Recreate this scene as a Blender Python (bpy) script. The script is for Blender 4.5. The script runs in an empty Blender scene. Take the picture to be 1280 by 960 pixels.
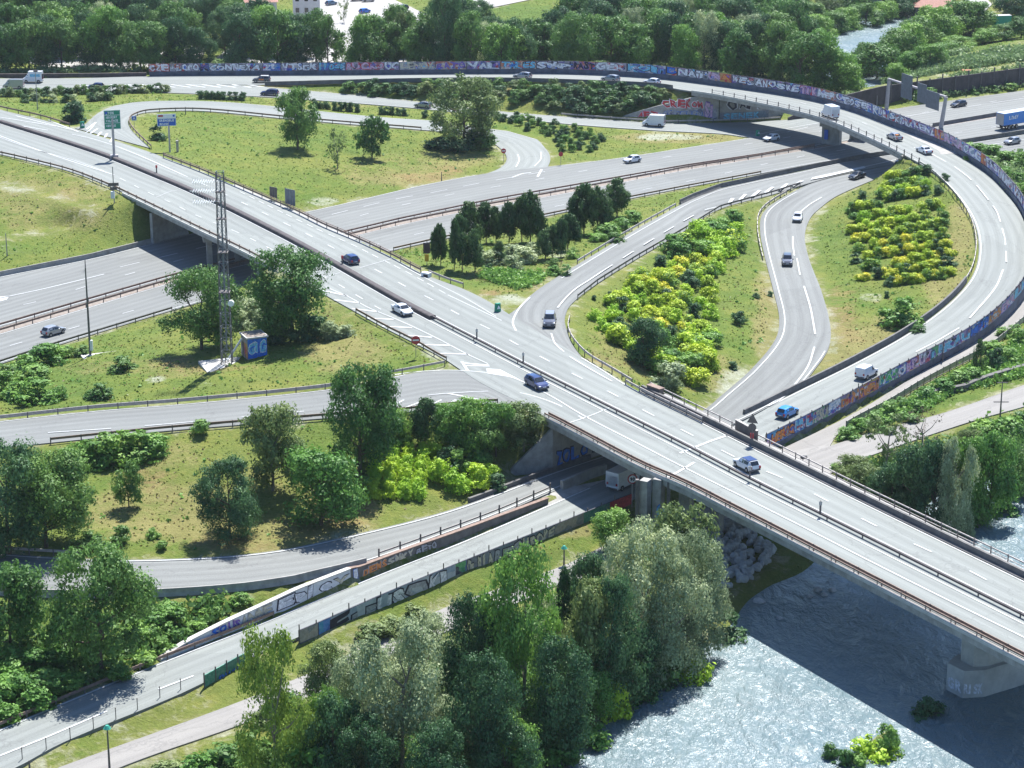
import bpy, math, random
import numpy as np
from mathutils import Vector, Matrix
R = math.radians
sc = bpy.context.scene
COL = sc.collection
random.seed(7)
rng = np.random.default_rng(11)

# ---------------------------------------------------------------- camera, world, sun, exposure
CAM_H = 103.4
PITCH = 17.53
FPX = 2850.0
cam_d = bpy.data.cameras.new('camera'); cam = bpy.data.objects.new('camera', cam_d); COL.objects.link(cam)
cam.location = (0, 0, CAM_H); cam.rotation_euler = (R(90 - PITCH), 0, 0)
cam_d.sensor_width = 36.0; cam_d.lens = FPX / 1280 * 36
cam_d.clip_start = 1.0; cam_d.clip_end = 9000
sc.camera = cam
SUN_EL = 60.0
SUN_AZ = 17.0       # degrees east of +Y (the sun stands behind the scene, slightly right)
w = bpy.data.worlds.new('World'); sc.world = w; w.use_nodes = True
nt = w.node_tree; bg = nt.nodes['Background']
sky = nt.nodes.new('ShaderNodeTexSky'); sky.sky_type = 'NISHITA'; sky.sun_disc = False
sky.sun_elevation = R(SUN_EL); sky.sun_rotation = R(SUN_AZ)
sky.air_density = 1.0; sky.dust_density = 0.6; sky.ozone_density = 3.0
tint = nt.nodes.new('ShaderNodeMix'); tint.data_type = 'RGBA'; tint.blend_type = 'MULTIPLY'; tint.inputs[0].default_value = 1.0; tint.inputs[7].default_value = (0.78, 0.96, 1.17, 1)
nt.links.new(sky.outputs[0], tint.inputs[6]); nt.links.new(tint.outputs[2], bg.inputs[0]); bg.inputs[1].default_value = 0.08
sun_d = bpy.data.lights.new('sun', 'SUN'); sun_d.energy = 5.0; sun_d.angle = R(0.53); sun_d.color = (1.0, 0.975, 0.94)
sun = bpy.data.objects.new('sun', sun_d); COL.objects.link(sun)
sd = Vector((math.sin(R(SUN_AZ)) * math.cos(R(SUN_EL)), math.cos(R(SUN_AZ)) * math.cos(R(SUN_EL)), math.sin(R(SUN_EL))))
sun.rotation_euler = sd.to_track_quat('Z', 'Y').to_euler(); sun.location = (60, 300, 200)
sc.view_settings.view_transform = 'Standard'; sc.view_settings.look = 'None'
sc.view_settings.exposure = 1.03; sc.view_settings.gamma = 1.0
sc.cycles.max_bounces = 6; sc.cycles.transparent_max_bounces = 6

# ---------------------------------------------------------------- pixel <-> world (the photo is 1280 x 960)
cp, sp = math.cos(R(PITCH)), math.sin(R(PITCH))
def P(u, v, z=0.0):
    a = (u - 640) / FPX; b = -(v - 480) / FPX
    d = (a, cp + b * sp, -sp + b * cp)
    t = (z - CAM_H) / d[2]
    return np.array((d[0] * t, d[1] * t, z))
def proj(x, y, z):
    dz = z - CAM_H
    dep = y * cp - dz * sp
    up = y * sp + dz * cp
    return 640 + FPX * x / dep, 480 - FPX * up / dep
def scale_at(p):            # pixels per metre at a point
    return FPX / (p[1] * cp - (p[2] - CAM_H) * sp)

# ---------------------------------------------------------------- materials
M = {}
def newmat(name):
    m = bpy.data.materials.new(name); m.use_nodes = True
    b = m.node_tree.nodes['Principled BSDF']
    M[name] = m
    return m, m.node_tree, b
def N(t, typ, **kw):
    n = t.nodes.new(typ)
    for k, v in kw.items(): setattr(n, k, v)
    return n
def noise(t, scale, detail=4, rough=0.6, coord=None, dist=0.0):
    n = N(t, 'ShaderNodeTexNoise'); n.inputs['Scale'].default_value = scale
    n.inputs['Detail'].default_value = detail; n.inputs['Roughness'].default_value = rough
    n.inputs['Distortion'].default_value = dist
    if coord is not None: t.links.new(coord, n.inputs['Vector'])
    return n
def ramp(t, fac, stops):
    r = N(t, 'ShaderNodeValToRGB')
    e = r.color_ramp.elements
    while len(e) > 1: e.remove(e[-1])
    e[0].position = stops[0][0]; e[0].color = (*stops[0][1], 1)
    for p, c in stops[1:]:
        q = e.new(p); q.color = (*c, 1)
    t.links.new(fac, r.inputs[0])
    return r
def mixc(t, fac, a, b, mode='MIX'):
    m = N(t, 'ShaderNodeMix', data_type='RGBA', blend_type=mode)
    for s, v in ((0, fac), (6, a), (7, b)):
        if isinstance(v, (int, float)): m.inputs[s].default_value = v
        elif isinstance(v, tuple): m.inputs[s].default_value = (*v, 1)
        else: t.links.new(v, m.inputs[s])
    return m.outputs[2]
def coord_obj(t): return N(t, 'ShaderNodeNewGeometry').outputs['Position']
def bump(t, b, h, strength, dist):
    n = N(t, 'ShaderNodeBump'); n.inputs['Strength'].default_value = strength; n.inputs['Distance'].default_value = dist
    t.links.new(h, n.inputs['Height']); t.links.new(n.outputs[0], b.inputs['Normal'])
def simple(name, col, rough=0.7, metal=0.0, var=0.15, scale=1.5, spec=0.5):
    m, t, b = newmat(name)
    n = noise(t, scale, 5, 0.65, coord_obj(t))
    c = ramp(t, n.outputs[0], [(0.3, tuple(x * (1 - var) for x in col)), (0.7, tuple(min(1, x * (1 + var)) for x in col))])
    t.links.new(c.outputs[0], b.inputs['Base Color'])
    b.inputs['Roughness'].default_value = rough; b.inputs['Metallic'].default_value = metal
    b.inputs['Specular IOR Level'].default_value = spec
    return m
def asphalt(name, c0, c1, seam=0.19):
    m, t, b = newmat(name)
    uv = N(t, 'ShaderNodeUVMap').outputs[0]
    mp = N(t, 'ShaderNodeMapping'); t.links.new(uv, mp.inputs[0]); mp.inputs['Scale'].default_value = (0.012, 0.75, 1)
    n1 = noise(t, 1.0, 3, 0.55, mp.outputs[0])                   # long streaks along the lanes
    n2 = noise(t, 0.09, 3, 0.6, coord_obj(t)); n3 = noise(t, 6.0, 4, 0.8, coord_obj(t))
    mp2 = N(t, 'ShaderNodeMapping'); t.links.new(uv, mp2.inputs[0]); mp2.inputs['Scale'].default_value = (0.06, 3.2, 1)
    n4 = noise(t, 1.0, 4, 0.7, mp2.outputs[0])
    a = ramp(t, n1.outputs[0], [(0.38, c0), (0.62, c1)]).outputs[0]
    a = mixc(t, 0.30, a, ramp(t, n2.outputs[0], [(0.35, c0), (0.65, c1)]).outputs[0])
    a = mixc(t, seam * 2.2, a, ramp(t, n4.outputs[0], [(0.3, tuple(x * .62 for x in c0)), (0.62, c1)]).outputs[0])
    a = mixc(t, 0.22, a, ramp(t, n3.outputs[0], [(0.3, (0.05, 0.05, 0.05)), (0.7, (0.42, 0.42, 0.42))]).outputs[0])
    # slab joints / patched areas
    br = N(t, 'ShaderNodeTexVoronoi', feature='F1'); mp3 = N(t, 'ShaderNodeMapping'); t.links.new(uv, mp3.inputs[0]); mp3.inputs['Scale'].default_value = (0.018, 0.14, 1)
    t.links.new(mp3.outputs[0], br.inputs['Vector']); br.inputs['Scale'].default_value = 1.0
    sep = N(t, 'ShaderNodeSeparateColor'); t.links.new(br.outputs['Color'], sep.inputs[0])
    a = mixc(t, 0.26, a, ramp(t, sep.outputs[0], [(0.2, c0), (0.8, c1)]).outputs[0])
    sx = N(t, 'ShaderNodeSeparateXYZ'); t.links.new(uv, sx.inputs[0])
    wv_ = N(t, 'ShaderNodeMath', operation='MULTIPLY'); t.links.new(sx.outputs[1], wv_.inputs[0]); wv_.inputs[1].default_value = 2 * math.pi / 1.85
    co = N(t, 'ShaderNodeMath', operation='COSINE'); t.links.new(wv_.outputs[0], co.inputs[0])
    mr = N(t, 'ShaderNodeMapRange'); t.links.new(co.outputs[0], mr.inputs[0]); mr.inputs[1].default_value = -1; mr.inputs[3].default_value = 0.0; mr.inputs[4].default_value = seam * 1.9
    mm_ = N(t, 'ShaderNodeMath', operation='MULTIPLY'); t.links.new(mr.outputs[0], mm_.inputs[0]); t.links.new(n1.outputs[0], mm_.inputs[1])
    a = mixc(t, mm_.outputs[0], a, tuple(x * .35 for x in c0))
    # sealed cracks
    vc = N(t, 'ShaderNodeTexVoronoi', feature='DISTANCE_TO_EDGE'); mp4 = N(t, 'ShaderNodeMapping'); t.links.new(uv, mp4.inputs[0]); mp4.inputs['Scale'].default_value = (0.045, 0.16, 1)
    nd = noise(t, 0.6, 3, 0.6, uv); od = mixc(t, 0.25, mp4.outputs[0], nd.outputs['Color'], 'ADD'); t.links.new(od, vc.inputs['Vector']); vc.inputs['Scale'].default_value = 1.0
    cr = N(t, 'ShaderNodeMapRange'); t.links.new(vc.outputs['Distance'], cr.inputs[0]); cr.inputs[1].default_value = 0.006; cr.inputs[2].default_value = 0.010; cr.inputs[3].default_value = 0.2; cr.inputs[4].default_value = 0.0
    a = mixc(t, cr.outputs[0], a, (0.06, 0.06, 0.062))
    t.links.new(a, b.inputs['Base Color']); b.inputs['Roughness'].default_value = 0.82
    b.inputs['Specular IOR Level'].default_value = 0.35
    bump(t, b, n3.outputs[0], 0.25, 0.02)
    return m
asphalt('asphalt_pale', (0.162, 0.178, 0.166), (0.254, 0.275, 0.254))
asphalt('asphalt_grey', (0.120, 0.127, 0.120), (0.210, 0.221, 0.208))
asphalt('path_gravel', (0.19, 0.18, 0.165), (0.30, 0.285, 0.26), 0.05)
asphalt('car_park', (0.30, 0.285, 0.265), (0.40, 0.385, 0.36), 0.03)
simple('road_paint', (0.44, 0.455, 0.45), 0.7, var=0.22, scale=2.5)
simple('concrete', (0.30, 0.29, 0.27), 0.85, var=0.3, scale=0.8)
simple('concrete_light', (0.46, 0.45, 0.42), 0.85, var=0.22, scale=0.6)
simple('concrete_dark', (0.13, 0.125, 0.12), 0.9, var=0.3, scale=0.9)
simple('barrier_dark', (0.075, 0.065, 0.065), 0.9, var=0.3, scale=0.9)
simple('verge', (0.235, 0.20, 0.17), 0.95, var=0.35, scale=1.2)
simple('galvanised', (0.36, 0.33, 0.31), 0.55, 0.25, var=0.25, scale=2)
simple('rusty_rail', (0.20, 0.135, 0.105), 0.7, 0.1, var=0.35, scale=2)
simple('post_steel', (0.13, 0.115, 0.11), 0.7, 0.1, var=0.25, scale=3)
simple('gantry_steel', (0.40, 0.37, 0.37), 0.5, 0.2, var=0.15)
simple('sign_back', (0.17, 0.19, 0.22), 0.55, 0.3, var=0.2)
simple('sign_brown', (0.13, 0.11, 0.10), 0.7, var=0.2)
simple('sign_green', (0.0, 0.23, 0.135), 0.45, var=0.06)
simple('sign_blue', (0.01, 0.10, 0.46), 0.45, var=0.06)
simple('sign_white', (0.72, 0.74, 0.75), 0.5, var=0.05)
simple('sign_red', (0.42, 0.03, 0.04), 0.5, var=0.1)
simple('sign_yellow', (0.62, 0.36, 0.02), 0.5, var=0.1)
simple('black_plastic', (0.02, 0.02, 0.022), 0.5, var=0.2)
simple('screen_black', (0.012, 0.012, 0.016), 0.3, var=0.2)
simple('tyre', (0.02, 0.02, 0.02), 0.9, var=0.2)
simple('rim', (0.35, 0.36, 0.38), 0.35, 0.7, var=0.1)
simple('trim_dark', (0.03, 0.03, 0.034), 0.6, var=0.2)
simple('plastic_grey', (0.10, 0.10, 0.11), 0.6, var=0.2)
simple('lamp_red', (0.35, 0.01, 0.01), 0.3, var=0.1)
simple('lamp_white', (0.7, 0.72, 0.75), 0.2, var=0.05)
simple('bark', (0.12, 0.09, 0.065), 0.95, var=0.35, scale=6)
simple('bark_grey', (0.22, 0.19, 0.165), 0.95, var=0.3, scale=6)
simple('rock', (0.43, 0.43, 0.44), 0.85, var=0.3, scale=1.2)
simple('roof_tile', (0.33, 0.17, 0.13), 0.85, var=0.25, scale=2)
simple('plaster', (0.62, 0.60, 0.58), 0.85, var=0.08)
simple('metal_roof', (0.42, 0.43, 0.45), 0.5, 0.2, var=0.12)
simple('bin_green', (0.03, 0.30, 0.22), 0.6, var=0.1)
simple('tarp_orange', (0.45, 0.17, 0.06), 0.7, var=0.2)
m, t, b = newmat('glass_dark'); b.inputs['Base Color'].default_value = (0.012, 0.016, 0.022, 1); b.inputs['Roughness'].default_value = 0.06
b.inputs['Specular IOR Level'].default_value = 0.8
def paint(name, col, metal=0.0):
    m, t, b = newmat(name)
    n = noise(t, 3.0, 4, 0.6, coord_obj(t))
    c = ramp(t, n.outputs[0], [(0.3, tuple(x * .88 for x in col)), (0.7, col)])
    t.links.new(c.outputs[0], b.inputs['Base Color']); b.inputs['Metallic'].default_value = metal
    b.inputs['Roughness'].default_value = 0.28; b.inputs['Coat Weight'].default_value = 0.6; b.inputs['Coat Roughness'].default_value = 0.08
    return m
paint('paint_white', (0.74, 0.76, 0.79)); paint('paint_silver', (0.36, 0.37, 0.40), 0.4); paint('paint_dark', (0.018, 0.022, 0.035))
paint('paint_navy', (0.012, 0.03, 0.13)); paint('paint_blue', (0.01, 0.13, 0.55)); paint('paint_azure', (0.02, 0.23, 0.62))
paint('paint_grey', (0.10, 0.11, 0.14), 0.3); paint('paint_bluegrey', (0.10, 0.18, 0.28)); paint('paint_truck', (0.01, 0.22, 0.68))

def wood_panel(name, col, rib=2.5):
    m, t, b = newmat(name)
    uv = N(t, 'ShaderNodeUVMap').outputs[0]
    mp = N(t, 'ShaderNodeMapping'); t.links.new(uv, mp.inputs[0]); mp.inputs['Scale'].default_value = (rib, 0.35, 1)
    n = noise(t, 1.0, 4, 0.7, mp.outputs[0])
    c = ramp(t, n.outputs[0], [(0.3, tuple(x * .55 for x in col)), (0.7, tuple(x * 1.35 for x in col))])
    t.links.new(c.outputs[0], b.inputs['Base Color']); b.inputs['Roughness'].default_value = 0.85
    return m
wood_panel('wall_dark', (0.085, 0.085, 0.10)); wood_panel('wall_base', (0.10, 0.115, 0.15), 0.5)
wood_panel('wall_brown', (0.075, 0.062, 0.062), 0.6)
def graff(name, cols, sx=0.5, sy=0.6):           # sprayed colour fields
    m, t, b = newmat(name)
    uv = N(t, 'ShaderNodeUVMap').outputs[0]
    mp = N(t, 'ShaderNodeMapping'); t.links.new(uv, mp.inputs[0]); mp.inputs['Scale'].default_value = (sx, sy, 1)
    nn = noise(t, 1.3, 2, 0.5, mp.outputs[0])
    off = mixc(t, 0.35, mp.outputs[0], nn.outputs['Color'], 'ADD')
    vo = N(t, 'ShaderNodeTexVoronoi'); t.links.new(off, vo.inputs['Vector']); vo.inputs['Scale'].default_value = 1.6
    sep = N(t, 'ShaderNodeSeparateColor'); t.links.new(vo.outputs['Color'], sep.inputs[0])
    st = [(i / len(cols), c) for i, c in enumerate(cols)]
    r = ramp(t, sep.outputs[0], st); r.color_ramp.interpolation = 'CONSTANT'
    n3 = noise(t, 2.2, 4, 0.7, uv)
    c = mixc(t, 0.25, r.outputs[0], ramp(t, n3.outputs[0], [(0.35, (0.04, 0.04, 0.06)), (0.65, (0.5, 0.5, 0.52))]).outputs[0])
    t.links.new(c, b.inputs['Base Color']); b.inputs['Roughness'].default_value = 0.8
    return m
W_, K_, G_ = (0.55, 0.55, 0.58), (0.03, 0.03, 0.05), (0.22, 0.22, 0.25)
graff('graf_a', [(0.45, 0.42, 0.45), (0.30, 0.10, 0.13), G_, (0.35, 0.30, 0.38), (0.12, 0.10, 0.18)])
graff('graf_b', [(0.05, 0.16, 0.50), (0.08, 0.30, 0.62), W_, (0.04, 0.08, 0.30)])
graff('graf_c', [(0.30, 0.30, 0.36), G_, (0.45, 0.42, 0.44), (0.10, 0.10, 0.16), (0.30, 0.20, 0.26)])
graff('graf_d', [(0.50, 0.14, 0.04), (0.42, 0.08, 0.06), (0.60, 0.40, 0.28), G_])
graff('graf_e', [(0.16, 0.10, 0.30), (0.30, 0.20, 0.40), G_, (0.06, 0.07, 0.25)])
graff('graf_f', [(0.03, 0.26, 0.10), (0.05, 0.12, 0.30), (0.10, 0.40, 0.12), K_])
graff('graf_g', [(0.55, 0.22, 0.02), (0.50, 0.35, 0.03), (0.45, 0.08, 0.03)])
graff('graf_h', [(0.02, 0.10, 0.45), (0.02, 0.20, 0.60), (0.02, 0.05, 0.25), (0.03, 0.30, 0.55)])
graff('graf_i', [(0.36, 0.32, 0.26), (0.30, 0.28, 0.24), (0.20, 0.22, 0.22)])
graff('graf_j', [(0.84, 0.85, 0.86), (0.78, 0.79, 0.82), (0.72, 0.74, 0.77)], .2, .3)
graff('graf_k', [(0.40, 0.46, 0.52), (0.50, 0.54, 0.58), (0.30, 0.38, 0.48)], .2, .3)
graff('graf_l', [(0.02, 0.20, 0.12), (0.02, 0.24, 0.14), (0.02, 0.17, 0.12)], .2, .3)
graff('graf_m', [(0.20, 0.23, 0.27), (0.16, 0.17, 0.20), (0.12, 0.18, 0.22), (0.26, 0.26, 0.28)], .3, .5)
for nm, c in dict(sp_white=(0.66, 0.66, 0.70), sp_black=(0.02, 0.02, 0.04), sp_blue=(0.02, 0.14, 0.55), sp_red=(0.50, 0.04, 0.05),
                  sp_orange=(0.60, 0.22, 0.06), sp_cyan=(0.16, 0.45, 0.62), sp_green=(0.05, 0.40, 0.10), sp_pink=(0.55, 0.36, 0.50),
                  sp_beige=(0.50, 0.46, 0.36), sp_grey=(0.32, 0.33, 0.36), sp_purple=(0.18, 0.10, 0.40)).items():
    simple(nm, c, 0.7, var=0.42, scale=3.2)

# foliage: tone attribute (per clump) + object random
def leafmat(name, dark, light, transl=0.30, rnd=0.2):
    m, t, b = newmat(name)
    at = N(t, 'ShaderNodeAttribute'); at.attribute_name = 'tone'
    oi = N(t, 'ShaderNodeObjectInfo')
    c = ramp(t, at.outputs['Fac'], [(0.0, dark), (1.0, light)]).outputs[0]
    hs = N(t, 'ShaderNodeHueSaturation')
    mr = N(t, 'ShaderNodeMapRange'); t.links.new(oi.outputs['Random'], mr.inputs[0]); mr.inputs[3].default_value = 1 - rnd; mr.inputs[4].default_value = 1 + rnd
    t.links.new(mr.outputs[0], hs.inputs['Value'])
    mr2 = N(t, 'ShaderNodeMapRange'); t.links.new(oi.outputs['Random'], mr2.inputs[0]); mr2.inputs[3].default_value = 0.515; mr2.inputs[4].default_value = 0.485
    t.links.new(mr2.outputs[0], hs.inputs['Hue'])
    t.links.new(c, hs.inputs['Color'])
    t.links.new(hs.outputs[0], b.inputs['Base Color']); b.inputs['Roughness'].default_value = 0.55; b.inputs['Specular IOR Level'].default_value = 0.3
    tr = N(t, 'ShaderNodeBsdfTranslucent'); t.links.new(hs.outputs[0], tr.inputs[0])
    mx = N(t, 'ShaderNodeMixShader'); mx.inputs[0].default_value = transl
    t.links.new(b.outputs[0], mx.inputs[1]); t.links.new(tr.outputs[0], mx.inputs[2])
    t.links.new(mx.outputs[0], t.nodes['Material Output'].inputs[0])
    return m
leafmat('leaf_broad', (0.058, 0.147, 0.038), (0.16, 0.301, 0.07))
leafmat('leaf_bright', (0.083, 0.205, 0.044), (0.237, 0.422, 0.077))
leafmat('leaf_dark', (0.033, 0.095, 0.041), (0.102, 0.211, 0.077))
leafmat('leaf_olive', (0.109, 0.173, 0.058), (0.269, 0.346, 0.115))
leafmat('leaf_silver', (0.20, 0.275, 0.135), (0.50, 0.57, 0.31))
leafmat('leaf_limegreen', (0.28, 0.46, 0.03), (0.50, 0.70, 0.07), 0.3, 0.1)
leafmat('leaf_pine', (0.034, 0.088, 0.030), (0.105, 0.20, 0.062))
leafmat('leaf_poplar', (0.12, 0.21, 0.035), (0.30, 0.42, 0.075))
leafmat('leaf_brown', (0.10, 0.085, 0.05), (0.18, 0.15, 0.09))
leafmat('leaf_lime', (0.20, 0.33, 0.025), (0.42, 0.56, 0.05))
leafmat('flower_yellow', (0.50, 0.52, 0.03), (0.78, 0.76, 0.07), 0.25, 0.1)
leafmat('flower_lime', (0.36, 0.48, 0.03), (0.60, 0.72, 0.06), 0.25, 0.1)
leafmat('leaf_scrub', (0.15, 0.24, 0.085), (0.31, 0.42, 0.18))
leafmat('grass_blade', (0.10, 0.165, 0.025), (0.23, 0.29, 0.06), 0.3)
leafmat('grass_dry', (0.18, 0.155, 0.06), (0.34, 0.28, 0.12), 0.3)

# terrain material
m, t, b = newmat('ground')
pos = coord_obj(t)
big = noise(t, 0.045, 5, 0.62, pos); mid = noise(t, 0.28, 5, 0.7, pos); fine = noise(t, 2.2, 5, 0.75, pos); patch = noise(t, 0.11, 4, 0.65, pos, 0.6)
g = ramp(t, mid.outputs[0], [(0.30, (0.060, 0.112, 0.016)), (0.5, (0.120, 0.180, 0.026)), (0.7, (0.26, 0.25, 0.055))]).outputs[0]
g2 = ramp(t, big.outputs[0], [(0.35, (0.080, 0.150, 0.018)), (0.65, (0.26, 0.215, 0.065))]).outputs[0]
g = mixc(t, 0.45, g, g2)
dry = N(t, 'ShaderNodeAttribute'); dry.attribute_name = 'dry'
dirt = N(t, 'ShaderNodeAttribute'); dirt.attribute_name = 'dirt'
grav = N(t, 'ShaderNodeAttribute'); grav.attribute_name = 'gravel'
lush = N(t, 'ShaderNodeAttribute'); lush.attribute_name = 'lush'
nmed = noise(t, 0.5, 6, 0.75, pos, 1.0)
def modfac(att, nz, gain=1.0):
    s0 = N(t, 'ShaderNodeMath', operation='ADD'); t.links.new(nz.outputs[0], s0.inputs[0]); t.links.new(nmed.outputs[0], s0.inputs[1])
    s1 = N(t, 'ShaderNodeMath', operation='MULTIPLY_ADD'); t.links.new(s0.outputs[0], s1.inputs[0]); s1.inputs[1].default_value = 1.9; s1.inputs[2].default_value = -1.9
    a = N(t, 'ShaderNodeMath', operation='MULTIPLY_ADD'); t.links.new(att.outputs['Fac'], a.inputs[0]); a.inputs[1].default_value = gain; t.links.new(s1.outputs[0], a.inputs[2])
    r = N(t, 'ShaderNodeMapRange'); t.links.new(a.outputs[0], r.inputs[0]); r.inputs[1].default_value = 0.30; r.inputs[2].default_value = 0.95
    m2 = N(t, 'ShaderNodeMapRange'); t.links.new(att.outputs['Fac'], m2.inputs[0]); m2.inputs[2].default_value = 0.12
    m3 = N(t, 'ShaderNodeMath', operation='MULTIPLY'); t.links.new(r.outputs[0], m3.inputs[0]); t.links.new(m2.outputs[0], m3.inputs[1])
    return m3.outputs[0]
g = mixc(t, modfac(lush, patch, 1.0), g, ramp(t, mid.outputs[0], [(0.3, (0.045, 0.10, 0.012)), (0.7, (0.12, 0.19, 0.03))]).outputs[0])
g = mixc(t, modfac(dry, patch, 1.15), g, ramp(t, mid.outputs[0], [(0.3, (0.19, 0.165, 0.06)), (0.7, (0.33, 0.265, 0.12))]).outputs[0])
g = mixc(t, modfac(dirt, patch, .95), g, ramp(t, fine.outputs[0], [(0.3, (0.24, 0.135, 0.07)), (0.7, (0.38, 0.24, 0.13))]).outputs[0])
g = mixc(t, modfac(grav, patch, .9), g, ramp(t, fine.outputs[0], [(0.3, (0.34, 0.32, 0.28)), (0.7, (0.56, 0.54, 0.50))]).outputs[0])
g = mixc(t, 0.24, g, ramp(t, fine.outputs[0], [(0.32, (0.03, 0.05, 0.012)), (0.68, (0.34, 0.34, 0.14))]).outputs[0])
g = mixc(t, 1.0, g, (0.87, 0.94, 0.82), 'MULTIPLY')
t.links.new(g, b.inputs['Base Color']); b.inputs['Roughness'].default_value = 0.95; b.inputs['Specular IOR Level'].default_value = 0.15
bump(t, b, fine.outputs[0], 1.0, 0.35)

# river
m, t, b = newmat('river_water')
pos = coord_obj(t)
mp = N(t, 'ShaderNodeMapping'); t.links.new(pos, mp.inputs[0]); mp.inputs['Rotation'].default_value = (0, 0, R(35)); mp.inputs['Scale'].default_value = (1.0, 0.55, 1)
n1 = noise(t, 0.42, 5, 0.62, mp.outputs[0], 0.6); n2 = noise(t, 0.05, 3, 0.5, pos, 0.4); n3 = noise(t, 1.25, 4, 0.65, mp.outputs[0], 0.7); n4 = noise(t, 0.09, 3, 0.6, mp.outputs[0], 0.5)
c = ramp(t, n2.outputs[0], [(0.35, (0.105, 0.165, 0.185)), (0.65, (0.155, 0.210, 0.220))]).outputs[0]
foam = ramp(t, n1.outputs[0], [(0.60, (0, 0, 0)), (0.75, (1, 1, 1))]).outputs[0]
c = mixc(t, foam, c, (0.26, 0.30, 0.29))
t.links.new(c, b.inputs['Base Color']); b.inputs['Roughness'].default_value = 0.34; b.inputs['IOR'].default_value = 1.40
b.inputs['Specular IOR Level'].default_value = 1.0
ml = N(t, 'ShaderNodeMath', operation='MULTIPLY_ADD'); t.links.new(n3.outputs[0], ml.inputs[0]); ml.inputs[1].default_value = 0.42; t.links.new(n1.outputs[0], ml.inputs[2])
ma = N(t, 'ShaderNodeMapRange'); t.links.new(n4.outputs[0], ma.inputs[0]); ma.inputs[1].default_value = .3; ma.inputs[2].default_value = .7; ma.inputs[3].default_value = .55; ma.inputs[4].default_value = 1.25
mm = N(t, 'ShaderNodeMath', operation='MULTIPLY'); t.links.new(ml.outputs[0], mm.inputs[0]); t.links.new(ma.outputs[0], mm.inputs[1])
bump(t, b, mm.outputs[0], 1.0, 0.9)

# ---------------------------------------------------------------- mesh helpers
def tag(o, label=None, cat=None, group=None, kind=None):
    if label: o['label'] = label
    if cat: o['category'] = cat
    if group: o['group'] = group
    if kind: o['kind'] = kind
    return o
class MB:
    def __init__(s): s.v = []; s.f = []; s.mi = []; s.uv = []; s.mats = []
    def mat(s, name):
        if name not in s.mats: s.mats.append(name)
        return s.mats.index(name)
    def face(s, pts, mat, uv=None):
        i = len(s.v); s.v += [tuple(map(float, p)) for p in pts]; s.f.append(tuple(range(i, i + len(pts)))); s.mi.append(s.mat(mat))
        s.uv += uv if uv else [(0.0, 0.0)] * len(pts)
    def poly(s, verts, faces, mat, uvs=None):
        i = len(s.v); s.v += [tuple(map(float, p)) for p in verts]; k = s.mat(mat)
        for f in faces:
            s.f.append(tuple(j + i for j in f)); s.mi.append(k)
            s.uv += [uvs[j] for j in f] if uvs else [(0.0, 0.0)] * len(f)
    def box(s, c, d, mat, rz=0.0, base=False):
        x, y, z = d[0] / 2, d[1] / 2, d[2] / 2
        cz = c[2] + z if base else c[2]
        ca, sa = math.cos(rz), math.sin(rz)
        vs = [(c[0] + a * x * ca - b_ * y * sa, c[1] + a * x * sa + b_ * y * ca, cz + e * z) for a in (-1, 1) for b_ in (-1, 1) for e in (-1, 1)]
        s.poly(vs, [(0, 1, 3, 2), (4, 6, 7, 5), (0, 4, 5, 1), (2, 3, 7, 6), (0, 2, 6, 4), (1, 5, 7, 3)], mat)
    def tube(s, p, q, r0, r1, mat, n=6, cap=True):
        p = Vector([float(a) for a in p]); q = Vector([float(a) for a in q]); d = (q - p)
        if d.length < 1e-5: return
        d.normalize(); a = d.orthogonal().normalized(); b_ = d.cross(a)
        vs = []
        for c, r in ((p, r0), (q, r1)):
            for k in range(n):
                th = 2 * math.pi * k / n; vs.append(c + (a * math.cos(th) + b_ * math.sin(th)) * r)
        fs = [(k, (k + 1) % n, n + (k + 1) % n, n + k) for k in range(n)]
        if cap: fs += [tuple(range(n))[::-1], tuple(range(n, 2 * n))]
        s.poly(vs, fs, mat)
    def beam(s, pts, prof, mat, closed=True):
        """sweep profile (offset sideways, height) along world polyline"""
        pts = [np.array(p, float) for p in pts]; n = len(pts); m_ = len(prof); vs = []; uvs = []; L = 0
        for i, p in enumerate(pts):
            d = pts[min(i + 1, n - 1)] - pts[max(i - 1, 0)]; d[2] = 0; l = np.linalg.norm(d); d = d / (l if l > 1e-6 else 1)
            nx = np.array((-d[1], d[0], 0))
            if i: L += np.linalg.norm(p - pts[i - 1])
            for o, h in prof: vs.append(p + nx * o + np.array((0, 0, h))); uvs.append((L, h))
        fs = []
        rngj = m_ if closed else m_ - 1
        for i in range(n - 1):
            for j in range(rngj):
                a = i * m_ + j; b_ = i * m_ + (j + 1) % m_
                fs.append((a, b_, b_ + m_, a + m_))
        if closed: fs += [tuple(range(m_))[::-1], tuple(range((n - 1) * m_, n * m_))]
        s.poly(vs, fs, mat, uvs)
    def mesh(s, name, smooth=False):
        me = bpy.data.meshes.new(name); me.from_pydata(s.v, [], s.f)
        for k in s.mats: me.materials.append(M[k])
        if s.f:
            me.polygons.foreach_set('material_index', s.mi)
            ul = me.uv_layers.new(name='UVMap'); ul.data.foreach_set('uv', np.array(s.uv, dtype=np.float32).ravel())
            if smooth: me.polygons.foreach_set('use_smooth', [True] * len(s.f))
        me.update(); return me
    def build(s, name, parent=None, smooth=False, origin=None):
        if origin is not None:
            o3 = tuple(float(a) for a in origin); s.v = [(a - o3[0], b_ - o3[1], c - o3[2]) for a, b_, c in s.v]
        o = bpy.data.objects.new(name, s.mesh(name, smooth)); COL.objects.link(o)
        if origin is not None: o.location = o3
        if parent is not None: o.parent = parent
        return o
def empty(name, loc, label, cat, group=None, rz=0.0):
    o = bpy.data.objects.new(name, None); COL.objects.link(o); o.location = tuple(float(a) for a in loc); o.rotation_euler = (0, 0, rz); o.empty_display_size = 0.5
    return tag(o, label, cat, group)
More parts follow.
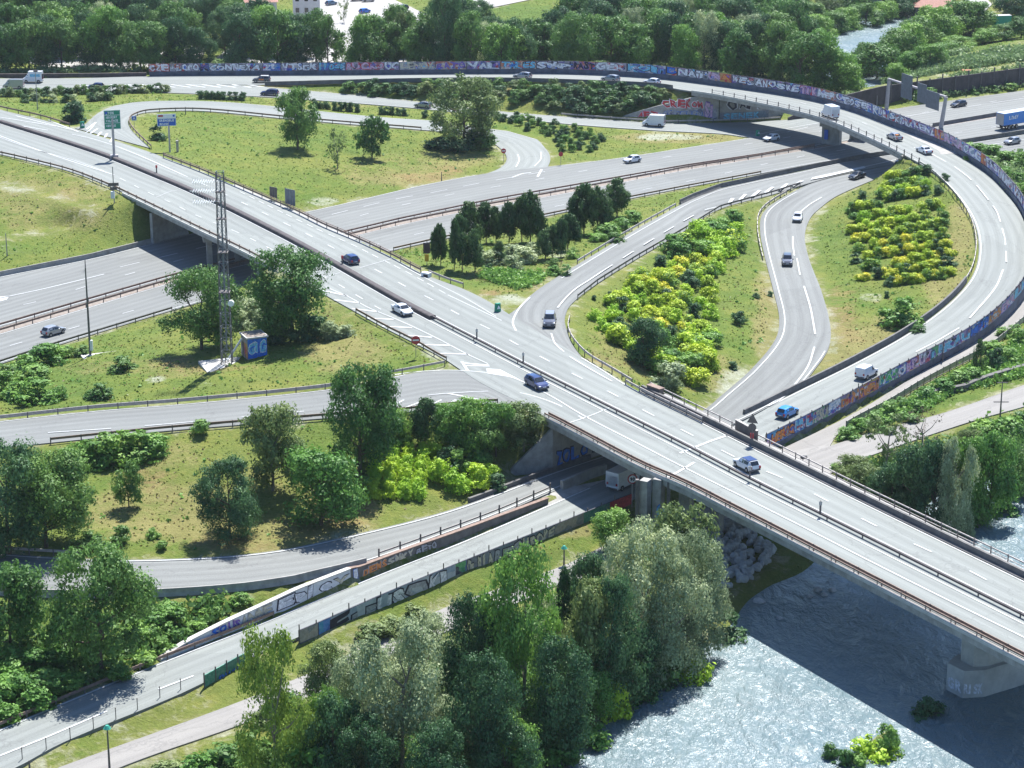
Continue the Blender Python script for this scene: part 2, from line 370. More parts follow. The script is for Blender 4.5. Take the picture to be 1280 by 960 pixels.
def link_copy(o, parent=None):
    c = o.copy(); COL.objects.link(c)
    if parent is not None: c.parent = parent
    for ch in list(o.children): link_copy(ch, c)
    return c

# ---------------------------------------------------------------- curves
def catmull(pts, n=8):
    pts = [np.array(p, float) for p in pts]
    if len(pts) < 3: 
        return [pts[0] + (pts[-1] - pts[0]) * k / n for k in range(n + 1)]
    out = []
    for i in range(len(pts) - 1):
        p1, p2 = pts[i], pts[i + 1]
        p0 = pts[i - 1] if i else 2 * p1 - p2
        p3 = pts[i + 2] if i + 2 < len(pts) else 2 * p2 - p1
        d = max(np.linalg.norm(p2 - p1), 1e-6)
        m1 = (p2 - p0) / max(np.linalg.norm(p2 - p1) + np.linalg.norm(p1 - p0), 1e-6) * d
        m2 = (p3 - p1) / max(np.linalg.norm(p3 - p2) + np.linalg.norm(p2 - p1), 1e-6) * d
        for k in range(n):
            t_ = k / n; t2 = t_ * t_; t3 = t2 * t_
            out.append((2 * t3 - 3 * t2 + 1) * p1 + (t3 - 2 * t2 + t_) * m1 + (-2 * t3 + 3 * t2) * p2 + (t3 - t2) * m2)
    out.append(pts[-1]); return out
def resample(pts, step):
    pts = np.array(pts); seg = np.linalg.norm(np.diff(pts, axis=0), axis=1); s = np.concatenate([[0], np.cumsum(seg)])
    n = max(2, int(round(s[-1] / step)) + 1); t_ = np.linspace(0, s[-1], n)
    return np.stack([np.interp(t_, s, pts[:, k]) for k in range(3)], axis=1)
def wpath(px, z=None, step=2.0):
    w_ = [P(p[0], p[1], p[2] if len(p) > 2 else z) for p in px]
    return resample(catmull(w_), step)
SHEETS = {}
class Sheet:
    def __init__(s, name, A, B, z=None, step=2.0, dz=0.0):
        a = wpath(A, z, step); bb = wpath(B, z, 0.5)
        idx = []; last = 0
        for i, p in enumerate(a):
            d = np.linalg.norm(bb[last:, :2] - p[:2], axis=1)
            lim = min(len(d), 60 if i else len(d))
            j = last + int(np.argmin(d[:lim])); idx.append(j); last = j
        idx[-1] = max(idx[-1], idx[-1])
        s.A = a.copy(); s.B = bb[idx].copy()
        s.A[:, 2] += dz; s.B[:, 2] += dz
        s.C = (s.A + s.B) / 2
        s.S = np.concatenate([[0], np.cumsum(np.linalg.norm(np.diff(s.C, axis=0), axis=1))])
        SHEETS[name] = s; s.name = name
    def z_at(s, x, y):
        d = np.hypot(s.C[:, 0] - x, s.C[:, 1] - y); i = int(np.argmin(d)); return (s.A[i, 2] + s.B[i, 2]) / 2
    def on(s, u, v, dz=0.0):
        z = float(np.mean(s.C[:, 2]))
        for _ in range(8):
            p = P(u, v, z); z = s.z_at(p[0], p[1])
        p = P(u, v, z); p[2] += dz; return p
    def lat(s, side, m_):       # line m_ metres in from edge A or B
        X, Y = (s.A, s.B) if side == 'A' else (s.B, s.A)
        d = Y - X; l = np.linalg.norm(d[:, :2], axis=1)[:, None]; l[l < 1e-3] = 1
        q = X + d / l * m_
        return q
    def idx(s, u, v):
        p = s.on(u, v); return int(np.argmin(np.hypot(s.C[:, 0] - p[0], s.C[:, 1] - p[1])))
    def mesh(s, mat, name, lift=0.0):
        mb = MB(); n = len(s.A); K = 3
        vs, uv, fs = [], [], []
        for i in range(n):
            w_ = np.linalg.norm(s.B[i] - s.A[i])
            for k in range(K + 1):
                q = s.A[i] + (s.B[i] - s.A[i]) * k / K; vs.append(q + np.array((0, 0, lift))); uv.append((s.S[i], w_ * k / K))
        for i in range(n - 1):
            for k in range(K):
                a = i * (K + 1) + k; fs.append((a, a + 1, a + K + 2, a + K + 1))
        # make faces point up
        a, b_, c = (np.array(vs[j]) for j in (fs[len(fs) // 2][:3]))
        if np.cross(b_ - a, c - a)[2] < 0: fs = [f[::-1] for f in fs]
        mb.poly(vs, fs, mat, uv)
        for E in (s.A, s.B):            # thin skirts
            mb.beam([p + np.array((0, 0, lift)) for p in E], [(0, 0), (0, -0.35)], mat, closed=False)
        return tag(mb.build(name), kind='structure')
# ---------------------------------------------------------------- road sheets (near edge / far edge traced, then put on their real levels)
ZD = 7.0
R1M = [(-80,128),(0,153),(90,181),(142,199),(197,221.4),(224,232.6),(279,257.5),(336,286),(380,309),(428,336),(500,377),(541,399),(596,427.5),(654,457.5),(746,504),(855,559),(937,602),(1025,646),(1280,774),(1420,844),(1800,1036)]
R1N_ = [(-80,178),(0,193),(40,202),(90,215),(142,235),(176,251),(245,284.5),(322,322),(407,369),(445,390),(483,411),(521,430),(556,449),(600,478),(650,503),(690,523),(740,549),(805,583),(860,607),(917,636),(970,663),(1280,823),(1420,895),(1800,1092)]
R1F_ = [(-80,115),(0,137),(50,149),(87,159),(120,169),(160,181),(190,191),(208,198),(255,216),(302,236),(370,266),(404,283),(449,302),(493,323),(531,343),(579,361),(613,378),(640,395),(690,425),(747,458),(794,487),(860,519.5),(920,549.5),(1080,629),(1280,726),(1420,794),(1800,980)]
S_R1N = Sheet('R1N', R1M, R1N_, ZD); S_R1F = Sheet('R1F', R1M, R1F_, ZD)
F2_far = [(-80,364),(0,346),(111,324),(188,305),(235,293),(330,274),(386,264),(425,255.5),(526,232),(613,216),(687,208),(770,198),(855,185),(944,171),(1018,156),(1070,145),(1125,135),(1200,124),(1280,113),(1400,96)]
F2_near = [(-80,430),(0,409),(107,378),(215,347),(300,325),(400,300),(500,276),(620,251),(720,233.5),(855,209.5),(951,195),(1018,183),(1100,168.5),(1166,157),(1246,144),(1280,139),(1400,120)]
N2_far = [(-80,440),(0,417),(107,385),(215,353),(320,327),(400,306),(500,281),(610,259),(720,239),(855,213),(951,197.5),(1018,186),(1100,171),(1166,159.5),(1280,141),(1400,122)]
N2_near = [(-80,480),(0,455),(67,433),(215,388),(300,364),(400,337),(492,313),(540,302),(679,271),(794,247),(855,235),(951,217),(1018,204.5),(1119,189),(1196,177),(1280,164),(1400,146)]
S_F2 = Sheet('F2', F2_near, F2_far, 0.0); S_N2 = Sheet('N2', N2_far, N2_near, 0.0)
R3_far = [(628,398,7),(648,384,7),(668,365,6.8),(690,350,6.4),(711,337,6),(737,321,5.4),(794,287,4),(830,267,3),(850,256,2.4),(867,248,2),(900,235.5,1.3),(986,217,.4),(1062,201.5,0),(1119,192.5,0),(1200,180.5,0),(1280,168,0),(1400,150,0)]
R3_near = [(730,450,7),(714,428,7),(708,411,7),(706,397,7),(714,380,6.8),(747,354,6),(798,322,4.6),(855,289,3),(900,261,1.6),(969,242,.5),(1000,232,.2),(1060,216,0),(1119,205,0),(1200,193,0),(1280,182,0),(1400,164,0)]
S_R3 = Sheet('R3', R3_near, R3_far, dz=-0.03)
R4_in = [(1400,164,0),(1280,181,0),(1200,192,0),(1119,205,0),(1060,217,0),(1020,227,0),(1000,235,0),(969,252,0),(953,267,0),(950,286,0),(954,312,0),(967,364,0),(974,397,0),(969,424,0),(939,461,0),(898,497,0),(884,509,0),(850,531,0),(800,554,0),(740,573,0),(684,592,0),(560,637.5,.3),(425,671.5,.8),(319,691,1.2),(168,699,1.6),(57,695,1.6),(0,691,1.6),(-80,684,1.6)]
R4_out = [(1400,174,0),(1280,190,0),(1200,198,0),(1129,212,0),(1106,219,0),(1049,243,0),(1027,258,0),(1013,272,0),(1006,295,0),(1012,325,0),(1027,364,0),(1038,407,0),(1036,434,0),(1021,458,0),(997,485,0),(953,512,0),(914,531,0),(880,547,0),(820,571,0),(745,592,0),(700,610,0),(626,642,.2),(560,667,.3),(458,703,.7),(400,717,.9),(336,731,1.2),(185,743,1.6),(54,743,1.6),(0,740,1.6),(-80,733,1.6)]
S_R4 = Sheet('R4', R4_in, R4_out, dz=-0.06)
R5_in = [(-80,106.5,1),(0,106.5,1),(200,104.5,1),(315,106,1),(420,103.5,2),(503,101.5,3.2),(620,100.5,4.5),(720,103,6),(820,107.5,7),(854,112.5,7),(900,119.5,7.1),(1018,145,7.2),(1085,171.5,7),(1142,200,6.5),(1170,218,6),(1203,253,5),(1220,285,4),(1223,319,3),(1213,349,2.2),(1183,382,1.4),(1133,418,.7),(1066,455,.3),(999,488,0),(924,525,-.3),(850,559,-.4),(727,613,-.4),(577,677,-.6),(490,711,-.8),(380,756,-1),(327,778,-1),(200,828,-1.2),(134,855,-1.2),(0,911,-1.2),(-80,946,-1.2)]
R5_out = [(-80,98,1),(0,98,1),(103,97.5,1),(200,95,1),(330,94,1),(420,93.5,2),(620,92,4.5),(720,92.6,6),(820,98,7),(890,106.4,7),(1000,123,7.2),(1060,138,7.2),(1111,157,7),(1170,180,6.6),(1190,189.5,6.4),(1232,216,5.5),(1258,242,4.6),(1273,262,4),(1284,290,3.2),(1287,318,2.5),(1281,345,2),(1263,371,1.6),(1236,397,1.1),(1199,422,.7),(1119,465,.3),(1035,511,0),(954,552,-.3),(900,575,-.4),(850,599,-.4),(761,635,-.4),(680,668,-.6),(600,700,-.6),(490,745,-.8),(397,786,-1),(306,825,-1.1),(235,863,-1.2),(81,927,-1.2),(17,961,-1.2),(-60,995,-1.2)]
S_R5 = Sheet('R5', R5_in, R5_out)
R7_near = [(-80,113.5,1),(0,113.5,1),(100,113.5,1),(200,115.5,1),(303,119.5,.8),(356,122.5,.5),(420,127,.2),(517,135,0),(617,145,0),(710,155,0),(820,163,0),(900,167,0),(944,171.5,0),(1018,158,0),(1125,140,0)]
R7_far = [(-80,105.5,1),(0,105.5,1),(200,104,1),(315,107.5,1),(380,113,.5),(420,116.5,.2),(517,126.5,0),(621,138.5,0),(710,146,0),(806,153,0),(831,154.5,0),(928,152.5,0),(1000,148.5,0),(1018,146.5,0),(1125,133.5,0)]
S_R7 = Sheet('R7', R7_near, R7_far, dz=-0.03)
R8_in = [(188,185,7),(165,163,7),(160,151,6.8),(168,144.5,6.6),(188,139.8,6.2),(252,138.5,5.3),(356,148,4),(430,154.5,2.8),(559,165,1),(600,171,.5),(616,178,.2),(633,195,0),(626,209,0),(600,220,0)]
R8_out = [(94,160,7),(105,156,7),(120,143,6.9),(137,134,6.6),(165,128,6.2),(220,125.5,5.3),(290,128,4.5),(355,134,3.8),(420,141,2.8),(485,147,1.8),(544,151,1),(613,161,.2),(660,168,0),(684,188,0),(688,199,0),(684,210,0)]
S_R8 = Sheet('R8', R8_in, R8_out, dz=-0.03)
R6_far = [(780,545,7),(720,512,7),(650,478,7),(590,464,7),(530,464,7),(475,474,6.9),(413,486,6.5),(235,504,5.6),(120,513,4.9),(0,526,4.2),(-80,535,3.8)]
R6_near = [(790,577,7),(740,550,7),(690,524,7),(640,506,7),(600,505,7),(485,517,6.9),(400,523,6.5),(309,530,6),(201,539,5.4),(54,554,4.5),(0,559,4.2),(-80,567,3.8)]
S_R6 = Sheet('R6', R6_far, R6_near, dz=-0.03)
R9_a = [(1420,290,-1),(1330,330,-1),(1296,350,-1),(1280,362,-1),(1250,401,-1.1),(1206,435,-1.2),(1152,465,-1.3),(1068,516,-1.6),(981,559,-1.8),(900,595,-1.8)]
R9_b = [(1420,330,-1),(1340,362,-1),(1310,380,-1),(1280,401,-1),(1256,421,-1.1),(1233,438,-1.2),(1189,461,-1.3),(1150,482,-1.3),(1112,505,-1.5),(1053,537,-1.7),(1038,556,-1.8),(1020,590,-1.8),(960,640,-1.8)]
S_R9 = Sheet('R9', R9_a, R9_b, dz=-0.03)
PA_a = [(1420,435,-.8),(1280,481,-1),(1186,514,-1.3),(1085,542,-1.6),(1000,572,-1.8),(900,625,-2.2),(820,662,-2.3),(757,682,-2.4),(711,704,-2.5),(650,727,-2.6),(590,747,-2.6),(530,770,-2.6),(490,787,-2.6),(420,826,-2.6),(302,876,-2.3),(74,959,-2),(-20,995,-2)]
PA_b = [(1420,462,-.8),(1280,508,-1),(1219,525,-1.1),(1092,568,-1.6),(1045,588,-1.7),(960,630,-1.9),(860,680,-2.3),(757,715,-2.4),(700,730,-2.5),(650,752,-2.6),(590,775,-2.6),(530,802,-2.6),(490,818,-2.6),(420,856,-2.6),(302,905,-2.3),(168,952,-2),(30,1010,-2)]
S_PA = Sheet('PATH', PA_a, PA_b)
# car parks and pale yards far behind, drawn as flat yards at their own level
def yard(name, px, z, mat):
    mb = MB(); pts = [P(u, v, z) for u, v in px]
    c = sum(pts) / len(pts)
    for i in range(len(pts)):
        q = [pts[i], pts[(i + 1) % len(pts)], c]
        if np.cross(q[1] - q[0], q[2] - q[0])[2] < 0: q = q[::-1]
        mb.face(q, mat, [(float(p[0]), float(p[1])) for p in q])
    return tag(mb.build(name), kind='structure'), pts
ZB = 0.25
YARDS = [('car_park', [(352,48),(372,8),(395,-6),(480,-6),(512,8),(545,24),(560,42),(545,70),(500,84),(440,86),(385,84),(300,80),(270,72),(300,50)], ZB),
         ('yard', [(40,50),(150,44),(190,52),(230,46),(260,56),(250,80),(150,86),(60,84),(10,72)], ZB),
         ('far_road', [(575,-2),(600,10),(616,9),(670,-2),(690,-12),(600,-20)], ZB),
         ('field_road', [(1180,-20),(1215,-20),(1240,5),(1232,14),(1215,4)], 3.2)]

# ---------------------------------------------------------------- terrain heightfield: roads, banks and river pin it, the rest relaxes between
X0, X1, Y0, Y1, CS = -190, 190, 165, 830, 1.0
NX, NY = int((X1 - X0) / CS) + 1, int((Y1 - Y0) / CS) + 1
fix = np.full((NY, NX), np.nan)
def tri_raster(tris, dz, mode, guard=0.0):
    for T_ in tris:
        a, b_, c = T_
        x0, x1 = min(a[0], b_[0], c[0]) - .01, max(a[0], b_[0], c[0]) + .01
        y0, y1 = min(a[1], b_[1], c[1]) - .01, max(a[1], b_[1], c[1]) + .01
        i0, i1 = max(0, math.ceil((x0 - X0) / CS)), min(NX - 1, math.floor((x1 - X0) / CS))
        j0, j1 = max(0, math.ceil((y0 - Y0) / CS)), min(NY - 1, math.floor((y1 - Y0) / CS))
        if i1 < i0 or j1 < j0: continue
        gx, gy = np.meshgrid(X0 + np.arange(i0, i1 + 1) * CS, Y0 + np.arange(j0, j1 + 1) * CS)
        den = (b_[1] - c[1]) * (a[0] - c[0]) + (c[0] - b_[0]) * (a[1] - c[1])
        if abs(den) < 1e-9: continue
        l1 = ((b_[1] - c[1]) * (gx - c[0]) + (c[0] - b_[0]) * (gy - c[1])) / den
        l2 = ((c[1] - a[1]) * (gx - c[0]) + (a[0] - c[0]) * (gy - c[1])) / den
        l3 = 1 - l1 - l2
        ins = (l1 >= -1e-6) & (l2 >= -1e-6) & (l3 >= -1e-6)
        z = l1 * a[2] + l2 * b_[2] + l3 * c[2] + dz
        sub = fix[j0:j1 + 1, i0:i1 + 1]
        if mode == 'min': z = np.where(np.isnan(sub), z, np.minimum(sub, z))
        sub[ins] = z[ins]
def sheet_tris(s, ext, skip=None):
    d = s.B - s.A; l = np.linalg.norm(d[:, :2], axis=1)[:, None]; l[l < .01] = .01; d = d / l; d[:, 2] = 0
    A = s.A - d * ext; B = s.B + d * ext; out = []
    for i in range(len(A) - 1):
        if skip and skip(s.C[i]): continue
        out += [(A[i], B[i], A[i + 1]), (B[i], B[i + 1], A[i + 1])]
    return out
def inpoly(x, y, poly):
    r = False; n = len(poly)
    for i in range(n):
        x1, y1 = poly[i][:2]; x2, y2 = poly[(i + 1) % n][:2]
        if (y1 > y) != (y2 > y) and x < (x2 - x1) * (y - y1) / (y2 - y1) + x1: r = not r
    return r
BR_A = [P(u, v, ZD) for u, v in [(160,256),(318,331),(334,331),(452,300),(452,290),(300,218),(280,212)]]
BR_B = [P(u, v, ZD) for u, v in [(684,528),(700,545),(800,600),(1420,935),(1850,1160),(1850,960),(1420,750),(1020,570),(905,515),(820,482),(795,472)]]
def mask_poly(poly):
    gx, gy = np.meshgrid(X0 + np.arange(NX) * CS, Y0 + np.arange(NY) * CS)
    r = np.zeros(gx.shape, bool); n = len(poly)
    for i in range(n):
        x1, y1 = poly[i][:2]; x2, y2 = poly[(i + 1) % n][:2]
        if y1 == y2: continue
        r ^= ((y1 > gy) != (y2 > gy)) & (gx < (x2 - x1) * (gy - y1) / (y2 - y1) + x1)
    return r
E = 0.9
iF0, iF1 = S_R5.idx(868, 110), S_R5.idx(1152, 190)
for s in (S_R1N, S_R1F): tri_raster(sheet_tris(s, E), -0.16, 'set')
for s in (S_R6, S_R3, S_R8): tri_raster(sheet_tris(s, E), -0.16, 'set' if s is not S_R6 else 'min')
for pl in (BR_A, BR_B): fix[mask_poly(pl)] = np.nan
saved = fix.copy()
tri_raster([t_ for i in range(len(S_R5.A) - 1) if not (iF0 <= i < iF1) for t_ in
            [(S_R5.A[i], S_R5.B[i], S_R5.A[i + 1]), (S_R5.B[i], S_R5.B[i + 1], S_R5.A[i + 1])]], -0.16, 'set')
for s in (S_R7, S_F2, S_N2, S_R3, S_R4, S_R9, S_PA): tri_raster(sheet_tris(s, E), -0.16, 'min')
# low roads under the bridges win everywhere
mB = mask_poly([P(u, v, 0) for u, v in [(640,585),(800,660),(960,600),(960,490),(860,490),(700,560)]])
for s in (S_F2, S_N2, S_R4, S_R5):
    tri = sheet_tris(s, E) if s is not S_R5 else [t_ for i in range(len(S_R5.A) - 1) if not (iF0 - 2 <= i < iF1 + 2) for t_ in
            [(S_R5.A[i], S_R5.B[i], S_R5.A[i + 1]), (S_R5.B[i], S_R5.B[i + 1], S_R5.A[i + 1])]]
    tri_raster(tri, -0.16, 'min')
for nm, px, z in YARDS:
    fix[mask_poly([P(u, v, z) for u, v in px])] = z - 0.2
def pin(px, z, r=1.5):
    for p in wpath([(u, v) for u, v in px], z, 1.0):
        i, j = int(round((p[0] - X0) / CS)), int(round((p[1] - Y0) / CS)); k = int(r)
        for a in range(max(0, j - k), min(NY, j + k + 1)):
            for b_ in range(max(0, i - k), min(NX, i + k + 1)):
                if np.isnan(fix[a, b_]): fix[a, b_] = z
pin([(-100,78),(300,76),(600,76),(860,84),(980,98)], 0.3)
pin([(-100,40),(600,40),(950,55)], 0.3)
pin([(1100,108),(1180,94),(1290,78)], 3.0); pin([(1160,80),(1290,50)], 3.0); pin([(1220,20),(1290,10)], 3.0)
pin([(0,230),(60,245),(110,262)], 5.4); pin([(0,300),(80,285)], 2.2)
pin([(1040,120),(1090,112)], -1.0)
# river
ZW = -3.8
RIV = [(690,1060),(600,1010),(650,985),(694,959),(727,936),(781,889),(828,858),(890,808),(961,771),(1051,734),(1130,705),(1205,690),(1238,668),(1250,645),(1262,625),(1290,608),(1500,540),(1900,760),(1900,1300),(700,1300)]
RIV2 = [(1012,50),(1040,46),(1063,42),(1120,26),(1160,14),(1172,22),(1112,43),(1088,60),(1080,75),(1092,97),(1106,112),(1078,112),(1062,84),(1040,72)]
fix[mask_poly([P(u, v, -.1) for u, v in [(636,592),(690,585),(712,576),(740,567),(800,547),(830,545),(760,590),(640,612)]]) & ~(fix < -0.05)] = -0.25
rivm = mask_poly([P(u, v, ZW) for u, v in RIV]) | mask_poly([P(u, v, ZW) for u, v in RIV2])
isl = mask_poly([P(u, v, ZW) for u, v in [(1035,975),(1048,945),(1075,925),(1100,905),(1118,888),(1140,890),(1152,908),(1140,930),(1128,965),(1120,1010),(1050,1010)]])
fix[rivm] = ZW - 1.6; fix[isl & rivm] = np.nan
pin([(1085,935),(1115,905)], ZW + 0.35, 0)
bankm = mask_poly([P(u, v, ZW) for u, v in [(672,960),(712,925),(765,880),(815,848),(872,800),(935,765),(1040,722),(1120,695),(1051,734),(961,771),(890,808),(828,858),(781,889),(727,936),(694,959)]])
pin([(560,1000),(690,925),(790,845),(880,785),(900,740),(960,700)], -3.0, 1)
fix[-1, :] = 0.3
def relax(f, it):
    known = ~np.isnan(f); z = np.where(known, f, 0.0)
    return known, z
def solve(f):
    ny, nx = f.shape
    if min(ny, nx) > 14:
        n2y, n2x = (ny + 1) // 2, (nx + 1) // 2
        pad = np.full((n2y * 2, n2x * 2), np.nan); pad[:ny, :nx] = f
        st = np.stack([pad[0::2, 0::2], pad[1::2, 0::2], pad[0::2, 1::2], pad[1::2, 1::2]])
        cnt = (~np.isnan(st)).sum(0); s_ = np.nansum(st, 0)
        c = np.where(cnt > 0, s_ / np.maximum(cnt, 1), np.nan)
        zc = solve(c); z0 = np.repeat(np.repeat(zc, 2, 0), 2, 1)[:ny, :nx]
    else: z0 = np.full(f.shape, np.nanmean(f) if np.any(~np.isnan(f)) else 0.0)
    known = ~np.isnan(f); z = np.where(known, f, z0)
    for _ in range(160):
        p = np.pad(z, 1, mode='edge'); a = (p[:-2, 1:-1] + p[2:, 1:-1] + p[1:-1, :-2] + p[1:-1, 2:]) / 4
        z = np.where(known, f, a)
    return z
H = solve(fix)
# small unevenness away from the roads
free = np.isnan(fix).astype(float)
for _ in range(3):
    p = np.pad(free, 1, mode='edge'); free = np.minimum(free, (p[:-2, 1:-1] + p[2:, 1:-1] + p[1:-1, :-2] + p[1:-1, 2:]) / 4)
nz = rng.normal(size=(NY // 4 + 2, NX // 4 + 2)); nz = np.repeat(np.repeat(nz, 4, 0), 4, 1)[:NY, :NX]
for _ in range(10):
    p = np.pad(nz, 1, mode='edge'); nz = (p[:-2, 1:-1] + p[2:, 1:-1] + p[1:-1, :-2] + p[1:-1, 2:]) / 4
H = H + free * np.clip(nz, -2, 2) * 0.35
def hz(x, y):
    fx = min(max((x - X0) / CS, 0), NX - 1.001); fy = min(max((y - Y0) / CS, 0), NY - 1.001); i, j = int(fx), int(fy); a, b_ = fx - i, fy - j
    return (H[j, i] * (1 - a) + H[j, i + 1] * a) * (1 - b_) + (H[j + 1, i] * (1 - a) + H[j + 1, i + 1] * a) * b_
def T(u, v):
    """where the camera ray through a photo pixel meets the terrain"""
    q1 = P(u, v, 12.0); q0 = P(u, v, -7.0); n = 120; prev = 0.0
    for k in range(n + 1):
        p = q1 + (q0 - q1) * k / n
        if p[2] <= hz(p[0], p[1]):
            lo, hi = prev, k / n
            for _ in range(12):
                m_ = (lo + hi) / 2; p = q1 + (q0 - q1) * m_
                if p[2] <= hz(p[0], p[1]): hi = m_
                else: lo = m_
            return q1 + (q0 - q1) * hi
        prev = k / n
    return q0
# terrain mesh with far skirts out to the horizon
xs = np.concatenate([[-5000, -2200, -1000, -520, -320, -240], X0 + np.arange(NX) * CS, [240, 320, 520, 1000, 2200, 5000]])
ys = np.concatenate([[-2500, -900, -250, 0, 90, 140], Y0 + np.arange(NY) * CS, [870, 960, 1150, 1700, 3000, 7000]])
GX, GY = np.meshgrid(xs, ys)
ix = np.clip(np.round((GX - X0) / CS).astype(int), 0, NX - 1); iy = np.clip(np.round((GY - Y0) / CS).astype(int), 0, NY - 1)
GZ = H[iy, ix]
ring = (GX < X0) | (GX > X1) | (GY < Y0) | (GY > Y1)
far_ = np.maximum(np.maximum(X0 - GX, GX - X1), np.maximum(Y0 - GY, GY - Y1)); k_ = np.clip(far_ / 200, 0, 1)
GZ = np.where(ring, GZ * (1 - k_) + k_ * 0.0, GZ)
ny_, nx_ = GX.shape
V = np.stack([GX, GY, GZ], -1).reshape(-1, 3).astype(np.float32)
ii, jj = np.meshgrid(np.arange(nx_ - 1), np.arange(ny_ - 1)); a = (jj * nx_ + ii).ravel()
F = np.stack([a, a + 1, a + nx_ + 1, a + nx_], 1).astype(np.int32)
def mesh_np(name, V, F, mats, attrs={}, midx=None, smooth=False):
    me = bpy.data.meshes.new(name); k = F.shape[1]
    me.vertices.add(len(V)); me.vertices.foreach_set('co', np.ascontiguousarray(V, dtype=np.float32).ravel())
    me.loops.add(F.size); me.loops.foreach_set('vertex_index', np.ascontiguousarray(F, dtype=np.int32).ravel())
    me.polygons.add(len(F)); me.polygons.foreach_set('loop_start', np.arange(0, F.size, k, dtype=np.int32))
    try: me.polygons.foreach_set('loop_total', np.full(len(F), k, dtype=np.int32))
    except Exception: pass
    for m_ in mats: me.materials.append(M[m_])
    if midx is not None: me.polygons.foreach_set('material_index', np.ascontiguousarray(midx, dtype=np.int32))
    if smooth: me.polygons.foreach_set('use_smooth', np.ones(len(F), bool))
    for nm, (dom, val) in attrs.items():
        at = me.attributes.new(nm, 'FLOAT', dom); at.data.foreach_set('value', np.ascontiguousarray(val, dtype=np.float32))
    me.update(calc_edges=True); me.validate(); return me
pu, pv = proj(V[:, 0].astype(float), V[:, 1].astype(float), V[:, 2].astype(float))
def blob(lst):
    r = np.zeros(len(V))
    for (u, v, ru, rv, s_) in lst:
        d = ((pu - u) / ru) ** 2 + ((pv - v) / rv) ** 2
        r = np.maximum(r, s_ * np.clip(1.35 - d, 0, 1))
    return r
DRY = [(560,200,60,12,.7),(520,225,60,12,.8),(500,215,90,25,.5),(850,172,90,8,1),(60,255,90,40,.55),(960,400,22,80,.8),(905,470,30,30,.6),(800,440,70,40,.7),(870,300,70,20,.4),
       (1060,440,60,40,.9),(1120,420,60,30,.8),(1200,300,20,60,.7),(1180,350,30,40,.7),(1010,470,30,30,.6),(400,400,90,30,.5),(430,440,60,30,.6),(200,460,120,15,.5),
       (200,640,120,45,.75),(330,670,120,30,.8),(430,650,60,40,.7),(180,570,80,25,.5),(560,130,300,8,.35),(760,112,250,7,.8),(700,340,40,15,.5),(620,345,60,10,.5),
       (230,745,80,10,.7),(640,690,60,10,.6),(720,665,40,8,.8),(500,790,60,15,.8),(1040,180,20,8,.5),(350,105,40,5,.7),(350,600,60,20,.4),(150,870,60,15,.3),(20,240,60,30,.4),(330,110,30,4,.5)]
DIRT = [(470,700,80,10,.7),(430,620,60,20,.6),(180,600,60,20,.5),(1050,390,25,40,.5),(1150,430,60,14,.6),(560,240,60,8,.5),(860,470,30,20,.5),(530,222,40,9,.55),(560,212,25,6,.5),(650,360,50,6,.5),(610,365,20,5,.8),(1090,375,18,8,.5),(1060,420,20,20,.4),(960,380,12,30,.45),(330,680,100,15,.5),(440,640,50,20,.5),(745,655,30,8,.6),
        (870,118,35,5,.9),(820,128,40,4,.4),(300,460,60,12,.4),(230,455,40,10,.4),(85,245,20,8,.4),(470,720,60,8,.4),(245,712,60,5,.4),(205,760,20,10,.4),(1150,170,30,8,.3),(740,450,30,10,.5),(350,108,40,3,.6),(1190,330,15,20,.4)]
GRAV = [(835,171,45,5,.9),(195,474,14,5,.9),(255,480,18,5,.6),(922,478,26,22,.8),(640,376,26,8,.8),(1090,372,18,6,.7),(405,252,22,5,.7),(620,322,40,12,.5),(700,316,30,8,.6),(1030,560,22,12,1),(905,495,14,14,.7),
        (740,700,60,14,.5),(500,820,110,30,.45),(1150,930,14,30,.9),(1010,740,25,10,.6),(960,260,10,6,.6),(545,440,22,12,.7),(10,310,20,8,.4),(1000,222,12,5,.7)]
LUSH = [(60,480,80,40,.8),(150,440,60,20,.5),(60,800,100,80,1),(210,790,60,30,.9),(900,285,60,40,.7),(940,300,30,40,.7),(1040,300,40,40,.6),(600,350,90,12,.9),(780,300,60,15,.8),(1130,500,130,25,.9),(430,180,120,20,.5),(560,300,60,20,.5),(700,330,60,20,.6),
        (900,190,60,6,.5),(620,20,120,20,1),(280,150,90,12,.5),(100,145,60,10,.6),(450,380,40,20,.5),(1180,60,120,40,.9),(740,840,150,90,.6)]
rd_ = (~np.isnan(fix)).astype(float); nr_ = rd_.copy()
for _ in range(2):
    p_ = np.pad(nr_, 1, mode='edge'); nr_ = np.maximum(nr_, (p_[:-2, 1:-1] + p_[2:, 1:-1] + p_[1:-1, :-2] + p_[1:-1, 2:]) / 3.2)
edge_ = np.where(ring, 0, np.clip(nr_[iy, ix], 0, 1)).ravel() * .55
gme = mesh_np('ground', V, F, ['ground'], {'dry': ('POINT', np.maximum(blob(DRY) * 1.15, edge_)), 'dirt': ('POINT', blob(DIRT)), 'gravel': ('POINT', np.maximum(blob(GRAV), edge_ * .75)), 'lush': ('POINT', blob(LUSH))}, smooth=True)
go = bpy.data.objects.new('ground', gme); COL.objects.link(go); tag(go, kind='structure')
mb = MB(); mb.face([(-5000, -2500, ZW), (5000, -2500, ZW), (5000, 7000, ZW), (-5000, 7000, ZW)], 'river_water')
tag(mb.build('river'), kind='structure')

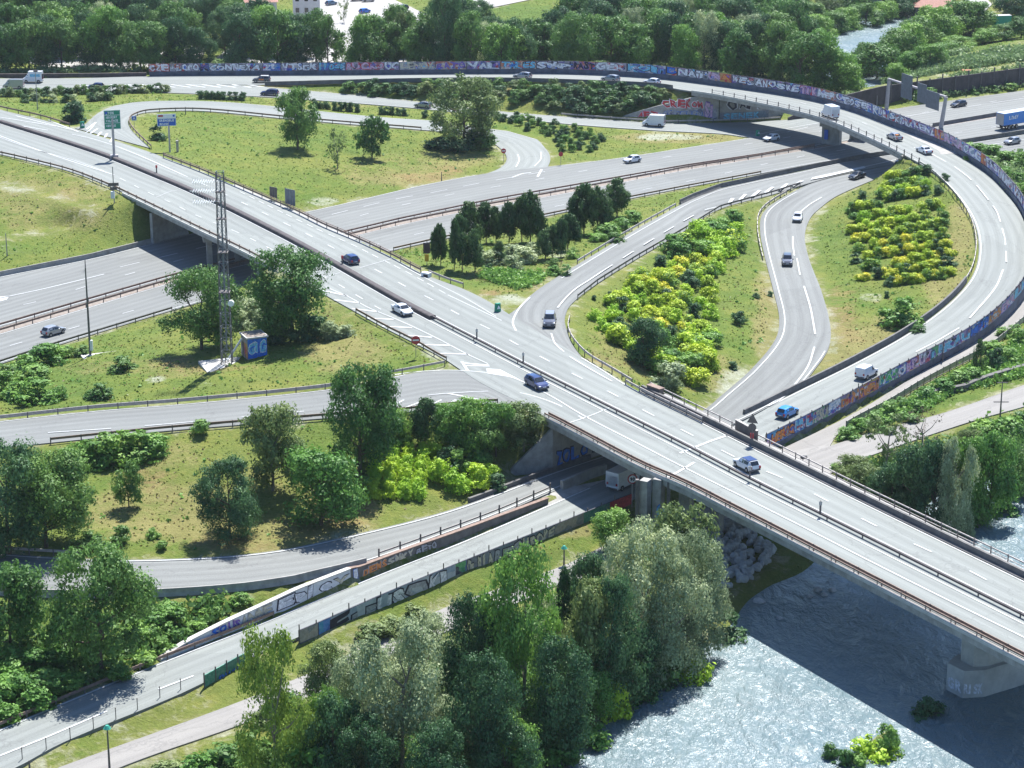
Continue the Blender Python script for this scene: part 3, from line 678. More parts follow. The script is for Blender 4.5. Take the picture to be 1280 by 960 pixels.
for s, mat, nm in ((S_R1N, 'asphalt_pale', 'road'), (S_R1F, 'asphalt_pale', 'road'), (S_F2, 'asphalt_grey', 'road'), (S_N2, 'asphalt_grey', 'road'),
                   (S_R3, 'asphalt_grey', 'road'), (S_R4, 'asphalt_grey', 'road'), (S_R5, 'asphalt_pale', 'road'), (S_R7, 'asphalt_pale', 'road'),
                   (S_R8, 'asphalt_pale', 'road'), (S_R6, 'asphalt_grey', 'road'), (S_R9, 'path_gravel', 'service_road'), (S_PA, 'path_gravel', 'path')):
    s.mesh(mat, nm)
# median strip of the motorway
S_MS = Sheet('MS', F2_near, N2_far, 0.0, dz=-0.05); S_MS.mesh('verge', 'median_strip')
for nm, px, z in YARDS: yard(nm, px, z, 'car_park')
Sheet('MS2', [(914,530,-.05),(880,546,-.05),(820,570,-.05),(745,591,-.05),(700,609,-.05),(650,632,-.05)], [(924,526,-.3),(850,559,-.4),(727,613,-.4),(655,644,-.5)], step=1.0, dz=-0.04).mesh('concrete', 'median_strip')

# ---------------------------------------------------------------- painted markings
def ribbon(mb, pts, width, lift=0.05, mat='road_paint'):
    pts = np.array(pts); n = len(pts); vs = []
    if n < 2: return
    for i in range(n):
        d = pts[min(i + 1, n - 1)] - pts[max(i - 1, 0)]; l = math.hypot(d[0], d[1]) or 1
        nx = np.array((-d[1] / l, d[0] / l, 0)) * width / 2; z = np.array((0, 0, lift))
        vs += [pts[i] - nx + z, pts[i] + nx + z]
    fs = [(2 * i, 2 * i + 2, 2 * i + 3, 2 * i + 1) for i in range(n - 1)]
    mb.poly(vs, fs, mat)
def dashes(mb, pts, width, on, off, lift=0.05, phase=0.0):
    p = resample(pts, 0.5); s_ = np.arange(len(p)) * 0.5 + phase
    i = 0
    while i < len(p):
        ph = s_[i] % (on + off)
        if ph < on:
            j = i
            while j < len(p) and (s_[j] % (on + off)) < on and s_[j] - s_[i] < on: j += 1
            if j - i > 1: ribbon(mb, p[i:j], width, lift)
            i = j
        i += 1
def pxline(s, px, n=8):
    return resample(catmull([s.on(u, v) for u, v in px], n), 1.0)
def marks(name, s, specs, lift=0.05):
    mb = MB()
    for sp_ in specs:
        k = sp_[0]
        if k == 'edge':                       # side, inset, width, i0, i1
            _, side, ins, wd, a_, b_ = sp_
            p = s.lat(side, ins); a_ = s.idx(*a_) if a_ else 0; b_ = s.idx(*b_) if b_ else len(p)
            if a_ > b_: a_, b_ = b_, a_
            ribbon(mb, p[a_:b_ + 1], wd, lift)
        elif k == 'line': ribbon(mb, pxline(s, sp_[1]), sp_[2], lift)
        elif k == 'dash': dashes(mb, pxline(s, sp_[1]), sp_[2], sp_[3], sp_[4], lift, sp_[5] if len(sp_) > 5 else 0)
        elif k == 'poly':
            q = [s.on(u, v, lift) for u, v in sp_[1]]
            if np.cross(q[1] - q[0], q[2] - q[0])[2] < 0: q = q[::-1]
            mb.face(q, 'road_paint')
        elif k == 'pairs':                    # many short bars
            for (a1, b1, a2, b2) in sp_[1]: ribbon(mb, [s.on(a1, b1), s.on(a2, b2)], sp_[2], lift)
    return tag(mb.build(name), kind='structure')
marks('road_markings', S_R1F, [
    ('edge', 'A', 1.15, .2, None, None),
    ('line', [(148,184),(180,197),(227,218)], .3), ('line', [(90,168),(120,175),(148,184)], .22),
    ('dash', [(227,218),(262,234),(302,253),(345,274),(394,298),(422,313),(480,343),(510,360),(545,377),(575,394),(615,413),(645,430),(683,450),(721,470),(765,492),(806,514),(857,540),(940,582),(983,600),(1045,632),(1110,665),(1185,700),(1250,734),(1330,775)], .24, 3.2, 6.3),
    ('dash', [(300,240),(345,262),(395,286),(440,306),(470,321),(500,336),(530,352),(560,369)], .2, 3.0, 1.3),
    ('line', [(560,369),(600,388),(627,401)], .2),
    ('edge', 'B', .25, .22, (720, 448), None), ('edge', 'B', .3, .2, (215, 205), (500, 325)),
    ('line', [(500,331),(540,352),(580,372),(620,396)], .18),
    ('line', [(450,335),(492,323)], .18), ('line', [(850,567),(890,551),(921,541)], .45)])
marks('road_markings', S_R1N, [
    ('edge', 'A', .95, .2, None, None), ('edge', 'B', .5, .22, None, (400, 365)), ('edge', 'B', .45, .25, (900, 620), None),
    ('line', [(-40,155),(0,170),(60,192),(143,219)], .32),
    ('dash', [(150,223),(190,243),(215,254),(240,267),(300,292),(345,315),(400,344),(425,357),(455,375),(490,395)], .22, 3.2, 4.0),
    ('line', [(0,172),(40,186),(90,200),(130,214)], .2),
    ('line', [(407,359),(435,371),(462,385.5),(490,397),(517,409),(550,425),(584,443),(610,455)], .2),
    ('pairs', [(402,363,434,370),(418,375,450,379),(440,386,472,390),(460,398,492,399.5),(478,408,515,410),(502,419,540,422),(522,431,563,432),(545,442,585,443),(577,454,611,457)], .55),
    ('line', [(653,477),(690,496),(730,520),(790,551),(850,582),(930,622),(1010,662),(1090,703),(1180,748),(1280,797),(1340,827)], .24),
    ('line', [(705,531),(735,521),(762,510)], .2), ('line', [(835,597),(855,586),(868,578)], .4),
    ('line', [(195,247),(215,239),(226,238)], .15), ('line', [(395,350),(412,345),(425,341)], .15)])
marks('road_markings', S_R6, [
    ('edge', 'A', .4, .2, (490, 470), None), 
    ('line', [(478,471),(520,465),(565,463),(608,466),(640,472),(655,478)], .24),
    ('poly', [(608,461),(625,462),(656,478),(640,472),(609,467)]),
    ('pairs', [(577,452,585,464),(580,457,612,458),(600,500,560,492),(545,515,570,500),(585,497,560,507)], .4),
    ('line', [(240,533),(300,527),(390,521)], .2), ('dash', [(60,541),(150,535),(245,527),(330,519),(420,510),(490,500),(560,492),(640,490),(690,503),(730,524)], .22, 9, 4),
    ('pairs', [(500,512,528,502),(530,510,552,500),(490,508,505,500)], .3)])
marks('road_markings', S_R3, [
    ('edge', 'B', 1.0, .2, (700, 350), (1010, 212)), ('line', [(645,414),(641,404),(645,392),(653,381),(668,367),(688,353),(711,340)], .3),
    ('line', [(697,385),(707,373),(720,361),(737,350),(752,340)], .3), ('dash', [(752,340),(780,322),(805,306),(850,279),(880,263),(895,259)], .24, 7, 6, 0.0),
    ('line', [(689,417),(694,430),(705,440)], .26),
    ('pairs', [(912,254,916,248),(925,250,932,243),(940,246,950,238),(957,241,966,234),(974,238,984,230),(990,233,1003,226)], .7),
    ('poly', [(1013,225),(1016,222),(1080,208),(1082,210),(1030,222)]), ('line', [(1080,209),(1130,198),(1200,187),(1280,175)], .3), ('edge', 'B', .5, .2, (1010, 212), None)], .07)
marks('road_markings', S_R1F, [('line', [(712,446),(735,460),(765,477)], .26)], .06)
marks('road_markings', S_R4, [
    ('edge', 'A', .9, .2, (1000, 240), (884, 515)), ('edge', 'B', .35, .2, (1030, 440), (914, 527)), ('edge', 'A', .6, .24, (760, 567), None), ('edge', 'B', .5, .2, (745, 588), None),
    ('line', [(1001,265),(1012,256),(1027,247)], .28), ('line', [(991,296),(991,306),(993,320)], .26), ('line', [(1005,358),(1013,385),(1019,418)], .3),
    ('line', [(1018,434),(1010,458),(992,483),(975,500),(960,508)], .28), ('line', [(996,323),(1000,344)], .26)], .08)
marks('road_markings', S_R5, [
    ('edge', 'A', .35, .24, (1142, 200), (924, 528)), ('edge', 'B', .5, .22, (1150, 440), (970, 540)), ('edge', 'A', .35, .26, (735, 610), None),
    ('edge', 'A', .4, .18, (420, 103), (1140, 196)), ('edge', 'B', .6, .18, (330, 94), (1170, 182)),
    ('dash', [(1160,190),(1180,201),(1191,207),(1215,226),(1240,256),(1247,267),(1256,300),(1258,328)], .26, 11, 3.5, 2.0),
    ('line', [(1254,337),(1244,360),(1212,398)], .3), ('line', [(1199,410),(1170,427),(1145,440)], .28),
    ('line', [(242,845),(198,862)], .28), ('line', [(134,889),(60,921),(0,945),(-40,962)], .28), ('dash', [(1000,128),(1060,146),(1110,168),(1150,188)], .2, 3, 10)])
marks('road_markings', S_R7, [
    ('edge', 'A', .4, .18, (330, 120), (930, 168)), ('edge', 'B', .4, .18, (330, 108), (920, 153)),
    ('line', [(140,106.5),(200,105.5),(318,107.5)], .25), ('pairs', [(u, 106, u + 24, 109.5) for u in range(100, 310, 19)], .7),
    ('dash', [(0,109),(200,109)], .2, 3, 6), ('line', [(944,169),(1000,158),(1080,146)], .24), ('line', [(985,165),(1010,159)], .24)], .07)
marks('road_markings', S_F2, [
    ('edge', 'A', .6, .2, None, None), ('edge', 'B', .4, .2, None, (600, 220)), ('edge', 'B', .4, .2, (700, 207), (930, 172)),
    ('line', [(0,373),(60,360),(130,343)], .3), ('dash', [(-60,386),(24,382),(115,356),(200,332),(280,311),(430,275),(480,262),(560,244),(640,230),(740,212),(860,192),(960,176),(1060,158),(1160,140),(1280,121)], .22, 3, 9),
    ('dash', [(150,334),(200,322),(290,300),(440,262),(500,248),(545,240),(600,229),(690,213)], .22, 5, 4), ('dash', [(1130,146),(1180,138),(1280,123),(1330,115)], .24, 12, 3),
    ('poly', [(0,371),(12,370),(8,375),(0,377)])])
marks('road_markings', S_N2, [
    ('edge', 'A', .4, .2, None, None), ('edge', 'B', .5, .2, None, None), ('dash', [(-60,455),(0,436),(88,411),(150,393),(230,371),(320,346),(430,317),(520,293),(610,275),(700,257),(800,238),(870,225),(1000,196),(1100,181),(1280,153)], .22, 3, 9)])
marks('road_markings', S_R8, [
    ('edge', 'A', .4, .18, (200, 139), (600, 172)), ('edge', 'B', .4, .18, (160, 130), (655, 170)),
    ('pairs', [(108,162,120,153),(113,167,122,161),(122,170,127,165),(131,172,134,167),(138,178,141,172)], .5), ('line', [(107,166),(112,163),(120,153)], .25),
    ('line', [(645,209),(649,200),(647,193)], .26), ('line', [(668,208),(676,199),(676,190)], .26), ('line', [(640,222),(654,217),(664,216)], .4), ('line', [(672,221),(677,212)], .5)])
marks('road_markings', S_R1F, [('pairs', [(-20,150,60,163),(-10,145,70,158),(20,145,88,162),(60,150,98,165)], .35)], .05)
# ---------------------------------------------------------------- bridges, walls, rails
def part(mb, name, root, smooth=False):
    o = mb.build(name, None, smooth, origin=root.location); o.parent = root; o.location = (0, 0, 0); return o
def offset(pts, m_):          # + = right-hand side of travel
    pts = np.array(pts, float); out = pts.copy(); n = len(pts)
    for i in range(n):
        d = pts[min(i + 1, n - 1)] - pts[max(i - 1, 0)]; l = math.hypot(d[0], d[1]) or 1
        out[i, 0] += d[1] / l * m_; out[i, 1] -= d[0] / l * m_
    return out
def zadd(pts, dz): q = np.array(pts, float).copy(); q[:, 2] += dz; return q
def slab(mb, A, B, top, bot, over, mat, edge=None):
    """solid deck between two edge lines"""
    d = B - A; l = np.linalg.norm(d[:, :2], axis=1)[:, None]; d = d / l; d[:, 2] = 0
    A2 = A - d * over[0]; B2 = B + d * over[1]; n = len(A)
    inA = A + d * 1.6; inB = B - d * 1.6
    vs = []
    for i in range(n):
        for p, z in ((A2[i], top), (B2[i], top), (B2[i], top - (top - bot) * .62), (inB[i], bot), (inA[i], bot), (A2[i], top - (top - bot) * .62)):
            vs.append((p[0], p[1], (A[i][2] + B[i][2]) / 2 + z))
    fs = []
    for i in range(n - 1):
        for k in range(6): a = i * 6 + k; b_ = i * 6 + (k + 1) % 6; fs.append((a, a + 6, b_ + 6, b_))
    fs += [tuple(range(6)), tuple(range(n * 6 - 6, n * 6))[::-1]]
    mb.poly(vs, fs, mat, [(v[0], v[1]) for v in vs])
def sub(s, side, a_, b_):
    p = s.A if side == 'A' else s.B; i, j = s.idx(*a_), s.idx(*b_)
    if i > j: i, j = j, i
    return p[i:j + 1]
def at_u(pts, u, v=None):
    """index of the polyline point that appears nearest to photo column u (row v)"""
    pu_, pv_ = proj(pts[:, 0], pts[:, 1], pts[:, 2]); d = np.abs(pu_ - u)
    if v is not None: d = d + np.abs(pv_ - v) * .8
    return int(np.argmin(d))
def pair_lines(near, far, n=24):
    return resample(near, 1.0)[np.linspace(0, len(resample(near, 1.0)) - 1, n).astype(int)], resample(far, 1.0)[np.linspace(0, len(resample(far, 1.0)) - 1, n).astype(int)]
nearL = resample(catmull([P(u, v, ZD) for u, v in [(u, v) for u, v in R1N_ if u < 440]]), 1.0)
nearR = resample(catmull([P(u, v, ZD) for u, v in [(650,505)] + [(u, v) for u, v in R1N_ if u > 680]]), 1.0)
farL = resample(catmull([P(u, v, ZD) for u, v in R1F_[6:]]), 1.0)
# motorway bridge deck
root = empty('road_bridge', P(260, 300, ZD), 'wide concrete motorway bridge crossing the lower motorway beside the lattice mast', 'bridge')
mb = MB(); a_, b_ = nearL[at_u(nearL, 158):at_u(nearL, 352)], farL[at_u(farL, 290):at_u(farL, 445)]
A_, B_ = pair_lines(a_, b_); slab(mb, A_, B_, -0.07, -1.15, (.75, .75), 'concrete'); part(mb, 'deck', root)
mb = MB(); mb.beam(zadd(offset(a_, .62), 0), [(-.14, -.1), (.14, -.1), (.14, .28), (-.14, .28)], 'concrete_light'); part(mb, 'kerb', root)
for f in (.12, .36, .62, .88):
    mb = MB(); i = 0.0
    c0, c1 = P(245, 339, 0), P(385, 305, 0); c = c0 + (c1 - c0) * f
    mb.box((c[0], c[1], -.3), (1.0, 1.3, ZD - .85), 'concrete', rz=.2, base=True); mb.box((c[0], c[1], ZD - 1.9), (2.2, 3.2, .8), 'concrete', rz=.2, base=True)
    part(mb, 'pier', root)
def skew_wall(px0, px1, z0, z1, mat='concrete', th=.5):
    m_ = MB(); m_.beam([P(*px0, 0) * [1, 1, 0] + [0, 0, z0], P(*px1, 0) * [1, 1, 0] + [0, 0, z0]], [(-th / 2, 0), (th / 2, 0), (th / 2, z1 - z0), (-th / 2, z1 - z0)], mat); return m_
for (q0, q1) in (((188,259),(288,226)), ((322,326),(440,296))):
    m_ = MB(); m_.beam([P(*q0, ZD) * [1, 1, 0] + [0, 0, -.4], P(*q1, ZD) * [1, 1, 0] + [0, 0, -.4]], [(-.3, 0), (.3, 0), (.3, ZD - .8), (-.3, ZD - .8)], 'concrete'); part(m_, 'abutment', root)
# river bridge
root = empty('road_bridge', P(800, 600, ZD), 'long concrete bridge carrying the dual carriageway over the slip roads and river', 'bridge')
farR = farL[at_u(farL, 800):]; nr = nearR[at_u(nearR, 688):]
A_, B_ = pair_lines(nr, farR, 40); slab(mb := MB(), A_, B_, -0.07, -1.35, (1.0, 2.0), 'concrete'); part(mb, 'deck', root)
d_ = B_ - A_; d_ /= np.linalg.norm(d_[:, :2], axis=1)[:, None]; d_[:, 2] = 0; slab(mb := MB(), B_ - d_ * 3, B_, -1.5, -2.1, (0, 5.6), 'concrete'); part(mb, 'shadow_slab', root)  # added slab below the far edge, widens the deck's shadow on the water
mb = MB(); mb.beam(offset(nr, .92), [(-.12, -.1), (.12, -.1), (.12, .3), (-.12, .3)], 'concrete_light'); part(mb, 'kerb', root)
mb = MB(); mb.beam(offset(farR, -.5), [(-.55, -.1), (.5, -.1), (.25, .85), (-.1, .85), (-.1, .15), (-.55, .15)], 'concrete_dark'); part(mb, 'concrete_barrier', root)
mb = MB(); mb.beam(offset(farR, -1.3), [(-.6, .1), (.5, .1), (.5, .16), (-.6, .16)], 'concrete_light'); part(mb, 'footway', root)
# river pier with a pointed cutwater
def prism(mb, pts, z0, z1, mat, top=None):
    n = len(pts); tp = top or pts
    vs = [(p[0], p[1], z0) for p in pts] + [(p[0], p[1], z1) for p in tp]
    fs = [(k, (k + 1) % n, n + (k + 1) % n, n + k) for k in range(n)] + [tuple(range(n))[::-1], tuple(range(n, 2 * n))]
    a = sum(pts[k][0] * pts[(k + 1) % n][1] - pts[(k + 1) % n][0] * pts[k][1] for k in range(n))
    if a < 0: fs = [f[::-1] for f in fs]
    mb.poly(vs, fs, mat)
FONTC = {}
def glyph(ch):
    if ch not in FONTC:
        cu = bpy.data.curves.new('glyph', 'FONT'); cu.body = ch; cu.offset = 0.045; cu.resolution_u = 2
        ob = bpy.data.objects.new('glyph', cu); COL.objects.link(ob)
        dg = bpy.context.evaluated_depsgraph_get(); me = ob.evaluated_get(dg).to_mesh()
        vs = np.array([v.co[:] for v in me.vertices]); fs = [tuple(p.vertices) for p in me.polygons]
        ob.evaluated_get(dg).to_mesh_clear(); bpy.data.objects.remove(ob); bpy.data.curves.remove(cu)
        if len(vs):
            vs[:, :2] -= vs[:, :2].min(0); vs[:, :2] /= np.maximum(vs[:, :2].max(0), 1e-3)
        FONTC[ch] = (vs, fs)
    return FONTC[ch]
class Wall:
    """a wall line; text and paint follow it. Travel runs left to right in the photo, the face is on the right-hand side"""
    def __init__(s, pts): s.p = np.array(pts, float); s.S = np.concatenate([[0], np.cumsum(np.linalg.norm(np.diff(s.p[:, :2], axis=0), axis=1))]); s.pu, s.pv = proj(s.p[:, 0], s.p[:, 1], s.p[:, 2])
    def s_at(s, u, v=None):
        d = np.abs(s.pu - u); 
        if v is not None: d = d + .8 * np.abs(s.pv - v)
        i = int(np.argmin(d)); 
        if 0 < i < len(s.S) - 1 and v is None:
            j = i + 1 if (s.pu[i] - u) * (s.pu[i + 1] - u) <= 0 else i - 1
            f = (u - s.pu[i]) / ((s.pu[j] - s.pu[i]) or 1); return s.S[i] + (s.S[j] - s.S[i]) * min(max(f, 0), 1)
        return s.S[i]
    def pt(s, a, h, off):
        x, y, z = (np.interp(a, s.S, s.p[:, k]) for k in range(3)); i = min(max(int(np.searchsorted(s.S, a)), 1), len(s.S) - 1)
        d = s.p[i] - s.p[i - 1]; l = math.hypot(d[0], d[1]) or 1
        return (x + d[1] / l * off, y - d[0] / l * off, z + h)
    def patch(s, mb, s0, s1, h0, h1, off, mat):
        n = max(2, int((s1 - s0) / 1.5) + 1); g = np.linspace(s0, s1, n); vs, uv = [], []
        f0 = h0 if callable(h0) else (lambda a: h0); f1 = h1 if callable(h1) else (lambda a: h1)
        for a in g: vs += [s.pt(a, f0(a), off), s.pt(a, f1(a), off)]; uv += [(a, f0(a)), (a, f1(a))]
        mb.poly(vs, [(2 * k, 2 * k + 2, 2 * k + 3, 2 * k + 1) for k in range(n - 1)], mat, uv)
    def text(s, mb, s0, s1, h0, h1, off, txt, mat, out=None, jit=.12, gap=.12):
        n = len(txt); f0 = h0 if callable(h0) else (lambda a: h0); f1 = h1 if callable(h1) else (lambda a: h1)
        wild = out is not None
        ws_ = [random.uniform(.7, 1.35) if wild else 1.0 for _ in txt]; tot = sum(ws_); a_ = s0
        for k, ch in enumerate(txt):
            w_ = (s1 - s0) * ws_[k] / tot; a0 = a_ + w_ * gap / 2 * (random.uniform(-1, 1.5) if wild else 1); a_ += w_
            vs, fs = glyph(ch)
            if not len(vs): continue
            ww = w_ * (1 - gap) * (0.45 if ch in 'I!' else 1); jy = random.uniform(-jit, jit); sl = random.uniform(-.35, .35) if wild else 0; rt = random.uniform(-.22, .22) if wild else 0
            hs_ = random.uniform(.68, 1.08) if wild else 1; lo_y = random.uniform(0, 1 - min(hs_, 1))
            for pas in ((out, 1.2, off), (mat, 1.0, off + .02)) if out else ((mat, 1.0, off),):
                q = []
                for v in vs:
                    x = (v[0] - .5) * pas[1] + .5 + sl * (v[1] - .5) * .6; y = (v[1] - .5 + rt * (v[0] - .5)) * pas[1] + .5
                    if wild: y += .07 * math.sin(9 * v[0] + k); x += .06 * math.sin(8 * v[1] + 2 * k)
                    a = a0 + x * ww; lo, hi = f0(a), f1(a)
                    q.append(s.pt(a, lo + (hi - lo) * min(1.0, max(0.02, lo_y + hs_ * (.06 + .86 * y) + jy * .4)), pas[2]))
                mb.poly(q, fs, pas[0], [(0, 0)] * len(q))
    def tags(s, mb, s0, s1, h0, h1, off, n):
        """small scribbled tags overlapping the big pieces"""
        for _ in range(n):
            a = random.uniform(s0, s1); l = random.uniform(.5, 1.6); h = random.uniform(h0, h1 - .5); hh = random.uniform(.3, .75)
            s.text(mb, a, min(a + l, s1), h, min(h + hh, h1), off, ''.join(random.choice('AEIKLMNORSTUVXZ') for _ in range(random.randint(2, 4))), random.choice(['sp_black', 'sp_white', 'sp_grey', 'sp_blue', 'sp_red', 'sp_purple']), gap=.02)
        for _ in range(n * 2):
            a = random.uniform(s0, s1); w2 = random.uniform(.3, 1.1); h = random.uniform(h0, h1 - .4); pts = []
            r1, r2 = w2 / 2, random.uniform(.2, .55)
            c0 = random.random() * 6
            for q in range(9): th = q / 9 * 6.283; rr = 1 + .3 * math.sin(3 * th + c0); pts.append(s.pt(min(max(a + r1 * rr * math.cos(th), s0), s1), min(max(h + .2 + r2 * rr * math.sin(th), h0), h1), off - .058))
            mb.poly(pts, [tuple(range(9))], random.choice(['sp_black', 'sp_pink', 'sp_grey', 'sp_blue', 'sp_red', 'sp_purple', 'sp_cyan', 'sp_white', 'sp_orange']))
def wall_beam(mb, w_, s0, s1, h0, h1, th, mat, off=0.0):
    n = max(2, int((s1 - s0) / 1.5) + 1); vs, uv = [], []
    f0 = h0 if callable(h0) else (lambda a: h0); f1 = h1 if callable(h1) else (lambda a: h1)
    for a in np.linspace(s0, s1, n):
        for o, h in ((-th / 2, f0(a)), (th / 2, f0(a)), (th / 2, f1(a)), (-th / 2, f1(a))): vs.append(w_.pt(a, h, off + o)); uv.append((a, h))
    fs = []
    for i in range(n - 1):
        for k in range(4): a = 4 * i + k; b_ = 4 * i + (k + 1) % 4; fs.append((a, a + 4, b_ + 4, b_))
    fs += [(3, 2, 1, 0), (4 * n - 4, 4 * n - 3, 4 * n - 2, 4 * n - 1)]
    mb.poly(vs, fs, mat, uv)

ca = P(1194, 868, ZW); cb = P(1250, 851, ZW)
d = cb - ca; d /= np.linalg.norm(d); nrm = np.array((-d[1], d[0], 0))
roadd = P(1280, 830, ZD) - P(1180, 780, ZD); roadd /= np.linalg.norm(roadd); crs = np.array((-roadd[1], roadd[0], 0)); crs = crs if crs[1] > 0 else -crs
c = P(1190, 868, ZW)
def F2w(a, b_): return c + roadd * a + crs * b_
foot = [F2w(-2.3, 2.4), F2w(-1.3, .3), F2w(1.3, .3), F2w(2.3, 2.4), F2w(2.3, 19), F2w(1.0, 21), F2w(-1.0, 21), F2w(-2.3, 19)]
topp = [F2w(-1.7, 3.4), F2w(-1.0, 1.9), F2w(1.0, 1.9), F2w(1.7, 3.4), F2w(1.7, 18.6), F2w(.8, 20), F2w(-.8, 20), F2w(-1.7, 18.6)]
mb = MB(); prism(mb, foot, ZW - 2, ZW + 3.2, 'concrete_light'); prism(mb, topp, ZW + 3.2, ZD - 1.3, 'concrete_light'); pier = part(mb, 'pier', root)
wl = Wall([foot[0], foot[1], foot[2], foot[3]]); mb = MB()
S1, S2 = wl.S[1], wl.S[2]
wl.text(mb, S1 + .1, S2 - .1, .35, 1.9, .02, 'GR', 'sp_white'); wl.text(mb, S2 + .1, wl.S[3] - .1, .4, 1.8, .02, 'RISK', 'sp_white', gap=.05)
q = mb.build('graffiti', None, origin=pier.parent.location); q.parent = pier; q.location = (0, 0, 0)
# pier beside the slip road with its dark down pipes
c0 = P(814, 590, ZD) * [1, 1, 0] + [0, -2.9, -2.2]; mb = MB()
for k, (a, b_) in enumerate(((-1.0, .4), (1.0, .9))):
    mb = MB(); mb.box((c0[0] + a * .85, c0[1] + b_, -3.0), (1.1, 1.3, ZD + 2.9), 'concrete', rz=-.5, base=True); part(mb, 'pier', root)
for k, f in enumerate((.24, .46, .66)):
    mb = MB(); c1 = c0 + crs * 22 * f; mb.box((c1[0], c1[1], -2.6), (1.4, 1.6, ZD + 1.4), 'concrete', rz=-.5, base=True); part(mb, 'pier', root)
for (a, b_, z_, h_) in ((-1.9, -.1, -2, ZD + 2.1), (2.0, -.4, 1.5, ZD - 1.6)):
    mb = MB(); mb.box((c0[0] + a, c0[1] + b_, z_), (.4, .5, h_), 'post_steel', base=True); part(mb, 'down_pipe', root)
wl = Wall([c0 + [.3, -.9, 0], c0 + [1.6, -.15, 0]]); mb = MB(); wl.text(mb, .1, 1.3, 4.2, 6.4, .25, 'SO', 'sp_cyan', 'sp_blue'); wl.text(mb, .1, 1.3, 1.6, 3.6, .25, 'K', 'sp_blue'); part(mb, 'graffiti', root)
# wing wall and abutment left of the slip roads
w1 = Wall([P(u, v, 0) * [1, 1, 0] + [0, 0, -.3] for u, v in [(638,592),(690,587.5),(712,579),(740,569),(800,549)]])
mb = MB(); wall_beam(mb, w1, 0, w1.S[1], -.5, lambda a: .9 + 5.4 * a / w1.S[1], .5, 'concrete'); part(mb, 'wing_wall', root)
mb = MB(); wall_beam(mb, w1, w1.S[1], w1.S[-1], -.5, ZD - .75, .6, 'concrete'); ab = part(mb, 'abutment', root)
mb = MB(); w1.text(mb, w1.S[1] + .5, w1.S[1] + 7, .6, 3, .34, 'ZOLO', 'sp_blue', 'sp_black'); w1.text(mb, w1.S[1] + 8, w1.S[1] + 19, .6, 3, .34, 'BAREK', 'sp_grey', 'sp_black')
q = mb.build('graffiti', None, origin=root.location); q.parent = ab; q.location = (0, 0, 0)

# flyover
root = empty('flyover', P(1000, 150, 7), 'curved concrete flyover carrying the loop road over the motorway on one pier', 'bridge')
j0, j1 = S_R5.idx(893, 112) - 1, S_R5.idx(1152, 190) + 2
mb = MB(); slab(mb, S_R5.A[j0:j1], S_R5.B[j0:j1], -.07, -1.35, (.7, .8), 'concrete'); part(mb, 'deck', root)
mb = MB(); mb.beam(offset(S_R5.A[j0:j1], .55), [(-.12, -.1), (.12, -.1), (.12, .35), (-.12, .35)], 'concrete_light'); part(mb, 'kerb', root)
pc = P(1040, 181, 0); pd = P(1062, 170, 0)
mb = MB(); mb.box((pc[0], pc[1] + 1, -.3), (4.2, 1.6, 4.2), 'concrete', rz=-.5, base=True)
vs = [(pc[0] - 2.1, pc[1] + 1), (pc[0] + 2.1, pc[1] + 1)]
mb.box((pc[0], pc[1] + 1, 3.9), (5.4, 1.7, 1.0), 'concrete', rz=-.5, base=True); mb.box((pc[0] - .2, pc[1] + 1, 4.9), (6.2, 1.7, .9), 'concrete', rz=-.5, base=True)
pr = part(mb, 'pier', root)
mb = MB(); mb.box((pc[0] + 7, pc[1] + 6.5, -.3), (4.0, 1.6, 6.3), 'concrete', rz=-.5, base=True); part(mb, 'pier', root)
mb = MB(); mb.box((pc[0] - 1.4, pc[1] + .1, 1.2), (.9, .08, 2.2), 'sign_blue', rz=-.5, base=True); q = part(mb, 'painted_patch', root)
# abutment with graffiti on the left bank of the flyover, retaining wall running left
wv = Wall([P(775, 148.5, 0), P(800, 150.5, 0), P(850, 151.8, 0), P(898, 151.8, 0)]); zz = wv.S[-1]
mb = MB(); wall_beam(mb, wv, 0, zz, -.4, lambda a: .3 + 5.9 * min(1, a / zz * 1.25) ** .8, .5, 'concrete'); rw = part(mb, 'retaining_wall', root)
mb = MB(); hh = lambda a: .2 + 5.4 * min(1, a / zz * 1.25) ** .8
wv.patch(mb, zz * .05, zz * .98, .15, lambda a: hh(a) * .55, .27, 'graf_c'); wv.patch(mb, zz * .25, zz * .42, .3, lambda a: hh(a) * .6, .275, 'graf_b')
wv.text(mb, zz * .43, zz * .85, 3.1, 5.5, .29, 'CREKOM', 'sp_red', 'sp_white', .03); wv.text(mb, zz * .44, zz * .84, 1.3, 2.7, .29, 'AKTENON', 'sp_grey', 'sp_blue')
wv.text(mb, zz * .2, zz * .4, .6, 2.4, .29, 'AFT', 'sp_red', 'sp_pink'); wv.text(mb, zz * .86, zz * .97, .8, 5.0, .29, 'SI', 'sp_pink', 'sp_purple'); wv.text(mb, zz * .5, zz * .8, .1, 1.2, .29, 'ROLEX', 'sp_cyan', 'sp_black')
q = mb.build('graffiti', None, origin=root.location); q.parent = rw; q.location = (0, 0, 0)
wv2 = Wall([P(899, 151.5, 0), P(940, 150, 0), P(978, 146, 0)]); mb = MB(); wall_beam(mb, wv2, 0, wv2.S[-1], -.4, 5.8, .5, 'concrete'); rw2 = part(mb, 'abutment', root)
mb = MB(); z2 = wv2.S[-1]; wv2.text(mb, z2 * .12, z2 * .68, 2.4, 5.3, .29, 'OAIA', 'sp_black', 'sp_white', .03); wv2.patch(mb, 0, z2 * .75, .1, 2.1, .27, 'graf_m'); wv2.text(mb, z2 * .05, z2 * .6, .3, 2.0, .29, 'SENEK', 'sp_cyan')
q = mb.build('graffiti', None, origin=root.location); q.parent = rw2; q.location = (0, 0, 0)
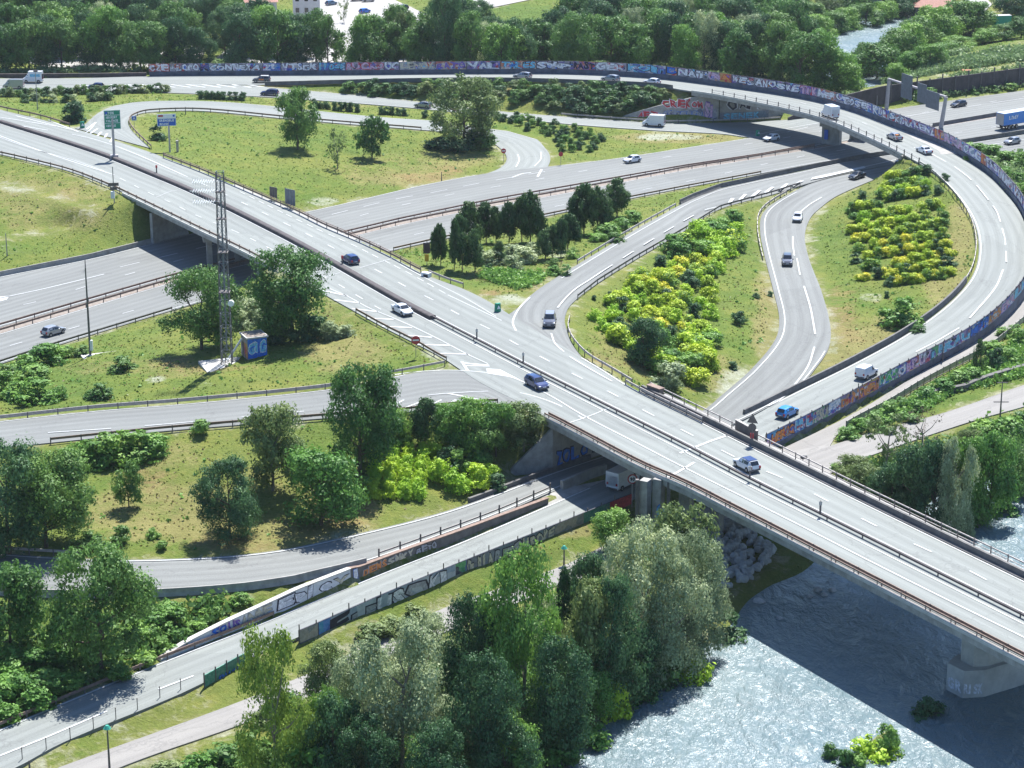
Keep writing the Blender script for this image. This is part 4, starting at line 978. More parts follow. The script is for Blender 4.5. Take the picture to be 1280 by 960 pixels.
skw = P(1147, 204, 0); mb = MB(); mb.beam([P(1140, 198, 7) * [1, 1, 0] + [0, 0, -.3], P(1166, 181, 7) * [1, 1, 0] + [0, 0, -.3]], [(-.3, 0), (.3, 0), (.3, 6.1), (-.3, 6.1)], 'concrete'); part(mb, 'abutment', root)

# ---- graffiti covered noise barriers
root = empty('noise_barrier', S_R5.B[0] * 0 + P(183, 96, 1), 'long graffiti covered noise barrier along the outside of the far loop road', 'wall')
fb = offset(S_R5.B, -.45) if False else S_R5.lat('B', -.5)
i0 = at_u(fb[:len(fb) // 2], 183); i1 = int(np.argmax(proj(fb[:, 0], fb[:, 1], fb[:, 2])[0]))
wb = Wall(fb[i0:i1 + 6]); Lw = wb.S[-1]
mb = MB(); wall_beam(mb, wb, 0, Lw, -.4, 1.05, .45, 'wall_base'); part(mb, 'concrete_base', root)
mb = MB(); wall_beam(mb, wb, 0, Lw, 1.05, 3.1, .14, 'wall_dark'); part(mb, 'barrier_panel', root)
WORDS = [(184,212,'OZE','graf_d','sp_white'),(213,250,'ALCIO','graf_a','sp_white'),(251,262,'K','graf_h','sp_black'),(262,328,'CONNEXA','graf_c','sp_white'),(329,351,'Z!','graf_b','sp_white'),(352,398,'VTSEK','graf_a','sp_white'),
 (399,432,'IIOSE','graf_h','sp_cyan'),(433,480,'RUCKO','graf_a','sp_pink'),(481,499,'UC','graf_e','sp_white'),(500,544,'LENOX','graf_c','sp_beige'),(545,583,'RATO','graf_d','sp_purple'),(584,625,'VAL','graf_e','sp_white'),
 (626,670,'TALES','graf_d','sp_cyan'),(671,716,'SMP','graf_c','sp_white'),(717,744,'RAST','graf_d','sp_black'),(745,783,'GEK','graf_a','sp_white'),(784,832,'KOI','graf_b','sp_cyan'),(833,846,'B','graf_d','sp_blue'),(847,885,'NAT','graf_c','sp_white'),
 (885,900,'UR','graf_a','sp_pink'),(900,914,'A','graf_g','sp_orange'),(915,960,'WESAN','graf_a','sp_white'),(960,1000,'OSKE','graf_e','sp_white'),(1000,1022,'TIK','graf_e','sp_pink'),(1022,1045,'MER','graf_d','sp_white'),(1045,1068,'UFO','graf_c','sp_white'),
 (1068,1098,'SERK','graf_b','sp_white'),(1098,1125,'DISK','graf_a','sp_white'),(1125,1142,'ORA','graf_e','sp_white'),(1142,1168,'KENZ','graf_c','sp_white'),(1168,1180,'IL','graf_d','sp_orange'),(1180,1204,'RECA','graf_a','sp_pink'),
 (1204,1226,'OCE','graf_k','sp_white'),(1226,1232,'I','graf_g','sp_orange'),(1232,1250,'TASK','graf_c','sp_white'),(1250,1266,'NUMO','graf_a','sp_white'),(1266,1282,'VRIL','graf_e','sp_white')]
for k, (u0, u1, tx, bgm, fg) in enumerate(WORDS):
    a0, a1 = wb.s_at(u0), wb.s_at(u1); mb = MB()
    wb.patch(mb, a0, a1, 1.08, 3.12, .09, bgm); wb.text(mb, a0 + .1, a1 - .1, 1.1, 3.1, .11, tx, fg, random.choice(['sp_black', 'sp_black', 'sp_purple', 'sp_red', 'sp_grey']), .06, .04); wb.tags(mb, a0, a1, 1.1, 3.1, .155, int((a1 - a0) / 1.8) + 1); part(mb, 'graffiti', root)
for k in range(int(Lw / 4)):
    pass
mb = MB()
for k in range(int(Lw / 4.0)): p = wb.pt(k * 4.0, 0, -.02); mb.box((p[0], p[1], p[2] + .9), (.16, .16, 2.4), 'post_steel', base=True)
o_ = part(mb, 'support_posts', root); o_['kind'] = 'stuff'

root = empty('noise_barrier', P(1100, 480, 0), 'brightly painted graffiti barrier beside the service road below the loop', 'wall')
nb = S_R5.lat('B', -.4); ia = at_u(nb, 1284, 322); ib = at_u(nb, 951, 553)
wn = Wall(nb[min(ia, ib) - 3:max(ia, ib) + 1][::-1]); Ln = wn.S[-1]
hb = lambda a: float(np.interp(a, [0, Ln * .5, Ln], [-1.4, -1.9, -3.6]))
mb = MB(); wall_beam(mb, wn, 0, Ln, lambda a: hb(a) - .4, -.35, .4, 'wall_base'); part(mb, 'concrete_base', root)
mb = MB(); wall_beam(mb, wn, 0, Ln, -.35, 1.15, .16, 'wall_dark'); part(mb, 'barrier_panel', root)
NW = [(952,962,'','graf_h',None),(962,992,'HEROS','graf_h','sp_orange'),(992,1014,'NIL','graf_h','sp_cyan'),(1014,1034,'NESKA','graf_f','sp_beige'),(1034,1049,'ES','graf_b','sp_white'),(1049,1072,'DIN','graf_e','sp_orange'),
      (1072,1097,'OMEN','graf_g','sp_orange'),(1097,1121,'WAK','graf_f','sp_green'),(1121,1131,'O','graf_b','sp_white'),(1131,1147,'BR','graf_d','sp_pink'),(1147,1162,'UZ','graf_e','sp_pink'),(1162,1171,'I','graf_f','sp_cyan'),
      (1171,1211,'BRAU','graf_e','sp_cyan'),(1211,1234,'MIRS','graf_h','sp_blue'),(1234,1250,'ROS','graf_a','sp_orange'),(1250,1266,'EKA','graf_b','sp_pink'),(1266,1284,'LIM','graf_a','sp_cyan')]
for (u0, u1, tx, bgm, fg) in NW:
    a0, a1 = wn.s_at(u0), wn.s_at(u1); mb = MB()
    wn.patch(mb, a0, a1, -.75, 1.17, .22, bgm)
    if tx: wn.text(mb, a0 + .1, a1 - .1, -.7, 1.15, .24, tx, fg, random.choice(['sp_black', 'sp_white', 'sp_purple', 'sp_grey']), .05, .02)
    wn.tags(mb, a0, a1, -.7, 1.15, .285, int((a1 - a0) / 1.3) + 1)
    part(mb, 'graffiti', root)
mb = MB()
for k in range(int(Ln / 3.0)): p = wn.pt(k * 3.0, 0, .1); mb.box((p[0], p[1], p[2] - .4), (.14, .14, 1.85), 'post_steel', base=True)
o_ = part(mb, 'support_posts', root); o_['kind'] = 'stuff'

root = empty('noise_barrier', P(560, 725, -2.6), 'grey and beige graffiti barrier between the lower slip road and riverside path', 'wall')
nb = S_R5.lat('B', -.35); ia = at_u(nb, 792, 620); ib = at_u(nb, 380, 793)
ws = Wall(nb[min(ia, ib):max(ia, ib) + 1][::-1]); Ls = ws.S[-1]
mb = MB(); wall_beam(mb, ws, 0, Ls, -2.7, -.55, .35, 'wall_base'); part(mb, 'concrete_base', root)
mb = MB(); wall_beam(mb, ws, 0, Ls, -.55, 1.0, .16, 'wall_dark'); part(mb, 'barrier_panel', root)
SW = [(381,396,'','graf_i',None,0),(397,412,'','graf_h',None,-.6),(412,436,'E','graf_k','sp_black',-1.5),(436,470,'LE','graf_k','sp_grey',-1.5),(470,505,'US','graf_k','sp_white',-1.5),(505,535,'O','graf_k','sp_grey',-1.5),(535,568,'KI','graf_k','sp_white',-1.4),
      (568,582,'','graf_f',None,-1.2),(582,616,'QIRIA','graf_m','sp_beige',-1.3),(616,652,'RES','graf_m','sp_grey',-1.2),(652,692,'USOKE','graf_m','sp_beige',-1.2),(692,728,'','graf_i',None,-.7),(728,761,'','graf_l',None,-.6),(761,792,'','sp_red',None,-.5)]
for (u0, u1, tx, bgm, fg, lo) in SW:
    a0, a1 = ws.s_at(u0), ws.s_at(u1); mb = MB()
    ws.patch(mb, a0, a1, min(lo, -.5), 1.02, .2, bgm)
    if tx: ws.text(mb, a0, a1, lo, 1.0, .22, tx, fg, 'sp_black', .04, .1)
    part(mb, 'graffiti', root)
mb = MB()
for k in range(int(Ls / 2.6)): p = ws.pt(k * 2.6, 0, .1); mb.box((p[0], p[1], p[2] - .5), (.13, .13, 1.95 + .3 * (k % 3 == 0)), 'post_steel', base=True)
o_ = part(mb, 'support_posts', root); o_['kind'] = 'stuff'
root = empty('noise_barrier', P(275, 850, -1.5), 'short green panel fence with blue graffiti at the slip road edge', 'wall')
ia = at_u(nb, 309, 823); ib = at_u(nb, 243, 858); wg = Wall(nb[min(ia, ib):max(ia, ib) + 1][::-1]); Lg = wg.S[-1]
mb = MB(); wall_beam(mb, wg, 0, Lg, -.9, 1.05, .12, 'graf_l'); part(mb, 'barrier_panel', root)
mb = MB(); wg.text(mb, Lg * .3, Lg * .95, -.75, .1, .09, 'SNAKES', 'sp_blue', 'sp_black'); part(mb, 'graffiti', root)
for k in range(5):
    mb = MB(); p = wg.pt(Lg * k / 4, 0, .05); mb.box((p[0], p[1], p[2] - 1), (.14, .14, 2.4), 'post_steel', base=True); part(mb, 'post', root)
# retaining wall between the two lower slip roads
root = empty('retaining_wall', P(400, 745, -1), 'white painted retaining wall with large graffiti between the two slip roads', 'wall')
nb = S_R5.lat('A', -.45); ia = at_u(nb, 690, 628); ib = at_u(nb, 198, 830); wr = Wall(nb[min(ia, ib):max(ia, ib) + 1][::-1]); Lr = wr.S[-1]
U = [198, 231, 286, 346, 372, 420, 436, 450, 535, 620, 690]; HH = [.15, 1.0, 1.6, 1.95, 2.1, 2.0, 2.0, 1.7, 1.5, 1.1, .7]; SU = [wr.s_at(u) for u in U]
ht = lambda a: float(np.interp(a, SU, HH))
sw_ = wr.s_at(437)
mb = MB(); wall_beam(mb, wr, 0, sw_, -.4, ht, .4, 'graf_j'); part(mb, 'painted_wall', root)
mb = MB(); wall_beam(mb, wr, sw_, Lr, -.4, lambda a: ht(a), .4, 'concrete_dark'); part(mb, 'plain_wall', root)
mb = MB(); wall_beam(mb, wr, 0, sw_, ht, lambda a: ht(a) + .12, .7, 'concrete_light'); part(mb, 'coping', root)
mb = MB(); wall_beam(mb, wr, sw_, Lr, ht, lambda a: ht(a) + .12, .6, 'rusty_rail'); part(mb, 'coping', root)
for (u0, u1, tx, fg, ou, lo) in [(264,283,'SO','sp_blue','sp_purple',.25),(284,300,'US','sp_purple','sp_pink',.3),(300,340,'ANNE','sp_beige','sp_grey',.3),(346,382,'EP','sp_white','sp_black',.3),(384,414,'IC','sp_white','sp_black',.3),(416,436,'Y','sp_beige','sp_black',.3),
                                 (440,452,'I','sp_white','sp_blue',.3),(452,482,'DEMS','sp_orange','sp_grey',.25),(484,516,'SMKY','sp_beige','sp_grey',.3),(518,545,'BETO','sp_grey','sp_black',.3)]:
    a0, a1 = wr.s_at(u0), wr.s_at(u1); mb = MB(); wr.text(mb, a0, a1, lo, lambda a: ht(a) - .05, .23, tx, fg, ou, .02, .1); part(mb, 'graffiti', root)
# high brown noise wall behind the motorway on the right
root = empty('noise_wall', P(1170, 125, 0), 'tall dark brown timber noise wall behind the motorway and gantry', 'wall')
wm = Wall([P(*q, 0) for q in [(985,150),(1040,141),(1108,131),(1180,121.5),(1280,108.5),(1420,90)]]); mb = MB(); wall_beam(mb, wm, 0, wm.S[-1], -.4, lambda a: float(np.interp(a, [wm.s_at(985), wm.s_at(1040), wm.s_at(1100), wm.s_at(1280)], [.6, 3.6, 4.8, 5.0])), .3, 'wall_brown'); part(mb, 'wall_panels', root)
for k, u in enumerate(range(1112, 1400, 16)):
    a = wm.s_at(u); p = wm.pt(a, 0, .25); mb = MB(); mb.box((p[0], p[1], -.3), (.3, .3, 5.6 if k % 2 else 6.4), 'post_steel', base=True); part(mb, 'post', root)

# ---- guardrails and barriers
BEAM = [(-.05, .45), (.05, .45), (.05, .78), (-.05, .78)]
def rail(pts, label, step=4.0, beams=(BEAM,), mat='galvanised', posth=.82, postw=.14, pmat='post_steel', cat='guardrail', group=None, name='guardrail', ins=None):
    pts = np.array(pts); pts = resample(pts, 2.0); r_ = empty(name, pts[0], label, cat, group)
    for k, b_ in enumerate(beams):
        mb = MB(); mb.beam(pts, b_, mat if k == 0 or len(beams) == 1 else mat); part(mb, 'rail', r_)
    if ins: mb = MB(); mb.beam(pts, ins, 'galvanised'); part(mb, 'top_rail', r_)
    S = np.concatenate([[0], np.cumsum(np.linalg.norm(np.diff(pts, axis=0), axis=1))]); n = max(2, min(99, int(S[-1] / step) + 1))
    me = None
    for a in np.linspace(0, S[-1], n):
        p = [np.interp(a, S, pts[:, k]) for k in range(3)]
        if me is None: mb = MB(); mb.box((0, 0, -.3), (postw, postw, posth + .3), pmat, base=True); me = mb.mesh('post')
        o = bpy.data.objects.new('post', me); COL.objects.link(o); o.parent = r_; o.location = (p[0] - r_.location[0], p[1] - r_.location[1], p[2] - r_.location[2])
    return r_
def onp(s, px): return resample(catmull([s.on(u, v) for u, v in px]), 1.5)
def gp(px): return resample(np.array([T(u, v) for u, v in px]), 2.0)
JER = [(-.3, -.1), (.3, -.1), (.14, .35), (.1, .85), (-.1, .85), (-.14, .35)]
def jersey(pts, label, prof=JER, mat='concrete_dark', name='concrete_barrier'):
    pts = resample(np.array(pts), 2.0); mb = MB(); mb.beam(pts, prof, mat); o = mb.build(name, None, origin=pts[0]); return tag(o, label, 'barrier')
WIDE = [(-.6, -.1), (.6, -.1), (.55, .5), (.4, .6), (-.4, .6), (-.55, .5)]
jersey(onp(S_R1N, [(u, v) for u, v in R1M if u < 600 and u > -50][:11]), 'wide concrete median barrier of the overpass, left half', WIDE, 'barrier_dark')
mp_ = onp(S_R1N, [(u, v) for u, v in R1M if u > 530 and u < 1900])
rail(mp_, 'steel median guardrail of the overpass running down to the river', 6.5, ([(-.12, .34), (.12, .34), (.12, .56), (-.12, .56)],), 'barrier_dark', .56)
for u, v in ((428,334),(596,427),(654,457),(937,602),(1025,646),(196,219)):
    p = S_R1N.on(u, v); r_ = empty('marker_post', p, {428:'short red and white marker post beside the dark blue hatchback',596:'dark marker post on the median, third from the left',654:'dark marker post on the median above the blue estate car',937:'pale marker post on the median beside the white two-tone car',1025:'dark marker post on the median near the river',196:'reddish marker post on the median right of the green sign'}[u], 'marker post', 'marker posts on the overpass median')
    mb = MB(); mb.box((p[0], p[1], p[2] + .3), (.22, .22, 1.7), 'post_steel', base=True); part(mb, 'post', r_)
    mb = MB(); mb.box((p[0], p[1], p[2] + 1.5), (.34, .3, .5), 'sign_red' if u in (428, 196) else 'concrete_light', base=True); part(mb, 'reflector', r_)
rail(offset(nearL, .3)[at_u(nearL, -60):at_u(nearL, 355)], 'guardrail on the near edge of the overpass above the grass bank', 4.0, (BEAM,), 'rusty_rail', .95, group=None)
nr2 = onp(S_R1N, [(445,391),(483,412),(521,431),(546,446),(558,452)]); rail(nr2, 'guardrail beside the hatched area ending at the slip road gore', 3.5, (BEAM,), 'rusty_rail')
rail(onp(S_R6, [(556,457),(530,462),(509,466),(475,472)]), 'short guardrail turning back along the slip road gore', 3.0)
pR = offset(nr, .15); rail(pR, 'inner brown guardrail on the near edge of the river bridge', 4.0, (BEAM,), 'rusty_rail')
pR = offset(nr, .8); rail(pR, 'outer pale parapet rail on the near edge of the river bridge', 4.0, ([(-.05, .6), (.05, .6), (.05, .8), (-.05, .8)], [(-.04, .2), (.04, .2), (.04, .3), (-.04, .3)]), 'rusty_rail', .85, .1)
frp = offset(farR, -1.85); rail(frp, 'tall grey parapet railing on the far side of the river bridge', 2.8, ([(-.05, .95), (.05, .95), (.05, 1.1), (-.05, 1.1)], [(-.03, .5), (.03, .5), (.03, .58), (-.03, .58)]), 'galvanised', 1.15, .13)
fl = offset(S_R1F.lat('B', .1), 0)
rail(fl[at_u(fl, 205):at_u(fl, 533)], 'brown guardrail along the far edge of the overpass by the meadow', 4.0, (BEAM, [(-.04, .95), (.04, .95), (.04, 1.05), (-.04, 1.05)]), 'rusty_rail', 1.1)
rail(onp(S_R1F, [(536,343),(558,352),(579,359)]), 'pale guardrail end beside the small conifer grove', 3.0)
rail(onp(S_R1F, [(-60,119),(0,136),(50,147),(87,158)]), 'guardrail at the top left edge of the overpass', 4.0, (BEAM,), 'rusty_rail')
fe = S_R1F.lat('B', .05); a_, b_ = at_u(fe, 786), at_u(fe, 884)
rail(fe[a_:b_], 'guardrail on the far edge beside the yellow broom triangle', 3.5, (BEAM,), 'galvanised', .95)
rail(onp(S_R3, [(712,400),(710,412),(717,428),(735,447),(760,462),(790,480)]), 'curved galvanised guardrail round the lower tip of the broom triangle', 3.0)
rail(resample(np.array([P(u, v, z) for u, v, z in R3_near[4:11]]), 2.0)[2:], 'dark guardrail along the lower edge of the diagonal slip road', 4.0, (BEAM,), 'post_steel')
rail(S_R3.lat('B', -.1)[at_u(S_R3.B, 722):at_u(S_R3.B, 850)], 'grey guardrail along the upper edge of the diagonal slip road', 4.0)
bpx = resample(np.array([P(u, v, z) + [0, 0, 0] for u, v, z in [(850,254.5,2.4),(867,246.5,2),(900,234.3,1.3),(986,215.6,.4),(1062,200.5,0),(1119,191,0),(1200,179,0),(1280,166.5,0),(1400,148,0)]]), 2.0)
jersey(bpx, 'dark concrete barrier between the motorway and the slip road on the right')
jersey(resample(np.array([P(u, v, 0) for u, v in [(1166,158.4),(1246,144.6),(1280,139.8),(1400,121)]]), 2.), 'dark concrete median barrier right of the gantry leg')
rail(resample(np.array(F2W := [P(u, v + .6, 0) for u, v in F2_near[:5]]), 2.), 'upper median guardrail of the motorway left of the bridge', 4.0, (BEAM,), 'rusty_rail', group='motorway median rails')
rail(resample(np.array([P(u, v - .6, 0) for u, v in N2_far[:5]]), 2.), 'lower median guardrail of the motorway left of the bridge', 4.0, (BEAM,), 'rusty_rail')
rail(resample(np.array([P(u, v + .6, 0) for u, v in F2_near[5:12]]), 2.), 'upper median guardrail of the motorway between bridge and flyover', 4.0, (BEAM,), 'rusty_rail')
rail(resample(np.array([P(u, v - .6, 0) for u, v in N2_far[5:12]]), 2.), 'lower median guardrail of the motorway between bridge and flyover', 4.0, (BEAM,), 'rusty_rail')
rail(resample(np.array([P(u, v + 1, 0) for u, v in N2_near[6:12]]), 2.), 'guardrail on the near side of the motorway behind the conifer grove', 4.0, (BEAM,), 'rusty_rail')
rail(resample(np.array([P(u, v + 1, 0) for u, v in N2_near[:4]]), 2.), 'low guardrail on the near side of the motorway at the left', 4.0, (BEAM,), 'post_steel')
jersey(resample(np.array([P(u, v - 1, 0) for u, v in F2_far[:5]]), 2.), 'pale concrete edge barrier of the motorway below the grass bank', JER, 'concrete')
rail(S_R6.lat('A', -.2)[at_u(S_R6.A, 470):][:], 'long grey guardrail along the upper edge of the rising slip road', 4.0, ([(-.06, .3), (.06, .3), (.06, .78), (-.06, .78)],))
rail(S_R6.lat('B', -.2)[at_u(S_R6.B, 620):at_u(S_R6.B, 40)], 'guardrail along the lower edge of the rising slip road', 4.0, (BEAM,), 'rusty_rail')
rail(S_R4.lat('A', -.4)[at_u(S_R4.A, 91, 697):], 'blue grey guardrail at the far left beside the big tree', 3.0)
jersey(S_R4.lat('B', -.35)[at_u(S_R4.B, 445, 706):], 'grey concrete edge barrier of the slip road above the white wall', JER, 'concrete')
jersey(S_R4.lat('A', -.3)[at_u(S_R4.A, 735, 573):at_u(S_R4.A, 575, 634)], 'low dark kerb wall along the grass near the underpass', [(-.2, -.1), (.2, -.1), (.2, .6), (-.2, .6)])
rail(S_R4.lat('B', .15)[at_u(S_R4.B, 688, 613):at_u(S_R4.B, 448, 706)], 'guardrail with tall dark posts on top of the retaining wall', 3.4, ([(-.04, .6), (.04, .6), (.04, .8), (-.04, .8)],), 'galvanised', 1.25, .2)
jersey(S_R4.lat('B', -.2)[at_u(S_R4.B, 760, 588):at_u(S_R4.B, 690, 612)], 'short tall grey barrier between the slip roads at the underpass mouth', [(-.3, -.3), (.3, -.3), (.22, 1.1), (-.22, 1.1)], 'concrete')
rail(S_R5.lat('A', .05)[at_u(S_R5.A, 345, 771):], 'guardrail on the upper edge of the lowest slip road below the shrubs', 3.6, (BEAM,), 'rusty_rail')
iL0, iL1 = at_u(S_R5.A, 1172, 217), at_u(S_R5.A, 922, 527)
rail(S_R5.lat('A', -.5)[iL0 - 4:iL1 - 30], 'grey guardrail on the inside of the loop road', 3.2, (BEAM,), 'galvanised')
jersey(S_R5.lat('A', -.55)[at_u(S_R5.A, 1212, 350):iL1], 'dark concrete barrier on the inside of the loop near the overpass', [(-.3, -.2), (.3, -.2), (.16, .9), (-.16, .9)])
jersey(S_R5.lat('A', -.4)[at_u(S_R5.A, 330, 106):at_u(S_R5.A, 850, 112)], 'low dark barrier on the near edge of the far loop road')
rail(S_R5.lat('A', -.35)[at_u(S_R5.A, 893, 118):at_u(S_R5.A, 1158, 207)], 'flyover parapet railing with dark posts', 3.6, ([(-.04, 1.0), (.04, 1.0), (.04, 1.1), (-.04, 1.1)], [(-.03, .5), (.03, .5), (.03, .57), (-.03, .57)]), 'galvanised', 1.35, .2)
rail(S_R4.lat('A', -.5)[at_u(S_R4.A, 985, 244):at_u(S_R4.A, 957, 330)], 'white edged guardrail round the bend below the flyover', 3.5, ([(-.06, .3), (.06, .3), (.06, .7), (-.06, .7)],))
rail(S_R8.lat('A', -.3)[at_u(S_R8.A, 188, 184):at_u(S_R8.A, 540, 164)], 'brown guardrail inside the upper left loop slip road', 4.0, (BEAM,), 'rusty_rail')
rail(S_R7.lat('B', -.4)[at_u(S_R7.B, 700, 146):at_u(S_R7.B, 985, 149)], 'guardrail under the graffiti retaining wall by the far road', 4.0)
rail(S_R9.lat('B', -.2)[at_u(S_R9.B, 1330, 360):at_u(S_R9.B, 1050, 537)], 'grey slatted fence on the edge of the service road', 2.2, ([(-.03, .2), (.03, .2), (.03, 1.1), (-.03, 1.1)],), 'galvanised', 1.2, .12, cat='fence', name='slatted_fence')
jersey(resample(np.array([P(u, v, 1) for u, v in [(-80,96.5),(0,96.5),(100,96),(183,95)]]), 2.), 'dark low wall at the top left behind the vans', [(-.3, -.2), (.3, -.2), (.3, .9), (-.3, .9)], 'wall_brown')
jersey(resample(np.array([T(u, v) for u, v in [(1155,500),(1175,493),(1200,490),(1230,478),(1262,468),(1300,458)]]), 2.), 'dark stone wall in the greenery above the riverside path', [(-.4, -.5), (.4, -.5), (.4, 1.0), (-.4, 1.0)], 'concrete_dark', 'stone_wall')
# thin posts along the lowest slip road, lower left
for k, (u, v) in enumerate([(28,950),(58,938),(88,925),(117,912),(145,900),(172,888),(200,873),(226,863)]):
    p = P(u, v, -1.3); mb = MB(); mb.tube((0, 0, -.3), (0, 0, 1.35), .05, .05, 'post_steel'); mb.box((0, 0, 1.3), (.12, .12, .1), 'post_steel', base=True)
    o = mb.build('fence_post'); o.location = tuple(p); tag(o, 'thin dark fence post at the lowest slip road, number %s from the left' % ['one','two','three','four','five','six','seven','eight'][k], 'post', 'fence posts along the lowest slip road')
# ---------------------------------------------------------------- vehicles
# stations: x from the tail, z sill, z belt, z roof, half width, roof half width
CAR = {
 'hatch': (4.05, [(0,.35,.62,.62,.70,.60),(.08,.25,.92,.94,.84,.62),(.50,.22,.95,1.40,.88,.62),(1.5,.22,.94,1.49,.88,.66),(2.25,.22,.93,1.44,.88,.65),(2.95,.22,.92,.98,.88,.70),(3.75,.24,.80,.84,.84,.66),(4.0,.3,.62,.62,.72,.60)], (.72, 3.28), .31, 1, 4, (.55, 2.3)),
 'estate': (4.5, [(0,.35,.62,.62,.72,.60),(.08,.25,.95,.97,.86,.62),(.34,.22,.97,1.40,.90,.62),(1.6,.22,.95,1.48,.90,.66),(2.55,.22,.94,1.43,.90,.65),(3.3,.22,.92,.98,.90,.70),(4.15,.24,.80,.84,.86,.66),(4.45,.3,.62,.62,.74,.60)], (.82, 3.6), .32, 1, 4, (.45, 2.6)),
 'suv': (4.55, [(0,.4,.75,.75,.78,.66),(.06,.3,1.05,1.07,.90,.66),(.32,.28,1.07,1.58,.93,.68),(1.6,.28,1.05,1.68,.93,.71),(2.5,.28,1.04,1.63,.93,.70),(3.2,.28,1.02,1.10,.93,.74),(4.2,.3,.92,.96,.90,.70),(4.5,.36,.72,.72,.78,.62)], (.85, 3.65), .36, 1, 4, (.45, 2.6)),
 'saloon': (4.6, [(0,.35,.62,.62,.74,.60),(.08,.25,.95,.97,.86,.64),(.75,.22,.97,1.01,.89,.64),(1.35,.22,.95,1.38,.89,.62),(2.2,.22,.94,1.43,.89,.64),(2.7,.22,.93,1.38,.89,.63),(3.4,.22,.92,.97,.89,.70),(4.3,.24,.78,.82,.85,.66),(4.55,.3,.60,.60,.72,.60)], (.9, 3.7), .32, 2, 5, (1.2, 2.75)),
 'van': (5.2, [(0,.4,1.2,2.10,.92,.84),(.06,.3,1.25,2.30,.97,.86),(1.5,.28,1.25,2.36,.98,.88),(3.3,.28,1.22,2.34,.98,.86),(3.75,.28,1.20,2.20,.98,.82),(4.45,.28,1.15,1.28,.97,.80),(5.0,.3,.98,1.02,.92,.74),(5.15,.36,.7,.7,.8,.66)], (.95, 4.1), .34, None, 4, (3.35, 3.95)),
 'smallvan': (4.4, [(0,.4,1.1,1.72,.86,.76),(.06,.3,1.12,1.82,.90,.78),(1.4,.28,1.10,1.86,.92,.80),(2.4,.28,1.08,1.84,.92,.78),(2.75,.28,1.06,1.72,.92,.74),(3.35,.28,1.02,1.10,.91,.74),(4.1,.3,.88,.92,.88,.70),(4.36,.36,.66,.66,.76,.62)], (.85, 3.55), .33, None, 4, (2.3, 2.95)),
}
def wheel_mesh():
    mb = MB(); mb.tube((0, -.10, 0), (0, .10, 0), 1, 1, 'tyre', 14); return mb.mesh('wheel')
def rim_mesh():
    mb = MB(); mb.tube((0, -.112, 0), (0, .112, 0), .6, .6, 'rim', 10); mb.tube((0, -.12, 0), (0, .12, 0), .18, .18, 'trim_dark', 6); return mb.mesh('rim')
WM, RM = wheel_mesh(), rim_mesh()
